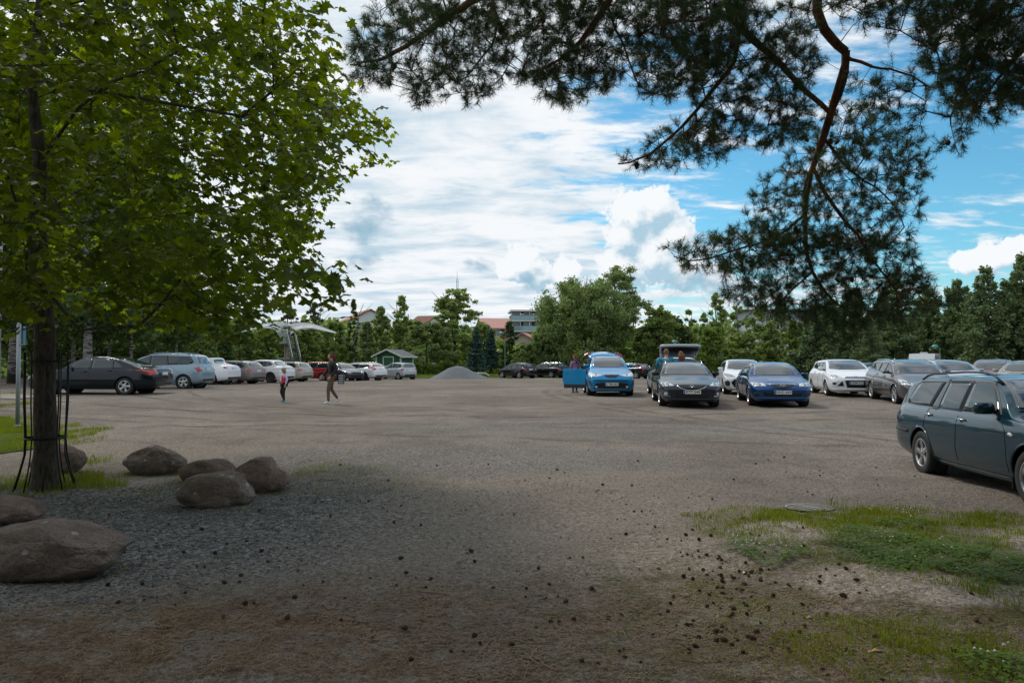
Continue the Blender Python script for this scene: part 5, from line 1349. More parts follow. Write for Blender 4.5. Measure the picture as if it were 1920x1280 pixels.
def lamps_front(c, polyR, mat=None, inner=None):
    for s_ in (1, -1):
        q = [(a*s_, b) for a, b in polyR]; o = c.part('headlight', mat or lamp_m, [('front', q)], .006, nr=7, nc=9)
        if o is not None:
            ce = np.mean(np.array(q), 0); 
            for k, (dy, r) in enumerate(inner or [(.06, .042), (-.05, .035)]):
                c.part('lamp_reflector', lampin_m, [('front', arcpoly(ce[0]-s_*dy, ce[1], r*1.25, r))], .009, parent=o, nr=5, nc=5)
def badge_oval(c, axis, y, z, r=.055, mat=None, wing=False):
    p, n = c.cast(axis, y, z)
    if p is None: return
    sg = 1 if axis == 'front' else -1; b = MB(); x = p.x+sg*.012
    pts = [Vector((x, y+r*1.12*math.cos(a), z+r*.92*math.sin(a))) for a in np.linspace(0, 2*math.pi, 25)]; b.tube(pts, r*.11, 6, False)
    if wing: b.tube([Vector((x, y-r*1.05, z+r*.18)), Vector((x+sg*.004, y-r*.5, z+r*.34)), Vector((x+sg*.006, y-r*.15, z-.05*r)), Vector((x+sg*.006, y, z-r*.25)), Vector((x+sg*.006, y+r*.15, z-.05*r)), Vector((x+sg*.004, y+r*.5, z+r*.34)), Vector((x, y+r*1.05, z+r*.18))], r*.12, 5)
    b.build('badge', mat or chrome, c.root, True)
def seams_for(sp, s0, s1, s2, zt, bf, arch=None):
    """front door, rear door gaps"""
    ra = sp['rw']+.09; sA = sp['fo']+sp['wb']; 
    a = [(s0, .30), (s0-.02, bf-.08), (s0+.10, bf+.0)]; b_ = [(s1+.03, .30), (s1+.01, bf-.1), (s1+.03, bf+.03)]
    arcx = [(sA+ra*math.cos(R(t)), sp['rw']+ra*math.sin(R(t))) for t in (172, 150, 130, 112)]
    c_ = [(s1+.03, .30), (s0, .30)]; d_ = [(arcx[0][0], .32)]+arcx+[(s2, bf+.0)]
    return [a, b_, c_+[], [(s1+.03, .30), (arcx[0][0], .32)], d_]

P_teal = mat_paint('paint_petrol', (.006, .040, .062), .35, .28); P_dgrey = mat_paint('paint_graphite', (.020, .028, .040), .45, .30)
P_cyan = mat_paint('paint_cyan', (.010, .235, .50), .45, .32); P_blue = mat_paint('paint_blue', (.008, .060, .19), .5, .32); P_white = mat_paint('paint_white', (.74, .76, .80), .0, .32)
P_grey = mat_paint('paint_grey', (.145, .14, .145), .6, .32); P_silver = mat_paint('paint_silver', (.40, .45, .50), .15, .34); P_navy = mat_paint('paint_navy', (.003, .008, .016), .2, .25)
P_ice = mat_paint('paint_ice', (.24, .34, .40), .2, .34); P_beige = mat_paint('paint_beige', (.40, .38, .33), .15, .36); P_taupe = mat_paint('paint_taupe', (.23, .205, .195), .2, .34); P_red = mat_paint('paint_red', (.34, .012, .018), .25, .32)
P_black = mat_paint('paint_black', (.004, .005, .008), .2, .25); P_rose = mat_paint('paint_rose', (.24, .10, .12), .5, .34); P_sand = mat_paint('paint_sand', (.30, .27, .25), .5, .34)
GR = 'cars parked in the right-hand rows'; GL = 'cars parked in the left-hand row'; GF = 'cars parked at the far edge'

# --- near petrol station wagon
def near_wagon():
    sp = kind_wagon(L=4.80, H=1.455, hood=.98, cowl=1.30, nose=.70, slope=.78, tail=.42, belt=.945, beltr=.985, rear=.99, roofr=.8)
    sp.update(W=1.81, wb=2.754, fo=.92, rw=.316, rimf=.64, paint=P_teal, wr=.70, n=150, handle=chrome, kf=.7, kr=.84, steer=0)
    loc = place_axle(1735, 10.38, 8, sp, axle='rear')
    c = Car('parked_car', sp, loc, 8, 'dark petrol-blue station wagon with roof rails, nearest car, cut by the right edge', 'car', GR); tilt(c, loc, 8, sp); c.root.scale = (1, 1, .98)
    t = 1.335
    W1 = [(1.62, .985), (2.52, .985), (2.50, t), (2.06, t-.01), (1.90, t-.10), (1.72, t-.24)]; W2 = [(2.61, .985), (3.22, .995), (3.17, t+.01), (2.58, t+.01)]; W2b = [(3.255, .995), (3.42, 1.0), (3.26, t+.005), (3.21, t+.01)]; W3 = [(3.52, 1.005), (4.30, 1.03), (4.36, 1.06), (4.18, t-.04), (4.10, t-.01), (3.36, t+.005)]
    c.side_windows([W1, W2, W2b, W3])
    ra = .405; sA = .92+2.754; arcx = [(sA+ra*math.cos(R(a)), .316+ra*math.sin(R(a))) for a in (176, 160, 145, 130, 118, 108)]
    c.doors([[(1.36, .27), (1.36, .60), (1.40, .80), (1.58, .95)], [(2.57, .27), (2.555, .7), (2.565, .96)], [(2.57, .27), (1.36, .27)], [(2.57, .27), (3.26, .27)], [(3.26, .27)]+arcx+[(3.50, .97)], [(2.555, 1.0), (2.53, 1.36)], [(4.46, .62), (4.20, .63), (4.12, .60)]], [(2.42, .865), (3.40, .885)])
    c.mirrors(1.75, 1.02, (.15, .24, .165))
    # lower sill strip, bumper strip, side repeater, mouldings
    for sd in ('left', 'right'): c.part('sill_trim', mat_paint('paint_petrol_low', (.012, .05, .075), .45, .3), [(sd, [(1.36, .205), (3.24, .205), (3.24, .262), (1.36, .262)])], .012, nr=3, nc=20)
    for sd in ('left', 'right'): c.part('bumper_strip', blackp, [(sd, [(4.10, .575), (4.74, .60), (4.74, .64), (4.10, .62)])], .012, nr=3, nc=14)
    for sd in ('left', 'right'): c.part('side_repeater', lamp_m, [(sd, [(1.20, .76), (1.30, .785), (1.33, .76), (1.24, .735)])], .01, nr=3, nc=4)
    [c.part('taillight', tail_m, [('rear', [(s_*.60, .66), (s_*.72, .66), (s_*.72, .94), (s_*.64, .94)])], .008) for s_ in (1, -1)]
    c.part('rear_window', glass, [('rear', ws_poly(sp, 1.02, 1.34, .60, .52))], .005); c.part('windscreen', glass, [('front', ws_poly(sp, 1.03, 1.40, .70, .57))], .005, nr=14, nc=18)
    lamps_front(c, [(.46, .60), (.80, .64), (.80, .76), (.50, .70)]); c.part('grille', blackp, [('front', [(-.34, .56), (.34, .56), (.38, .68), (-.38, .68)])], .008)
    c.rails(1.95, 4.22, blackp, .055, .96); c.plate('rear', .80, '')
    for a, lift in ((1.36, 0),):
        b = MB(); b.tube([c.cast('front', y, 1.03)[0]+Vector((.01, 0, .02)) for y in np.linspace(-.7, .7, 9)], .012, 5); b.build('cowl', void_m, c.root)
    c.wipers(1.04, .55)
    for y in (-.78, .78): m = MB(); m.box((c.axles[0]-.36, y, .22), (.012, .20, .14)); m.build('mud_flap', blackp, c.root)
near_wagon()

# --- graphite wagon facing us
def car_graphite():
    sp = kind_wagon(L=4.79, H=1.455, hood=.97, cowl=1.22, nose=.72, slope=.92, tail=.5, belt=.94, beltr=1.0, rear=1.03)
    sp.update(W=1.80, wb=2.75, fo=.95, rw=.325, paint=P_dgrey, wr=.65, kf=.74)
    loc = place_axle(1240, 22.1, 7, sp)
    c = std('parked_car', 'dark graphite station wagon facing us in front of the raised tailgate, silver roof rails', sp, loc, 7, win_wagon(sp, 1.22, .92, .5, .94, 1.0, 1.455, (2.35, 3.2)), hood=.97, group=GR, mirror=(1.75, 1.02, (.12, .22, .15)), mirror_mat=blackp,
            seams=seams_for(sp, 1.45, 2.33, 3.4, 1.3, .94), handles=[(2.2, .84), (3.2, .87)])
    lamps_front(c, [(.50, .70), (.83, .66), (.88, .74), (.84, .80), (.66, .80)]); c.part('grille', blackp, [('front', [(-.40, .70), (-.30, .62), (-.12, .575), (.12, .575), (.30, .62), (.40, .70), (.38, .72), (-.38, .72)])], .008, nr=8, nc=12)
    b = MB(); b.tube([c.cast('front', y, z)[0]+Vector((.015, 0, 0)) for y, z in [(-.43, .71), (-.32, .62), (-.15, .565), (0, .555), (.15, .565), (.32, .62), (.43, .71)]], .011, 6); b.build('grille_trim', chrome, c.root, True)
    badge_oval(c, 'front', 0, .66, .058, wing=True)
    c.part('lower_intake', void_m, [('front', [(-.46, .32), (.46, .32), (.48, .47), (-.48, .47)])], .008); 
    for s_ in (1, -1):
        o = c.part('fog_lamp_recess', blackp, [('front', [(s_*.60, .38), (s_*.84, .40), (s_*.84, .52), (s_*.66, .52)])], .009); b = MB(); 
        c.part('fog_lamp', lamp_m, [('front', arcpoly(s_*.74, .45, .05, .045))], .014); q = [c.cast('front', s_*y, z)[0] for y, z in ((.62, .37), (.72, .375), (.82, .40))]
        if all(q): b.tube([p+Vector((.02, 0, 0)) for p in q], .009, 5); b.build('lamp_trim', chrome, c.root)
    c.part('bumper_lip', P_dgrey, [('front', [(-.8, .27), (.8, .27), (.82, .30), (-.82, .30)])], .02, nr=3, nc=16); c.plate('front', .505, 'XTY-540'); c.rails(2.0, 4.1, chrome, .05, .97)
car_graphite()

# --- blue saloon
def car_blue():
    sp = kind_sedan(L=4.68, H=1.43, hood=.95, cowl=1.18, nose=.70, slope=.90, belt=.92, deck=1.06); sp.update(W=1.78, wb=2.675, fo=.95, rw=.32, paint=P_blue, wr=.65, kf=.74)
    loc = place_axle(1407, 22.4, 11, sp); H = 1.43; t = H-.13
    wins = [[(1.40, .96), (2.28, .965), (2.26, t), (2.0, t), (1.72, t-.15)], [(2.35, .965), (3.12, .975), (3.02, t-.03), (2.80, t), (2.33, t)], [(3.17, .98), (3.50, 1.0), (3.30, 1.12), (3.08, t-.05)]]
    c = std('parked_car', 'metallic blue saloon facing us with a silver winged badge, in front of the white hatchback', sp, loc, 11, wins, hood=.95, group=GR, mirror=(1.68, 1.0, (.12, .21, .13)), seams=seams_for(sp, 1.40, 2.30, 3.3, 1.3, .92), handles=[(2.15, .82), (3.1, .84)])
    lamps_front(c, [(.46, .66), (.84, .66), (.88, .72), (.84, .78), (.50, .75)]); c.part('grille', blackp, [('front', [(-.34, .70), (-.20, .63), (-.08, .60), (.08, .60), (.20, .63), (.34, .70), (.33, .72), (-.33, .72)])], .008, nr=7, nc=12)
    b = MB(); b.tube([c.cast('front', y, z)[0]+Vector((.015, 0, 0)) for y, z in [(-.38, .715), (-.22, .735), (0, .74), (.22, .735), (.38, .715)]], .013, 6); b.build('grille_trim', chrome, c.root, True)
    badge_oval(c, 'front', 0, .665, .066, wing=True); c.part('lower_intake', void_m, [('front', [(-.52, .36), (.52, .36), (.56, .47), (-.56, .47)])], .008)
    for s_ in (1, -1): c.part('fog_lamp', blackp, [('front', [(s_*.60, .36), (s_*.80, .38), (s_*.80, .46), (s_*.62, .47)])], .01)
    c.part('bumper_lip', P_blue, [('front', [(-.8, .27), (.8, .27), (.82, .31), (-.82, .31)])], .022, nr=3, nc=16); c.plate('front', .475, 'GHC-669')
    c.part('rear_window', glass, [('rear', ws_poly(sp, 1.10, 1.34, .58, .50))], .004)
car_blue()

# --- bright blue crossover with open door and tailgate
def car_cyan():
    sp = kind_wagon(L=4.36, H=1.555, hood=1.06, cowl=1.05, nose=.80, slope=.85, tail=.75, belt=1.05, beltr=1.12, rear=1.08, roofr=1.2); sp.update(W=1.795, wb=2.64, fo=.93, rw=.335, rimf=.68, paint=P_cyan, wr=.66, lip=blackp, kf=.76, handle=P_cyan)
    loc = place_axle(1104, 27.9, 3, sp); t = 1.40
    wins = [[(1.40, 1.09), (2.18, 1.10), (2.17, t), (1.88, t), (1.58, t-.15)], [(2.26, 1.10), (3.0, 1.13), (3.25, 1.22), (3.05, t-.06), (2.24, t)]]
    c = std('parked_car', 'bright sky-blue crossover facing us with its front door and tailgate open', sp, loc, 3, wins, hood=1.06, cowl=1.05, group=GR, mirror=(1.55, 1.14, (.13, .24, .15)), seams=seams_for(sp, 1.32, 2.22, 3.1, 1.4, 1.04), handles=[(2.05, .95)])
    lamps_front(c, [(.30, .82), (.55, .745), (.83, .74), (.87, .86), (.80, .93), (.60, .84)], inner=[(.08, .03)])
    c.part('grille', blackp, [('front', [(-.30, .80), (-.14, .72), (.14, .72), (.30, .80), (.25, .83), (-.25, .83)])], .009); badge_oval(c, 'front', 0, .78, .060, mat_simple('dark_chrome', (.15, .16, .18), .2, 1)); 
    c.part('bumper_slot', blackp, [('front', [(-.56, .575), (.56, .575), (.58, .61), (-.58, .61)])], .008, nr=3, nc=16); c.part('lower_intake', void_m, [('front', [(-.66, .31), (.66, .31), (.60, .50), (.34, .53), (-.34, .53), (-.60, .50)])], .009, nc=14)
    for s_ in (1, -1): c.part('air_vent', blackp, [('front', [(s_*.72, .44), (s_*.76, .42), (s_*.86, .60), (s_*.80, .62)])], .01); c.part('fog_lamp', lamp_m, [('front', arcpoly(s_*.57, .37, .045, .038))], .016)
    c.part('bumper_lip', blackp, [('front', [(-.82, .24), (.82, .24), (.84, .33), (-.84, .33)])], .012, nr=4, nc=16); c.plate('front', .47, 'YTM-463')
    [c.part('sill_trim', blackp, [(sd, [(1.35, .21), (3.15, .21), (3.15, .32), (1.35, .32)])], .008, nr=3, nc=12) for sd in ('left', 'right')]
    # open front door on the image-left side (the car's right): hinge at s=1.34
    hx, hy = c.L/2-1.36, -.875; dr = empty('door_hinge', (hx, hy, 0)); bpy.data.objects.remove(dr)
    M = Matrix.Translation((hx, hy, 0)) @ Matrix.Rotation(R(62), 4, 'Z')   # local -x runs along the door
    def dm(mb): mb.v = [tuple(M @ Vector(v)) for v in mb.v]; return mb
    d = MB(); out = [(0, .34), (-.95, .34), (-1.02, .60), (-1.0, 1.06), (0, 1.03), (.03, .6)]
    d.prism(out, -.045, .045); dm(d); door = d.build('open_door', c.paint, c.root)
    d = MB(); d.prism([(0, .27), (-.95, .27), (-.97, .42), (0, .42)], -.052, .05); dm(d).build('door_moulding', blackp, door)
    d = MB(); 
    for a, b_ in [((-.02, 1.04), (-.50, 1.40)), ((-.50, 1.40), (-.93, 1.41)), ((-.93, 1.41), (-1.0, 1.05))]: d.bar(Vector((a[0], -.01, a[1])), Vector((b_[0], -.01, b_[1])), .04, .04)
    dm(d).build('door_frame', blackp, door)
    clear = bpy.data.materials.new('clear_glass'); clear.use_nodes = True; pb = clear.node_tree.nodes['Principled BSDF']; pb.inputs['Transmission Weight'].default_value = 1; pb.inputs['Roughness'].default_value = .02; pb.inputs['Base Color'].default_value = (.62, .72, .74, 1); pb.inputs['IOR'].default_value = 1.1
    d = MB(); d.prism([(-.06, 1.05), (-.97, 1.06), (-.92, 1.39), (-.50, 1.38)], -.012, -.008); dm(d).build('door_window', clear, door)
    d = MB(); d.prism([(-.78, .86), (-.94, .86), (-.94, .91), (-.78, .91)], -.075, -.045); dm(d).build('door_handle', c.paint, door)
    # tailgate swung up at the back
    xr = -c.L/2+.70; tg = MB(); n = 10
    V = []; 
    for i in range(n+1):
        f = i/n; y = -.62+1.24*f; dome = .11*math.sin(math.pi*f)
        for (x, z) in ((0, 1.50), (-.35, 1.60), (-.80, 1.66), (-.85, 1.60), (-.35, 1.54), (.0, 1.46)): V.append((xr+x, y*(1+.12*(-x)), z+dome*(.4+.6*min(1, -x*1.2))))
    Fc = [(i*6+k, (i+1)*6+k, (i+1)*6+(k+1) % 6, i*6+(k+1) % 6) for i in range(n) for k in range(6)]+[tuple(range(6)), tuple(range(n*6, n*6+6))[::-1]]
    tgo = tg.add(V, Fc).build('tailgate', c.paint, c.root, True)
    for s_ in (1, -1):
        b = MB(); b.tube([(xr-.62, s_*.52, 1.705), (xr-.70, s_*.66, 1.665), (xr-.70, s_*.78, 1.60), (xr-.62, s_*.84, 1.53)], [.03, .045, .04, .02], 8); b.build('taillight', tail_m, tgo, True)
        b = MB(); b.tube([(xr+.05, s_*.56, 1.38), (xr-.5, s_*.60, 1.60)], .012, 6); b.build('gas_strut', blackp, tgo)
    b = MB(); b.box((xr-.05, 0, 1.53), (.03, 1.04, .06)); b.build('tailgate_seal', blackp, tgo)
    for s_ in (1, -1):
        b = MB(); b.tube([c.cast('top', q, s_*.50)[0]+Vector((0, 0, .03)) for q in np.linspace(1.9, 3.4, 9)], .016, 6); b.build('roof_rail', c.paint, c.root, True)
car_cyan()

# --- silver car with raised tailgate, seen from behind
def car_open_tail():
    sp = kind_wagon(L=4.5, H=1.50, hood=.98, cowl=1.2, nose=.7, slope=.85, tail=.35, belt=.96, beltr=1.02, rear=1.0); sp.update(W=1.80, wb=2.65, fo=.90, rw=.32, paint=P_silver, wr=.68)
    loc = place_axle(1227, 26.9, 187, sp, side='left', axle='rear'); 
    c = std('parked_car', 'silver estate with its rear tailgate raised high, standing behind the dark graphite station wagon', sp, loc, 187, win_wagon(sp, 1.2, .85, .35, .96, 1.02, 1.5, (2.2, 3.05)), group=GR, hood=.98, mirror=(1.7, 1.03), seams=seams_for(sp, 1.45, 2.2, 3.2, 1.3, .95))
    c.part('boot_opening', void_m, [('rear', [(-.60, .62), (.60, .62), (.62, 1.0), (.54, 1.38), (-.54, 1.38), (-.62, 1.0)])], .006); [c.part('taillight', tail_m, [('rear', [(s_*.66, .80), (s_*.80, .80), (s_*.78, 1.0), (s_*.66, 1.0)])], .008) for s_ in (1, -1)]
    xr = -c.L/2+.42; M = Matrix.Translation((xr, 0, 1.47)) @ Matrix.Rotation(R(23), 4, 'Y')
    g_ = MB(); y0, y1 = .60, .66; Lx = 1.05
    for pts in ([(0, -y0), (-.5, -.64), (-.98, -y1)], [(0, y0), (-.5, .64), (-.98, y1)]): g_.tube([M @ Vector((x, y, .02*(1-abs(x)))) for x, y in pts], .05, 8)
    g_.tube([M @ Vector((-.98-.03*math.cos(a*math.pi/2), a*y1, .0)) for a in np.linspace(-1, 1, 11)], .055, 8); g_.tube([M @ Vector((-.02, a*y0, .02)) for a in np.linspace(-1, 1, 9)], .04, 8)
    t = g_.build('tailgate', c.paint, c.root, True)
    d = MB(); d.box((0, 0, 0), (.36, 1.24, .07)); d.v = [tuple(M @ (Vector(v)+Vector((-.80, 0, -.015)))) for v in d.v]; d.build('inner_panel', blackp, t)
    d = MB(); d.box((0, 0, 0), (.62, 1.16, .012)); d.v = [tuple(M @ (Vector(v)+Vector((-.32, 0, .02)))) for v in d.v]; d.build('rear_window', mat_simple('tinted', (.05, .08, .08), .05, 0, 1.0, .8), t)
    for s_ in (1, -1): d = MB(); d.tube([(xr+.02, s_*.60, 1.25), M @ Vector((-.42, s_*.60, -.02))], .012, 6); d.build('gas_strut', blackp, t)
car_open_tail()

# --- white hatchback
def car_yaris():
    sp = kind_wagon(L=3.94, H=1.50, hood=1.0, cowl=.98, nose=.75, slope=.85, tail=.45, belt=1.0, beltr=1.08, rear=1.05); sp.update(W=1.745, wb=2.56, fo=.80, rw=.32, paint=P_white, wr=.66, kf=.74)
    loc = place_axle(1359, 28.9, 10.5, sp)
    c = std('parked_car', 'white small hatchback facing us, half hidden behind the blue saloon', sp, loc, 10.5, win_wagon(sp, .98, .85, .45, 1.0, 1.08, 1.5, (1.95, 2.75)), hood=1.0, cowl=.98, group=GR, mirror=(1.35, 1.06, (.12, .22, .14)), seams=seams_for(sp, 1.15, 1.95, 2.75, 1.3, 1.0), handles=[(1.8, .9)])
    lamps_front(c, [(.45, .74), (.70, .72), (.84, .80), (.80, .88), (.60, .84)], lampin_m); c.part('lower_intake', void_m, [('front', [(-.5, .30), (.5, .30), (.62, .5), (.5, .64), (-.5, .64), (-.62, .5)])], .008); badge_oval(c, 'front', 0, .70, .06)
    for s_ in (1, -1): c.part('air_vent', blackp, [('front', [(s_*.68, .36), (s_*.80, .36), (s_*.84, .52), (s_*.74, .60), (s_*.66, .5)])], .01)
car_yaris()

# --- white station wagon right
def car_focus():
    sp = kind_wagon(L=4.56, H=1.50, hood=1.02, cowl=1.08, nose=.76, slope=.95, tail=.5, belt=.99, beltr=1.08, rear=1.05); sp.update(W=1.82, wb=2.648, fo=.90, rw=.318, paint=P_white, wr=.66, kf=.74)
    loc = place_axle(1551, 27.6, 12, sp)
    c = std('parked_car', 'white station wagon with pointed headlights facing us, standing right of the blue saloon', sp, loc, 12, win_wagon(sp, 1.08, .95, .5, .99, 1.08, 1.5, (2.2, 3.0)), hood=1.02, cowl=1.08, group=GR, mirror=(1.6, 1.08, (.13, .22, .15)), seams=seams_for(sp, 1.30, 2.18, 3.1, 1.3, .98), handles=[(2.0, .9), (2.95, .93)])
    lamps_front(c, [(.46, .75), (.70, .72), (.86, .80), (.84, .90), (.66, .86)]); c.part('grille', lampin_m, [('front', [(-.38, .74), (.38, .74), (.40, .79), (-.40, .79)])], .008, nr=4, nc=12); badge_oval(c, 'front', 0, .77, .05, euro_m)
    c.part('lower_intake', void_m, [('front', [(-.32, .36), (.32, .36), (.38, .64), (-.38, .64)])], .008); 
    for s_ in (1, -1): c.part('air_vent', void_m, [('front', [(s_*.42, .42), (s_*.66, .42), (s_*.48, .62)])], .008); c.part('fog_lamp', blackp, [('front', arcpoly(s_*.74, .52, .06, .045))], .01)
    b = MB(); b.tube([c.cast('front', y, .655)[0]+Vector((.012, 0, 0)) for y in np.linspace(-.4, .4, 9)], .012, 6); b.build('grille_trim', P_white, c.root); c.part('bumper_lip', P_white, [('front', [(-.78, .27), (.78, .27), (.8, .31), (-.8, .31)])], .02, nr=3, nc=16); c.plate('front', .545, 'UKM-912')
car_focus()

# --- grey wagon
def car_astra():
    sp = kind_wagon(L=4.70, H=1.50, hood=1.0, cowl=1.12, nose=.74, slope=1.0, tail=.55, belt=.98, beltr=1.08, rear=1.05); sp.update(W=1.81, wb=2.662, fo=.94, rw=.325, rimf=.72, spokes=10, paint=P_grey, wr=.66, kf=.72, handle=P_grey)
    loc = place_axle(1680, 23.1, 12, sp)
    c = std('parked_car', 'brownish grey station wagon with bright many-spoked wheels, behind the petrol-blue wagon', sp, loc, 12, win_wagon(sp, 1.12, 1.0, .55, .98, 1.08, 1.5, (2.25, 3.05)), hood=1.0, cowl=1.12, group=GR, mirror=(1.68, 1.06, (.13, .22, .15)), seams=seams_for(sp, 1.35, 2.23, 3.1, 1.3, .97), handles=[(2.05, .92), (2.98, .96)])
    lamps_front(c, [(.50, .70), (.72, .68), (.86, .78), (.84, .87), (.68, .82)]); c.part('grille', blackp, [('front', [(-.42, .60), (.42, .60), (.46, .72), (-.46, .72)])], .008); c.rails(2.0, 4.0, chrome, .03, .97); 
    for sd in ('left', 'right'): b = MB(); b.tube([c.cast(sd, s_, z)[0] for s_, z in densify([(1.35, .985), (2.25, 1.0), (3.05, 1.045), (3.9, 1.10)], .12) if c.cast(sd, s_, z)[0]], .009, 5); b.build('window_trim', chrome, c.root)
    b = MB(); p = c.cast('top', 3.9, 0)[0]; b.prism([(p.x+.07, p.z-.01), (p.x-.05, p.z-.01), (p.x-.06, p.z+.06)], -.015, .015); b.build('roof_antenna', P_white, c.root)
car_astra()

# --- partly seen cars on the right
def simple_car(label, loc, alpha, kd, paint, group=GR, W=1.80, wb=2.65, fo=.9, rw=.32, taild=None, wins='w', hood=.98, cowl=1.2, slope=.85, tail=.5, belt=.95, beltr=1.0, spokes=5, n=80, rimc='l', plate='', wr=.66, rear_glass=None, ztail=None, lip=None, rails=None, head=False, mir=True, rimf=.66):
    sp = kd; sp.update(W=W, wb=wb, fo=fo, rw=rw, paint=paint, wr=wr, n=n, spokes=spokes, rimc=rimc, rimf=rimf); 
    if lip: sp['lip'] = lip
    H = sp['H']; L = sp['L']; t = H-.13
    if wins == 'w': ww = win_wagon(sp, cowl, slope, tail, belt, beltr, H, (cowl+1.05, cowl+1.88))
    else: ww = [[(cowl+.22, belt+.035), (cowl+1.1, belt+.04), (cowl+1.08, t), (cowl+slope, t), (cowl+slope*.6, t-.15)], [(cowl+1.16, belt+.04), (cowl+1.92, belt+.05), (cowl+1.86, t-.03), (cowl+1.6, t), (cowl+1.15, t)], [(cowl+1.97, belt+.055), (cowl+2.28, belt+.08), (cowl+2.1, belt+.2), (cowl+1.92, t-.05)]]
    c = std('parked_car', label, sp, loc, alpha, ww, hood=hood, cowl=cowl, group=group, mirror=(cowl+.45, belt+.07, (.12, .21, .14)) if mir else None, seams=seams_for(sp, cowl+.22, cowl+1.1, cowl+2.0, t, belt), handles=[(cowl+.95, belt-.08), (cowl+1.85, belt-.05)])
    if rear_glass is None: rear_glass = ws_poly(sp, sp['prof'][-3][1]+.05, H-.12, .60, wr*W/2*.85)
    c.part('rear_window', glass, [('rear', rear_glass)], .005)
    if ztail is not None:
        for s_ in (1, -1):
            c.part('taillight', tail_m, [('rear', [(s_*a, b) for a, b in (taild or [(.56, ztail-.06), (.90*W/2, ztail-.05), (.90*W/2, ztail+.07), (.58, ztail+.06)])]), ('left' if s_ > 0 else 'right', [(L-.30, ztail+.05), (L-.10, ztail+.07), (L-.06, ztail-.05), (L-.18, ztail-.05)])], .009)
        c.plate('rear', ztail-.04, plate, w_=.48); c.part('rear_bumper_trim', blackp, [('rear', [(-.70, .33), (.70, .33), (.74, .45), (-.74, .45)])], .008)
    if head: lamps_front(c, [(.46, .64), (.70, .62), (.84, .72), (.80, .78), (.60, .76)]); c.part('grille', blackp, [('front', [(-.36, .55), (.36, .55), (.40, .68), (-.40, .68)])], .008); c.part('lower_intake', void_m, [('front', [(-.5, .3), (.5, .3), (.55, .44), (-.55, .44)])], .008)
    if rails: c.rails(cowl+slope, L-tail-.2, rails, .04, .97)
    return c
simple_car('silver-grey car whose windscreen shows just right of the brownish grey wagon', at(1778, 28.8), 12, kind_wagon(L=4.5, H=1.47, hood=.98, cowl=1.2, nose=.7, slope=.9), P_silver, head=True)
simple_car('rose coloured car seen over the petrol-blue wagon\'s roof, left of the sand saloon', at(1862, 31.5), 40, kind_wagon(L=4.4, H=1.52, hood=.98, cowl=1.2, nose=.7, slope=.9, roofr=1.3), P_rose, ztail=.9)
simple_car('sand-silver saloon seen over the petrol-blue wagon\'s roof at the right edge', at(1932, 26.5), 48, kind_sedan(L=4.6, H=1.46), P_sand, wins='s', ztail=.85)
simple_car('teal car far back, glimpsed between the white and the brownish grey station wagons', at(1612, 46), 60, kind_wagon(L=4.3, H=1.45, hood=.98, cowl=1.2, nose=.7), mat_paint('paint_lagoon', (.01, .10, .14), .4, .3), ztail=.85)
# --- left row; alpha is measured like the rest: 90 = pointing left
def alpha_of(az_deg):
    # forward = (sin az, cos az) must equal (-sin a, -cos a)
    return az_deg-180
sp = kind_sedan(L=4.73, H=1.43, hood=.96, cowl=1.28, nose=.70, slope=.80, belt=.92, deck=1.02, rc=1.05, dl=.60)
simple_car('black saloon seen from its side behind the maple trunk, with red tail lamps', Vector((-15.55, 27.3, float(hgt(-15.55, 27.3)))), alpha_of(-91), sp, P_navy, GL, W=1.81, wb=2.754, fo=.92, wins='s', cowl=1.28, belt=.93, ztail=.82, rimf=.70, taild=[(.52, .76), (.84, .72), (.84, .92), (.60, .92)], wr=.64, n=110)
simple_car('ice-blue people carrier with silver roof rails beside the black saloon\'s boot', Vector((-16.15, 33.2, float(hgt(-16.15, 33.2)))), alpha_of(-89), kind_wagon(L=4.36, H=1.62, hood=1.05, cowl=.95, nose=.76, slope=1.0, tail=.4, belt=1.03, beltr=1.1, rear=1.08), P_ice, GL, W=1.77, wb=2.75, fo=.85, cowl=.95, slope=1.0, tail=.4, belt=1.03, beltr=1.1, hood=1.05, ztail=.92, rails=P_ice, n=110, taild=[(.58, .80), (.80, .80), (.80, 1.12), (.66, 1.12)])
def row(label, px, d, az_, kd, paint, **kw):
    p = at(px, d); a = R(az_); f = Vector((math.sin(a), math.cos(a), 0)); c = p+f*(kd['L']/2-.75); c.z = float(hgt(c.x, c.y)); return simple_car(label, c, alpha_of(az_), kd, paint, GL if px < 800 else GF, **kw)
WG = kind_wagon
row('white fastback electric car with black wheels, first white car in the left row', 418, 43, -82, WG(L=4.75, H=1.62, hood=1.0, cowl=1.0, nose=.74, slope=1.15, tail=1.1, belt=1.0, beltr=1.12, rear=1.13, roofr=1.8), P_white, W=1.92, wb=2.89, fo=.84, rw=.36, rimf=.74, rimc='d', ztail=1.0, cowl=1.0, slope=1.15, tail=1.05, belt=1.0, beltr=1.1, lip=blackp)
row('taupe estate car with red tail lamps, between the white fastback and the white crossover', 467, 45.5, -72, WG(L=4.68, H=1.47, rear=1.03), P_taupe, W=1.81, wb=2.68, fo=.9, ztail=.86, rails=blackp)
row('white crossover with slim red tail lamps directly behind the child', 524, 48.5, -70, WG(L=4.36, H=1.56, hood=1.05, cowl=1.05, nose=.8, tail=.85, belt=1.03, beltr=1.14, rear=1.08, roofr=1.3), P_white, W=1.80, wb=2.64, fo=.93, rw=.345, rimc='d', ztail=1.0, lip=blackp, cowl=1.05, tail=.85, belt=1.03, beltr=1.14, taild=[(.40, .97), (.80, .93), (.80, 1.06), (.46, 1.02)])
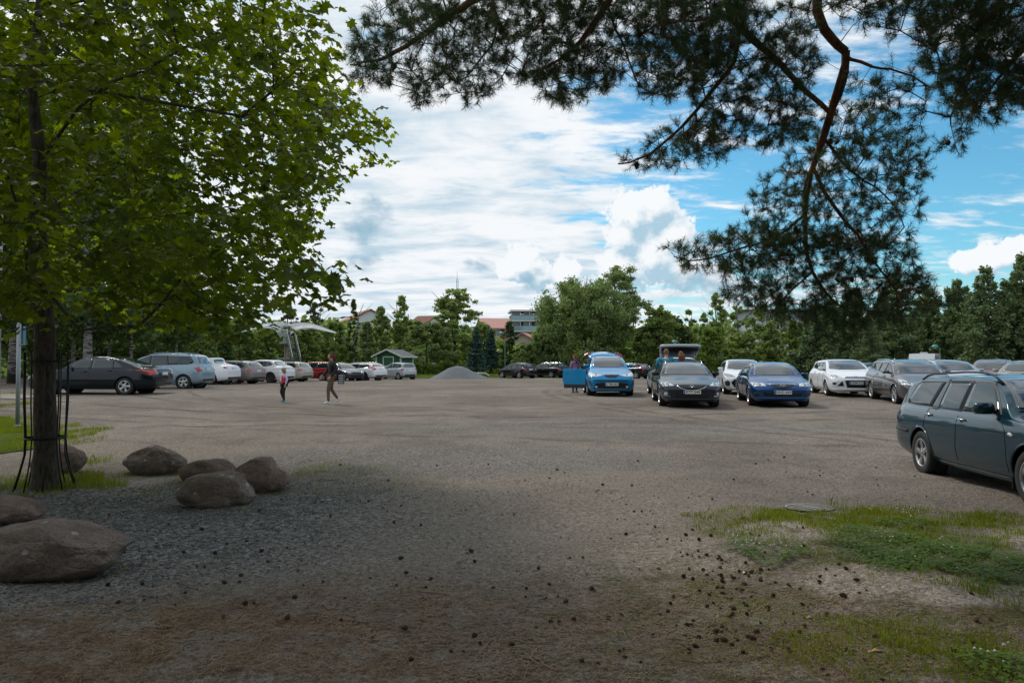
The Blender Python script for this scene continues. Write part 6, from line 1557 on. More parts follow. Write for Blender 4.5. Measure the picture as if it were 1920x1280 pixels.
row('beige estate car carrying a rack on its roof, right of the child', 561, 53, -71, WG(L=4.53, H=1.49, rear=1.03), P_beige, W=1.78, wb=2.58, fo=.9, ztail=.86, rails=blackp)
row('bright red estate car partly hidden behind the walking woman', 622, 57, -73, WG(L=4.6, H=1.50, rear=1.03), P_red, W=1.80, wb=2.65, fo=.9, ztail=.85)
row('white estate car with tall red tail lamps left of the small silver hatchback', 702, 58.5, -60, WG(L=4.76, H=1.44, tail=.6, rear=1.04), P_white, W=1.85, wb=2.87, fo=.88, rw=.345, rimf=.74, rimc='d', ztail=.95, tail=.6, rails=P_white, taild=[(.62, .86), (.84, .84), (.80, 1.02), (.66, 1.2), (.58, 1.2)])
row('small silver hatchback at the right end of the left row in front of the kiosk', 760, 63, -42, WG(L=3.82, H=1.49, hood=1.0, cowl=.95, nose=.74, tail=.35, belt=.97, beltr=1.03, rear=1.0), P_silver, W=1.66, wb=2.45, fo=.75, rw=.29, ztail=.86, cowl=.95, tail=.35)
# dark car nosing out towards us with a pale reflecting windscreen
p = at(655, 56); simple_car('dark violet-grey saloon nosing towards us between the red and the white estate', Vector((p.x-1.1, p.y+1.5, p.z)), alpha_of(133), kind_sedan(L=4.7, H=1.44), mat_paint('paint_aubergine', (.05, .05, .075), .4, .3), GL, W=1.83, wb=2.85, fo=.8, rw=.34, wins='s', head=True, plate='')
row('black hatchback at the far edge by the green lamp post', 986, 68, -38, WG(L=4.26, H=1.47, hood=1.0, cowl=1.1, nose=.72, tail=.5, belt=.97, beltr=1.05, rear=1.02), P_black, W=1.79, wb=2.65, fo=.9, ztail=.88)
row('black estate car at the far edge right of the black hatchback', 1048, 70, -46, WG(L=4.6, H=1.47, tail=.4), P_black, W=1.77, wb=2.76, fo=.8, ztail=.88, rails=chrome)
row('black hatchback with tall red lamps far back, right of the sky-blue crossover', 1205, 66, -42, WG(L=4.37, H=1.45, tail=.7, rear=1.05, roofr=1.3), P_black, W=1.80, wb=2.65, fo=.85, ztail=.98, tail=.7, taild=[(.60, .86), (.82, .86), (.78, 1.08), (.62, 1.16)])
# roof rack load of the beige estate
cr = [o for o in COL.objects if o.get('label', '').startswith('beige estate')][0]
b = MB(); [b.tube([(x, -.62, 1.52), (x, .62, 1.52)], .018, 6) for x in (.3, -.6)]; b.build('roof_bars', blackp, cr)
def roof_bike(y, col, lab):
    e = empty('bicycle', cr.matrix_world @ Vector((0, 0, 0))); bpy.context.view_layer.update(); M = cr.matrix_world
    e.matrix_world = M @ Matrix.Translation((-.15, y, 1.55)); tag(e, lab, 'bicycle', 'bicycles lying on the beige estate')
    fr = MB(); 
    for a, b_ in [((-.5, .12), (.0, .14)), ((0, .14), (.42, .30)), ((-.5, .12), (-.12, .34)), ((-.12, .34), (.40, .36)), ((0, .14), (-.14, .40)), ((.40, .38), (.52, .10))]: fr.tube([(a[0], a[1]*.1, a[1]*.45+.02), (b_[0], b_[1]*.1, b_[1]*.45+.02)], .02, 6)
    fr.build('frame', col, e, True)
    for x in (-.5, .52):
        wq = MB(); wq.tube([(x+.30*math.cos(a), .02+.22*math.sin(a), .07+.05*math.sin(a)) for a in np.linspace(0, 6.283, 21)], .016, 5, False); wq.build('wheel', tyre_m, e, True)
    hb = MB(); hb.tube([(.40, -.22, .21), (.38, 0, .20), (.40, .22, .19)], .014, 6); hb.build('handlebar', blackp, e)
bpy.context.view_layer.update()
roof_bike(.30, mat_simple('bike_green', (.05, .38, .12), .4), 'green bicycle lying on the roof of the beige estate car'); roof_bike(-.25, mat_simple('bike_purple', (.22, .08, .26), .4), 'purple bicycle lying on the roof of the beige estate car')
# caravan beyond
def caravan():
    p = at(1734, 71); e = empty('caravan', p, R(52)); e.scale = (1, 1, 1); tag(e, 'white caravan far back under the pines, roof showing above the cars', 'caravan')
    b = MB(); b.prism([(-2.1, .45), (-2.2, 1.2), (-2.05, 2.1), (-1.7, 2.62), (1.8, 2.66), (2.15, 2.5), (2.25, 1.2), (2.2, .45)], -1.1, 1.1); b.build('body', mat_simple('caravan_white', (.62, .64, .66), .4), e)
    for x in (-.9, .9):
        b = MB(); b.box((x, -1.11, 1.55), (.9, .03, .6)); b.build('window', glass, e)
    b = MB(); b.box((-.1, -1.115, 2.27), (2.2, .02, .05)); b.build('stripe', mat_simple('grey_stripe', (.08, .09, .10), .5), e)
    for x in (-1.3, .9): b = MB(); b.box((x, -1.116, 2.30), (.75, .02, .07)); b.build('lettering_band', mat_simple('red_decal', (.45, .04, .04), .5), e)
    b = MB(); b.box((-.5, 0, 2.72), (.6, .6, .14)); b.build('roof_hatch', mat_simple('caravan_white', (0, 0, 0)), e)
    b = MB(); b.lathe([(.01, -.1), (.32, -.1), (.32, .1), (.01, .1)], 20, Matrix.Translation((.1, -1.0, .32)), 'Y'); b.build('wheel', tyre_m, e); b = MB(); b.box((-2.8, 0, .5), (1.3, .08, .08)); b.build('drawbar', steel, e)
caravan()
# ================================================================== PEOPLE
skin_c = mat_simple('skin', (.46, .27, .20), .55, nscale=30, namt=.08)
def skinned(V, E, rad, sub=1, root=0):
    me = bpy.data.meshes.new('sk'); me.from_pydata(V, E, []); o = bpy.data.objects.new('sk', me); COL.objects.link(o)
    md = o.modifiers.new('s', 'SKIN'); md.use_smooth_shade = True; md.branch_smoothing = .6
    for i, r in enumerate(rad): me.skin_vertices[0].data[i].radius = r if hasattr(r, '__len__') else (r, r); me.skin_vertices[0].data[i].use_root = (i == root)
    if sub: sb = o.modifiers.new('u', 'SUBSURF'); sb.levels = sub; sb.render_levels = sub
    bpy.context.view_layer.update(); m2 = bpy.data.meshes.new_from_object(o.evaluated_get(bpy.context.evaluated_depsgraph_get())); bpy.data.objects.remove(o)
    return m2
def mesh_arrays(me): return [v.co.copy() for v in me.vertices], [tuple(p.vertices) for p in me.polygons]
def figure(label, loc, face, J, h=1.68, top=None, legs=None, shoes=None, hairf=None, topmat=None, legmat=None, shoemat=None, hairmat=None, sleeve=1.0, bulk=1.0, headyaw=0, short=False, group=None):
    """J: pose overrides, metres for a 1.68 m figure; x right, y forward, z up. face = heading clockwise from the view direction"""
    P_ = dict(pelvis=(0, 0, .93), waist=(0, 0, 1.07), chest=(0, .01, 1.25), nb=(0, 0, 1.40), nk=(0, .012, 1.47), shL=(-.165, 0, 1.37), elL=(-.20, -.03, 1.10), wrL=(-.20, .05, .88), shR=(.165, 0, 1.37), elR=(.20, -.03, 1.10), wrR=(.20, .05, .88),
              hpL=(-.085, 0, .88), knL=(-.09, .02, .49), anL=(-.09, -.03, .09), toL=(-.10, .12, .035), hpR=(.085, 0, .88), knR=(.09, .02, .49), anR=(.09, -.03, .09), toR=(.10, .12, .035), head=(0, .03, 1.575))
    P_.update(J); k = h/1.68; Q = {a: Vector(b)*k for a, b in P_.items()}
    e = empty('person', loc, -R(face)); tag(e, label, 'person', group); kb = k*bulk
    names = ['pelvis', 'waist', 'chest', 'nb', 'nk', 'shL', 'elL', 'wrL', 'shR', 'elR', 'wrR', 'hpL', 'knL', 'anL', 'hpR', 'knR', 'anR']
    rd = dict(pelvis=(.125, .10), waist=(.110, .088), chest=(.128, .095), nb=.062, nk=.046, shL=.055, elL=.040, wrL=.026, shR=.055, elR=.040, wrR=.026, hpL=.082, knL=.053, anL=.036, hpR=.082, knR=.053, anR=.036)
    E = [('pelvis', 'waist'), ('waist', 'chest'), ('chest', 'nb'), ('nb', 'nk'), ('chest', 'shL'), ('shL', 'elL'), ('elL', 'wrL'), ('chest', 'shR'), ('shR', 'elR'), ('elR', 'wrR'), ('pelvis', 'hpL'), ('hpL', 'knL'), ('knL', 'anL'), ('pelvis', 'hpR'), ('hpR', 'knR'), ('knR', 'anR')]
    def sc(r, f): return tuple(q*f for q in r) if hasattr(r, '__len__') else r*f
    me = skinned([Q[n_] for n_ in names], [(names.index(a), names.index(b)) for a, b in E], [sc(rd[n_], kb*(.86 if n_ in ('chest', 'waist', 'pelvis', 'shL', 'shR', 'nb') else .95)) for n_ in names])
    b = MB(); b.add(*mesh_arrays(me))
    # head with nose, ears, jaw
    hc = Q['head']; M = Matrix.Rotation(-R(headyaw), 3, 'Z'); V = []; Fc = []; seg, rg = 18, 14; hr = .098*k*(1.10 if short else 1)
    for i in range(rg+1):
        th = math.pi*i/rg
        for q in range(seg):
            a = 2*math.pi*q/seg; p = Vector((.80*math.sin(th)*math.cos(a), .98*math.sin(th)*math.sin(a), 1.16*math.cos(th)))
            if p.z < -.15: p.x *= 1+.32*(p.z+.15); p.y *= 1+.18*(p.z+.15)
            fr = max(0, p.y); p.y += .26*math.exp(-((p.x/.13)**2+((p.z+.10)/.17)**2))*(fr > .5)-.07*math.exp(-(((abs(p.x)-.33)/.16)**2+((p.z-.12)/.13)**2))*(fr > .4)
            if abs(p.x) > .72 and abs(p.z) < .24 and abs(p.y+.05) < .25: p.x *= 1.12
            V.append(hc+M @ (p*hr))
    Fc = [(i*seg+q, (i+1)*seg+q, (i+1)*seg+(q+1) % seg, i*seg+(q+1) % seg) for i in range(rg) for q in range(seg)]; b.add(V, Fc)
    b.tube([Q['nk']-Vector((0, 0, .03*k)), hc-Vector((0, .01*k, .06*k))], [.05*kb, .048*kb], 10)
    # hands: palm, four bent fingers, thumb from its side
    for s_, w_, el in ((-1, 'wrL', 'elL'), (1, 'wrR', 'elR')):
        d = (Q[w_]-Q[el]).normalized(); fwd = Vector((0, 1, 0)); u = (fwd-d*fwd.dot(d)).normalized(); nrm = d.cross(u); c = Q[w_]+d*.05*k
        MM = Matrix((u, nrm, d)).transposed(); b.ball(c, (.040*k, .016*k, .052*k), 10, 6, MM)
        for j in range(4):
            o_ = c+u*(.027-.018*j)*k+d*.040*k; L = (.062, .070, .066, .052)[j]*k; cu = -nrm*s_*.35
            b.tube([o_, o_+d*L*.45+cu*L*.2, o_+d*L*.78+cu*L*.6, o_+d*L*.92+cu*L], [.0085*k, .008*k, .007*k, .005*k], 6)
        b.tube([c+u*.032*k-d*.015*k, c+u*.055*k+d*.012*k, c+u*.058*k+d*.042*k], [.011*k, .009*k, .007*k], 6)
    b.build('body', skin_c, e, True)
    f = MB()
    for s_ in (-1, 1): f.ball(hc+M @ Vector((s_*.033*k, .088*k, .012*k)), (.011*k, .006*k, .006*k), 8, 5)
    f.ball(hc+M @ Vector((0, .090*k, -.055*k)), (.020*k, .006*k, .005*k), 8, 5); f.build('face_features', mat_simple('face_dark', (.10, .035, .03), .5), e, True)
    def cloth(name, keys, extra, mat, f, ends={}):
        nm = [q for q in names if q in keys]; VV = [Q[q] for q in nm]; RR = [sc(rd[q], kb*f) for q in nm]; EE = [(nm.index(a), nm.index(c_)) for a, c_ in E if a in nm and c_ in nm]
        for (a, c_, t, r) in extra: VV.append(Q[a].lerp(Q[c_], t)); RR.append(r*k if not hasattr(r, '__len__') else tuple(q*k for q in r)); EE.append((nm.index(a), len(VV)-1))
        m_ = skinned(VV, EE, RR, 2); bb = MB(); bb.add(*mesh_arrays(m_)); o = bb.build(name, mat, e, True); return o
    if legs != 'none':
        cloth('leggings', ['pelvis', 'hpL', 'knL', 'anL', 'hpR', 'knR', 'anR'], [], legmat, 1.10)
    tf = 1.22
    if sleeve >= 1: o = cloth('top', ['pelvis', 'waist', 'chest', 'nb', 'shL', 'elL', 'wrL', 'shR', 'elR', 'wrR'], [], topmat, tf)
    else: o = cloth('top', ['pelvis', 'waist', 'chest', 'nb', 'shL', 'elL', 'shR', 'elR'], [], topmat, tf)
    for s_, an, to in ((-1, 'anL', 'toL'), (1, 'anR', 'toR')):
        sb = MB(); a, t = Q[an], Q[to]; d = t-a; m3 = skinned([a+Vector((0, 0, .0)), a+Vector((0, -.045*k, -.055*k)) if abs(d.z) < .09*k else a-d*.3+Vector((0, 0, -.03*k)), a+d*.6, t], [(0, 1), (0, 2), (2, 3)], [(.040*k, .040*k), (.034*k, .030*k), (.040*k, .030*k), (.034*k, .022*k)])
        sb.add(*mesh_arrays(m3)).build('shoe', shoemat, e, True)
    # hair
    if hairf:
        hb = MB(); V = []; seg, rg = 18, 12
        for i in range(rg+1):
            th = math.pi*(.0+.62*i/rg)
            for q in range(seg):
                a = 2*math.pi*q/seg; p = Vector((.88*math.sin(th)*math.cos(a), 1.04*math.sin(th)*math.sin(a)-.06, 1.22*math.cos(th)+.03))
                if p.y > .30 and p.z < .62: p = Vector((p.x*.9, .30-.25*(.62-p.z), p.z))
                p *= 1+.03*math.sin(9*a+4*th); V.append(hc+M @ (p*hr))
        hb.add(V, [(i*seg+q, (i+1)*seg+q, (i+1)*seg+(q+1) % seg, i*seg+(q+1) % seg) for i in range(rg) for q in range(seg)])
        if hairf == 'pony':
            hb.tube([hc+M @ (Vector(q)*k) for q in ((0, -.08, .03), (0, -.13, .0), (.01, -.15, -.08), (.0, -.14, -.17), (.0, -.11, -.24))], [.03*k, .034*k, .036*k, .030*k, .010*k], 8)
        if hairf == 'long':
            for x in (-.06, -.02, .03, .07): hb.tube([hc+M @ (Vector(q)*k) for q in ((x, -.07, .02), (x*1.2, -.095, -.08), (x*1.3, -.09, -.18), (x*1.1, -.08, -.27))], [.035*k, .04*k, .038*k, .018*k], 8)
        hb.build('hair', hairmat, e, True)
    return e, Q, k
def fabric(n, c, ns=14): return mat_simple(n, c, .85, nscale=ns, namt=.25)
# walking woman
loc = at(622, 23.0)
wm, Q, k = figure('person walking left in a black jumper, brown leggings and white trainers with a reddish ponytail', loc, -118, dict(
    knL=(-.09, .13, .50), anL=(-.08, .12, .09), toL=(-.09, .27, .04), knR=(.09, -.01, .50), anR=(.09, -.24, .17), toR=(.10, -.17, .05), hpL=(-.09, .02, .88), hpR=(.09, -.02, .88),
    elL=(-.25, -.10, 1.12), wrL=(-.26, .10, .92), elR=(.26, .06, 1.12), wrR=(.28, .22, .93), shL=(-.18, -.03, 1.37), shR=(.18, .03, 1.37)), h=1.62, bulk=1.16, hairf='pony',
    topmat=fabric('jumper_black', (.012, .014, .016)), legmat=fabric('leggings_brown', (.13, .085, .065)), shoemat=fabric('trainer_white', (.60, .64, .72)), hairmat=fabric('hair_red', (.10, .022, .014)), headyaw=8)
b = MB(); b.box((-.09, .155, 1.27), (.05, .012, .035)); b.build('chest_print', mat_simple('print_blue', (.03, .22, .42), .6), wm)
bag = empty('shoulder_bag', wm.matrix_world.translation+Vector((0, 0, 0))); bag.location = loc+Vector((.30, .02, 0)); bag.rotation_euler = (0, 0, R(8)); tag(bag, 'black and white striped bag hanging at the walking person\'s hip', 'bag')
b = MB(); b.box((0, 0, .80), (.20, .10, .30), taper=.92); b.build('bag_body', fabric('bag_black', (.02, .022, .03)), bag)
b = MB()
for z in (.70, .77, .84, .91): b.box((.0, -.052, z), (.15, .006, .028)); b.box((.100, 0, z), (.006, .07, .028))
b.build('stripes', fabric('stripe_white', (.60, .65, .70)), bag); b = MB(); b.tube([(-.09, 0, .95), (-.13, 0, 1.15), (-.16, -.0, 1.36)], .012, 5); b.tube([(.06, 0, .95), (-.04, .03, 1.2), (-.15, .02, 1.38)], .012, 5); b.build('strap', blackp, bag)
# child
lc = at(533, 23.6)
ch, Q, k = figure('child in a pink bib with a white number patch and a green cap walking left', lc, -130, dict(
    knL=(-.085, .05, .49), anL=(-.08, .02, .09), toL=(-.09, .18, .04), knR=(.08, .12, .50), anR=(.07, -.02, .13), toR=(.08, .12, .05), elL=(-.24, -.05, 1.10), wrL=(-.24, .02, .87), elR=(.24, .02, 1.10), wrR=(.14, .28, 1.12)), h=1.12, bulk=1.12, short=True, hairf='long',
    topmat=fabric('sleeve_lilac', (.55, .48, .62)), legmat=fabric('leggings_black', (.014, .014, .018)), shoemat=fabric('shoe_teal', (.02, .24, .30)), hairmat=fabric('hair_blond', (.34, .21, .11)), headyaw=20)
me = skinned([Vector(q)*k for q in ((0, 0, .80), (0, 0, 1.0), (0, .01, 1.22), (0, .005, 1.36))], [(0, 1), (1, 2), (2, 3)], [(.175*k, .15*k), (.165*k, .145*k), (.175*k, .145*k), (.11*k, .09*k)], 2)
b = MB(); b.add(*mesh_arrays(me)).build('bib', fabric('bib_pink', (.62, .04, .10)), ch, True)
b = MB(); b.box((-.02*k, .172*k, 1.13*k), (.12*k, .012, .17*k)); np_ = b.build('number_patch', fabric('patch_white', (.7, .7, .72)), ch)
tm = text_mesh('1', .09*k); o = bpy.data.objects.new('patch_number', tm.copy()); COL.objects.link(o); o.parent = ch; o.data.materials.append(ink_m); o.location = (-.02*k, .182*k, 1.13*k); o.rotation_euler = (R(90), 0, R(180))
hc = Q['head']; b = MB(); V = []
for i in range(9):
    th = math.pi*.5*i/8
    for q in range(16): a = 2*math.pi*q/16; V.append(hc+Vector((.10*k*math.sin(th)*math.cos(a), .115*k*math.sin(th)*math.sin(a)-.005, .115*k*math.cos(th)+.035*k)))
b.add(V, [(i*16+q, (i+1)*16+q, (i+1)*16+(q+1) % 16, i*16+(q+1) % 16) for i in range(8) for q in range(16)]); b.ball(hc+Vector((-.02*k, .13*k, .045*k)), (.075*k, .075*k, .010*k), 12, 4)
cap = b.build('cap', mat_simple('cap_green', (.16, .42, .28), .8, nscale=25, namt=.6), ch, True)
# behind the open door
figure('person in a pink top and dark trousers standing behind the open blue car door', at(1078, 29.8), 150, dict(elL=(-.22, .04, 1.12), wrL=(-.16, .22, 1.05)), h=1.60, hairf='long', topmat=fabric('top_pink', (.50, .22, .42)), legmat=fabric('jeans', (.025, .035, .07)), shoemat=fabric('shoe_dark', (.03, .03, .03)), hairmat=fabric('hair_brown', (.09, .04, .02)), sleeve=0, headyaw=150)
figure('person whose brown-haired head shows over the raised blue tailgate', at(1111, 33.4), 170, dict(), h=1.78, hairf='short', topmat=fabric('top_grey', (.10, .11, .13)), legmat=fabric('jeans', (0, 0, 0)), shoemat=fabric('shoe_dark', (0, 0, 0)), hairmat=fabric('hair_sandy', (.17, .09, .045)))
p = at(1249, 24.7); figure('person in a turquoise hooded jacket leaning at the silver car\'s open boot', p, 15, dict(elL=(-.30, .02, 1.16), wrL=(-.22, .14, .98), elR=(.26, .10, 1.14), wrR=(.18, .34, 1.10), chest=(0, .05, 1.25), nb=(0, .08, 1.39), nk=(0, .10, 1.45), head=(0, .13, 1.54), shL=(-.19, .06, 1.35), shR=(.19, .08, 1.35)), h=1.80, bulk=1.15, hairf='short', topmat=fabric('hoodie_turquoise', (.010, .21, .33)), legmat=fabric('jeans', (0, 0, 0)), shoemat=fabric('shoe_dark', (0, 0, 0)), hairmat=fabric('hair_sandy', (0, 0, 0)))
p = at(1277, 24.9); figure('person with long reddish hair and a turquoise top at the silver car\'s open boot', p, 0, dict(elR=(.24, .10, 1.14), wrR=(.18, .34, 1.10)), h=1.68, hairf='long', topmat=fabric('hoodie_turquoise', (0, 0, 0)), legmat=fabric('jeans', (0, 0, 0)), shoemat=fabric('shoe_dark', (0, 0, 0)), hairmat=fabric('hair_auburn', (.17, .065, .035)))

# ================================================================== BUILDINGS AND FURNITURE
def brickish(name, c, c2, sx=30): return mat_simple(name, c, .9, nscale=sx*.1, namt=.2)
wgl = mat_simple('window_glass', (.05, .08, .10), .08, 0, 0, .9); wfr = mat_simple('window_white', (.60, .62, .62), .6)
def windows(root, xs, zs, w_, h_, y, face=-1):
    for x in xs:
        for z in zs:
            b = MB(); 
            for dx_, dz_, sx, sz in ((0, h_/2, w_+.12, .08), (0, -h_/2, w_+.12, .08), (-w_/2, 0, .08, h_), (w_/2, 0, .08, h_), (0, 0, .05, h_)): b.box((x+dx_, y+face*.05, z+dz_), (sx, .10, sz))
            f = b.build('window', wfr, root); g_ = MB(); g_.box((x, y+face*.012, z), (w_-.02, .02, h_-.02)); g_.build('pane', wgl, f)
def house(name, label, px, d, rz, W_, D_, hw_, hr, wallm, roofm, nx=3, nz=2, gable='x', z0=0, over=.5):
    p = at(px, d); e = empty(name, p+Vector((0, 0, z0)), R(rz)); tag(e, label, 'building')
    b = MB(); b.box((0, 0, hw_/2-.5), (W_, D_, hw_+1)); 
    if gable == 'y': V = [(-W_/2, -D_/2, hw_), (W_/2, -D_/2, hw_), (0, -D_/2, hw_+hr-.02), (-W_/2, D_/2, hw_), (W_/2, D_/2, hw_), (0, D_/2, hw_+hr-.02)]; b.add(V, [(0, 1, 2), (3, 5, 4), (0, 3, 4, 1), (1, 4, 5, 2), (0, 2, 5, 3)])
    else: V = [(-W_/2, -D_/2, hw_), (-W_/2, D_/2, hw_), (-W_/2, 0, hw_+hr-.02), (W_/2, -D_/2, hw_), (W_/2, D_/2, hw_), (W_/2, 0, hw_+hr-.02)]; b.add(V, [(0, 1, 2), (3, 5, 4), (0, 3, 4, 1), (1, 4, 5, 2), (0, 2, 5, 3)])
    b.build('wall', wallm, e); r_ = MB(); t = .22
    if gable == 'y':
        for s_ in (-1, 1): r_.add([(s_*(W_/2+over), -D_/2-over, hw_-over*hr*2/W_), (0, -D_/2-over, hw_+hr), (0, D_/2+over, hw_+hr), (s_*(W_/2+over), D_/2+over, hw_-over*hr*2/W_)]+[(s_*(W_/2+over), -D_/2-over, hw_-over*hr*2/W_+t), (0, -D_/2-over, hw_+hr+t), (0, D_/2+over, hw_+hr+t), (s_*(W_/2+over), D_/2+over, hw_-over*hr*2/W_+t)], [(0, 1, 2, 3), (4, 7, 6, 5), (0, 4, 5, 1), (3, 2, 6, 7), (0, 3, 7, 4)])
    else:
        for s_ in (-1, 1): r_.add([(-W_/2-over, s_*(D_/2+over), hw_-over*hr*2/D_), (-W_/2-over, 0, hw_+hr), (W_/2+over, 0, hw_+hr), (W_/2+over, s_*(D_/2+over), hw_-over*hr*2/D_)]+[(-W_/2-over, s_*(D_/2+over), hw_-over*hr*2/D_+t), (-W_/2-over, 0, hw_+hr+t), (W_/2+over, 0, hw_+hr+t), (W_/2+over, s_*(D_/2+over), hw_-over*hr*2/D_+t)], [(0, 1, 2, 3), (4, 7, 6, 5), (0, 4, 5, 1), (3, 2, 6, 7), (0, 3, 7, 4)])
    r_.build('roof', roofm, e)
    if nx: windows(e, [W_*((i+.5)/nx-.5) for i in range(nx)], [hw_*((j+.6)/nz) for j in range(nz)], W_/nx*.42, 1.35, -D_/2)
    return e
redroof = mat_simple('red_roof', (.30, .075, .055), .7, nscale=2, namt=.2); pinkroof = mat_simple('pink_roof', (.42, .20, .17), .6, nscale=2, namt=.15); brick = mat_simple('red_brick', (.20, .055, .035), .9, nscale=8, namt=.3); whitew = mat_simple('white_wall', (.58, .61, .63), .85, nscale=2, namt=.06)
h = house('apartment_house', 'white house with a red gabled roof showing between the birches at left', 682, 150, 24, 7.5, 12, 9.0, 2.0, whitew, redroof, 2, 3, 'y', over=.4)
house('apartment_house', 'red roofed house mostly hidden behind the sculpture', 560, 160, 0, 12, 9, 7.6, 1.5, brick, redroof, 6, 3, 'x')
house('apartment_house', 'house corner with brown boarded gable just left of the tall tree behind the heap', 800, 155, -20, 3.4, 8, 8.6, 1.6, whitew, mat_simple('brown_roof', (.13, .035, .02), .8), 3, 3, 'x')
e = house('apartment_house', 'red brick house with a pale pink metal roof behind the blue spruces', 926, 150, 12, 5.6, 9, 7.4, 2.0, brick, pinkroof, 3, 3, 'x')
house('office_building', 'narrow pale pink-roofed house at the left edge of the huge willow', 985, 128, -10, 4.0, 6, 4.4, 1.2, mat_simple('cream_wall', (.42, .36, .30), .9), pinkroof, 2, 1, 'y')
house('apartment_block', 'plain beige block seen beyond the people carrier under the maple leaves', 400, 112, 0, 5.5, 8, 6.6, .3, mat_simple('beige_block', (.30, .26, .24), .9, nscale=1, namt=.1), mat_simple('grey_roof', (.12, .12, .12), .9), 2, 2, 'x')
house('apartment_block', 'pale blue-grey building glimpsed through the birches under the hanging pine bough', 1480, 105, 8, 13, 8, 8.2, .3, mat_simple('bluegrey_wall', (.42, .45, .52), .9), mat_simple('grey_roof', (0, 0, 0)), 5, 3, 'x')
house('apartment_block', 'pale building seen low between tree trunks behind the white hatchback', 1375, 120, 0, 12, 8, 4.2, .5, mat_simple('bluegrey_wall', (0, 0, 0)), mat_simple('grey_roof', (0, 0, 0)), 5, 1, 'x')
# balcony block
def balcony_block():
    d = 165; p = at(1000, d); e = empty('apartment_block', p, R(4)); tag(e, 'modern block with stacked glazed balconies and a white roof slab left of the huge willow', 'building'); W_ = 10.6
    b = MB(); b.box((0, 4, 5.6), (W_-.6, 8, 11.4)); b.build('wall', mat_simple('dark_wall', (.09, .085, .09), .8), e)
    b = MB(); b.box((.2, 3, 12.05), (W_+.6, 10, .38)); b.build('roof', whitew, e)
    gl = mat_simple('balcony_glass', (.12, .26, .30), .08, .1, .5, .9)
    for i in range(5):
        z = .35+i*2.35; b = MB(); b.box((0, -.9, z), (W_, 1.9, .26)); q = b.build('balcony', whitew if i > 2 else mat_simple('grey_slab', (.30, .31, .32), .8), e)
        b = MB(); 
        for k in range(5): b.box((-W_/2+(k+.5)*W_/5, -1.83, z+.66), (W_/5-.1, .03, 1.02))
        b.build('balustrade', gl, q)
        for k in range(6): b = MB(); b.box((-W_/2+.06+k*(W_-.12)/5, -1.7, z+1.22), (.12, .12, 2.15)); b.build('post', whitew if i > 2 else brick, q)
        b = MB()
        for k in range(4): b.box((-W_/2+1.4+k*2.6, -.02, z+1.2), (1.9, .05, 1.9))
        b.build('window', wgl, q)
balcony_block()
# mast
p = at(857, 205); e = empty('radio_mast', p); tag(e, 'slim lattice radio mast with antennas above the tall tree behind the heap', 'mast')
b = MB(); H_ = 24.6
for k in range(3):
    a = k*2.094; b.tube([(.42*math.cos(a), .42*math.sin(a), 0), (.30*math.cos(a), .30*math.sin(a), H_-1.2)], .055, 4)
for z in np.arange(8, H_-1.4, .8):
    for k in range(3): a, a2 = k*2.094, (k+1)*2.094; b.bar((.36*math.cos(a), .36*math.sin(a), z), (.36*math.cos(a2), .36*math.sin(a2), z+.8), .05)
b.tube([(0, 0, H_-1.5), (0, 0, H_+1.2)], .05, 5); b.build('lattice', mat_simple('mast_steel', (.35, .36, .38), .6, .3), e)
b = MB()
for z, r in ((19.6, .55), (20.3, .45)):
    for k in range(3): a = k*2.094+.5; b.box((r*math.cos(a), r*math.sin(a), z), (.22, .22, 1.0), a)
b.box((0, 0, 19.2), (1.3, 1.3, .12)); b.build('antenna', mat_simple('antenna_dark', (.12, .13, .15), .6), e)
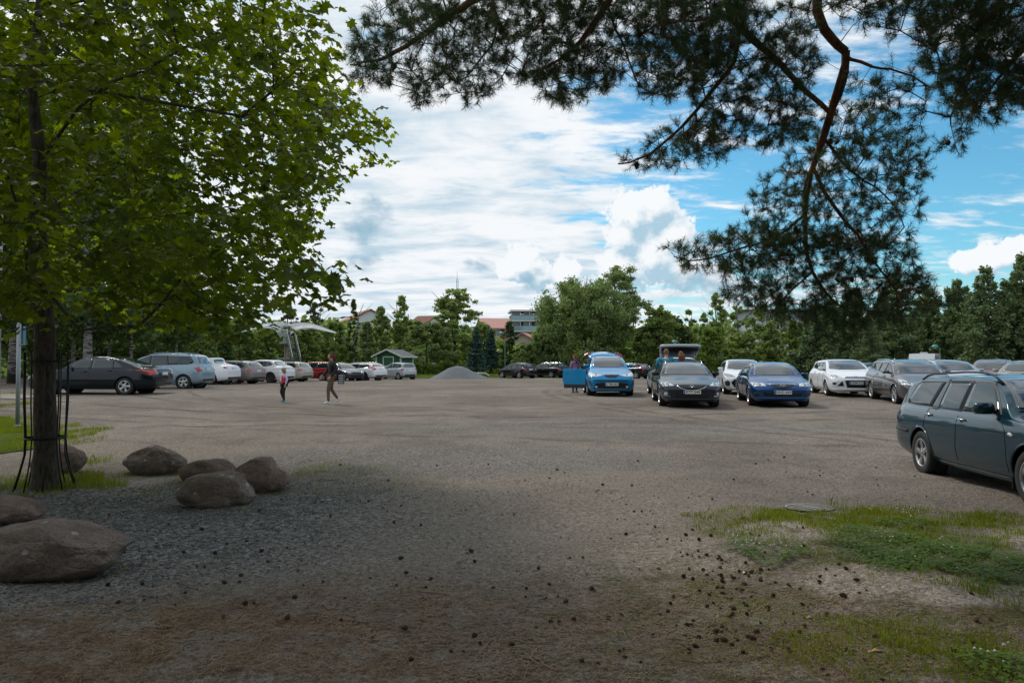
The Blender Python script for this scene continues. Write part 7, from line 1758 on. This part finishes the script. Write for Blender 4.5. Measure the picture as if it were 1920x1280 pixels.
# kiosk
def kiosk():
    d = 76; p = at(740, d); e = empty('kiosk', p, R(-24)); tag(e, 'small dark green wooden kiosk with white corner boards and a grey shingled roof', 'kiosk')
    W_, D_, H_ = 3.0, 2.3, 2.05; gm = mat_simple('green_boards', (.028, .115, .065), .7, nscale=4, namt=.15); whit = mat_simple('white_trim', (.66, .68, .68), .6)
    b = MB(); b.box((0, 0, H_/2), (W_, D_, H_)); b.add([(-W_/2, -D_/2, H_), (W_/2, -D_/2, H_), (0, -D_/2, H_+.62), (-W_/2, D_/2, H_), (W_/2, D_/2, H_), (0, D_/2, H_+.62)], [(0, 1, 2), (3, 5, 4), (1, 4, 5, 2), (0, 2, 5, 3)]); b.build('wall', gm, e)
    b = MB()
    for k in range(11): b.box((0, -D_/2-.008, .2+k*.2), (W_-.1, .012, .012)); b.box((-W_/2-.008, 0, .2+k*.2), (.012, D_-.1, .012))
    b.build('board_gap', void_m, e)
    b = MB()
    for x in (-1, 1):
        for y in (-1, 1): b.box((x*W_/2, y*D_/2, H_/2), (.14, .14, H_-.01))
    b.build('corner_board', whit, e)
    r_ = MB(); o = .38
    for s_ in (-1, 1): r_.add([(s_*(W_/2+o), -D_/2-o, H_-.12), (0, -D_/2-o, H_+.62), (0, D_/2+o, H_+.62), (s_*(W_/2+o), D_/2+o, H_-.12)]+[(s_*(W_/2+o), -D_/2-o, H_-.04), (0, -D_/2-o, H_+.72), (0, D_/2+o, H_+.72), (s_*(W_/2+o), D_/2+o, H_-.04)], [(0, 1, 2, 3), (4, 7, 6, 5), (0, 4, 5, 1), (3, 2, 6, 7), (0, 3, 7, 4)])
    r_.build('roof', mat_simple('grey_shingle', (.11, .12, .13), .9, nscale=6, namt=.3), e)
    b = MB()
    for s_ in (-1, 1): b.bar((s_*(W_/2+o+.02), -D_/2-o-.03, H_-.06), (0, -D_/2-o-.03, H_+.70), .04, .15); b.box((s_*(W_/2+o+.02), 0, H_-.08), (.04, D_+2*o, .13))
    b.build('fascia', whit, e)
    b = MB()
    for x, z, sx, sz in ((-.62, 1.5, .1, .95), (.62, 1.5, .1, .95), (0, 1.98, 1.34, .1), (0, 1.03, 1.34, .1)): b.box((x, -D_/2-.03, z), (sx, .06, sz))
    f = b.build('window', whit, e); b = MB(); b.box((0, -D_/2-.014, 1.5), (1.2, .02, .9)); b.build('shutter', gm, f)
kiosk()
# wing sculpture with stairs
def sculpture():
    d = 86; p = at(545, d); e = empty('wing_sculpture', p); tag(e, 'white steel lookout shaped like two spread wings on a pylon with a dark stair', 'sculpture'); wm_ = mat_simple('white_steel', (.60, .62, .64), .5, .0); ps = d/F
    def q(px, py, y=0): return Vector(((px-960)*(d+y)/F-p.x, y, EYE+(HOR-py)*(d+y)/F-p.z))
    curves = {1: [(547, 634), (551, 627), (558, 622), (568, 618), (588, 616), (604, 619), (616, 621.5), (629, 624.5)], -1: [(530, 634), (528, 625), (523, 619), (513, 615.5), (500, 615), (484, 617), (468, 620), (452, 623)]}
    upper = {1: [(541, 607), (547, 605), (556, 604.5), (568, 605), (586, 608), (602, 613), (616, 618.5), (630, 624)], -1: [(541, 607), (533, 605.5), (524, 603.5), (513, 602.5), (500, 603.5), (484, 608), (468, 615), (451, 622.5)]}
    for s_ in (1, -1):
        w_ = MB(); n = 8; rows = [] ; 
        for yy in np.linspace(-1.5, 1.5, 13):
            k = 1-.0*abs(yy); pts = []
            for i in range(n):
                lo, up = curves[s_][i], upper[s_][i]; t = (yy/1.5); f = abs(t); taper = 1-.75*(i/(n-1))**1.5
                z_lo = q(*lo); z_up = q(*up); pt = z_lo.lerp(z_up, (yy/1.5+1)/2); pt.y = yy*taper*(1.0 if i else .55); pts.append(pt)
            rows.append(pts); w_.tube(pts, .045, 4)
        sm = []
        for i in range(n-1):
            for f in (0, .2, .4, .6, .8): w_.tube([rows[j][i].lerp(rows[j][i+1], f) for j in range(13)], .028, 4)
        w_.build('wing', wm_, e)
    b = MB(); 
    for x in np.linspace(531, 539, 6):
        b.tube([q(x, 641, -.6), q(x, 606+abs(x-537)*.6, -.75)], .03, 4)
    for x in np.linspace(531, 539, 6): b.tube([q(x, 641, .6), q(x, 606, .75)], .03, 4)
    for yy in (611, 620, 630, 641): b.box(q(537, yy, 0), (.95, 1.5, .05))
    b.build('cage', wm_, e)
    b = MB(); 
    for dx_, dy_ in ((-.18, -.3), (.18, -.3), (-.18, .3), (.18, .3)): b.tube([(q(539, 640).x+dx_, dy_, 0), (q(538, 640).x+dx_, dy_, q(538, 640).z)], .07, 8)
    b.build('pylon', mat_simple('pink_concrete', (.42, .36, .34), .8), e)
    b = MB(); b.box(q(537, 643, 0), (1.2, 1.7, .25)); b.build('platform', steel, e)
    dk = mat_simple('stair_dark', (.035, .06, .065), .6); top = q(544, 627, -.4); bot = q(557, 684, -3.2)
    for x in (-.42, .42): b = MB(); b.bar(top+Vector((x, 0, 0)), bot+Vector((x, 0, 0)), .06, .42); b.build('stringer', dk, e)
    for i in range(22): b = MB(); f = (i+.5)/22; b.box(top.lerp(bot, f)+Vector((0, 0, .05)), (.80, .24, .04)); b.build('step', mat_simple('stair_steel', (.20, .24, .27), .5, .4), e)
    for x in (-.46, .46):
        b = MB(); b.bar(top+Vector((x, -.1, .95)), bot+Vector((x, -.1, .95)), .05)
        for i in range(9): f = i/8; c = top.lerp(bot, f)+Vector((x, -.1, 0)); b.bar(c, c+Vector((0, 0, .95)), .03)
        b.build('handrail', wm_, e)
sculpture()
# lamps, poles, fence rail
def lamp(px, d, top, label):
    p = at(px, d); H_ = EYE+(HOR-top)*d/F-p.z; e = empty('street_lamp', p); tag(e, label, 'street lamp', 'green park lamps'); g_ = mat_simple('lamp_green', (.015, .10, .075), .5)
    b = MB(); b.tube([(0, 0, 0), (0, 0, .9), (0, 0, .95), (0, 0, H_-.45)], [.075, .07, .05, .04], 10); b.build('pole', g_, e, True)
    b = MB(); b.tube([(0, 0, H_-.5), (-.12, 0, H_-.38), (-.30, 0, H_-.35)], .025, 6); b.build('arm', g_, e, True)
    b = MB(); b.lathe([(.001, 0), (.10, -.02), (.26, -.16), (.27, -.22), (.001, -.20)], 16, Matrix.Translation((-.36, 0, H_-.22))); b.build('shade', mat_simple('lamp_teal', (.03, .22, .20), .4), e, True)
    b = MB(); b.ball((-.36, 0, H_-.46), (.11, .11, .09), 10, 6); b.build('globe', mat_simple('lamp_globe', (.5, .55, .55), .3), e, True)
lamp(947, 70, 617, 'slim dark green lamp post by the black hatchback at the far edge'); lamp(1273, 60, 632, 'green lamp head just right of the raised tailgate'); lamp(1762, 55, 640, 'green park lamp among the pines right of the caravan')
def pole(px, d, top, r, label, wpx=None):
    p = at(px, d); H_ = EYE+(HOR-top)*d/F-p.z; e = empty('metal_pole', p); tag(e, label, 'pole'); b = MB(); b.tube([(0, 0, -.1), (0, 0, H_)], r, 14); b.build('pole', steel, e, True)
    b = MB(); b.lathe([(r*1.05, 0), (r*1.05, .03), (.001, .05)], 14, Matrix.Translation((0, 0, H_))); b.build('cap', steel, e, True)
    b = MB(); b.lathe([(r+.03, 0), (r+.03, .03), (r, .06)], 14); b.build('base', steel, e, True); return e, H_
bsrc = gp(35, 800); e, H_ = pole(35, bsrc.y, 608, .042, 'thin galvanised sign pole standing in the grass left of the maple trunk')
b = MB(); b.box((.12, 0, H_-.25), (.03, .06, .42)); b.build('sign_board', mat_simple('sign_blue', (.10, .26, .40), .5), e); b = MB(); b.box((.07, 0, H_-.45), (.10, .05, .03)); b.build('bracket', steel, e)
pole(-4, 21, 285, .075, 'taller blue-grey pole at the very left edge of the picture')
def boom():
    a, b_ = at(905, 84), at(1062, 84); e = empty('barrier_fence', a); tag(e, 'low fence with a yellow top rail behind the dark cars at the far edge', 'fence'); v = b_-a
    b = MB(); b.bar(Vector((0, 0, 1.0)), v+Vector((0, 0, 1.0)), .06, .10); b.build('rail', mat_simple('rail_yellow', (.55, .33, .03), .6), e)
    for i in range(7): b = MB(); b.bar(v*(i/6), v*(i/6)+Vector((0, 0, 1.0)), .08, .08); b.build('post', mat_simple('post_brown', (.12, .05, .03), .8), e)
boom()
p = at(905, 73); e = empty('garden_pipe', p+Vector((0, 0, .1)), R(-14)); tag(e, 'pale grey bent pipe with a teal end lying on the lawn', 'pipe')
b = MB(); b.tube([(-.75, 0, .28), (-.2, 0, .25), (.3, 0, .25), (.6, .05, .05), (.72, .1, -.05)], .07, 8); b.build('pipe_body', mat_simple('pipe_grey', (.5, .53, .52), .5), e, True); b = MB(); b.tube([(-.9, 0, .28), (-.6, 0, .28)], .09, 8); b.build('end_piece', mat_simple('pipe_teal', (.03, .28, .26), .5), e, True)
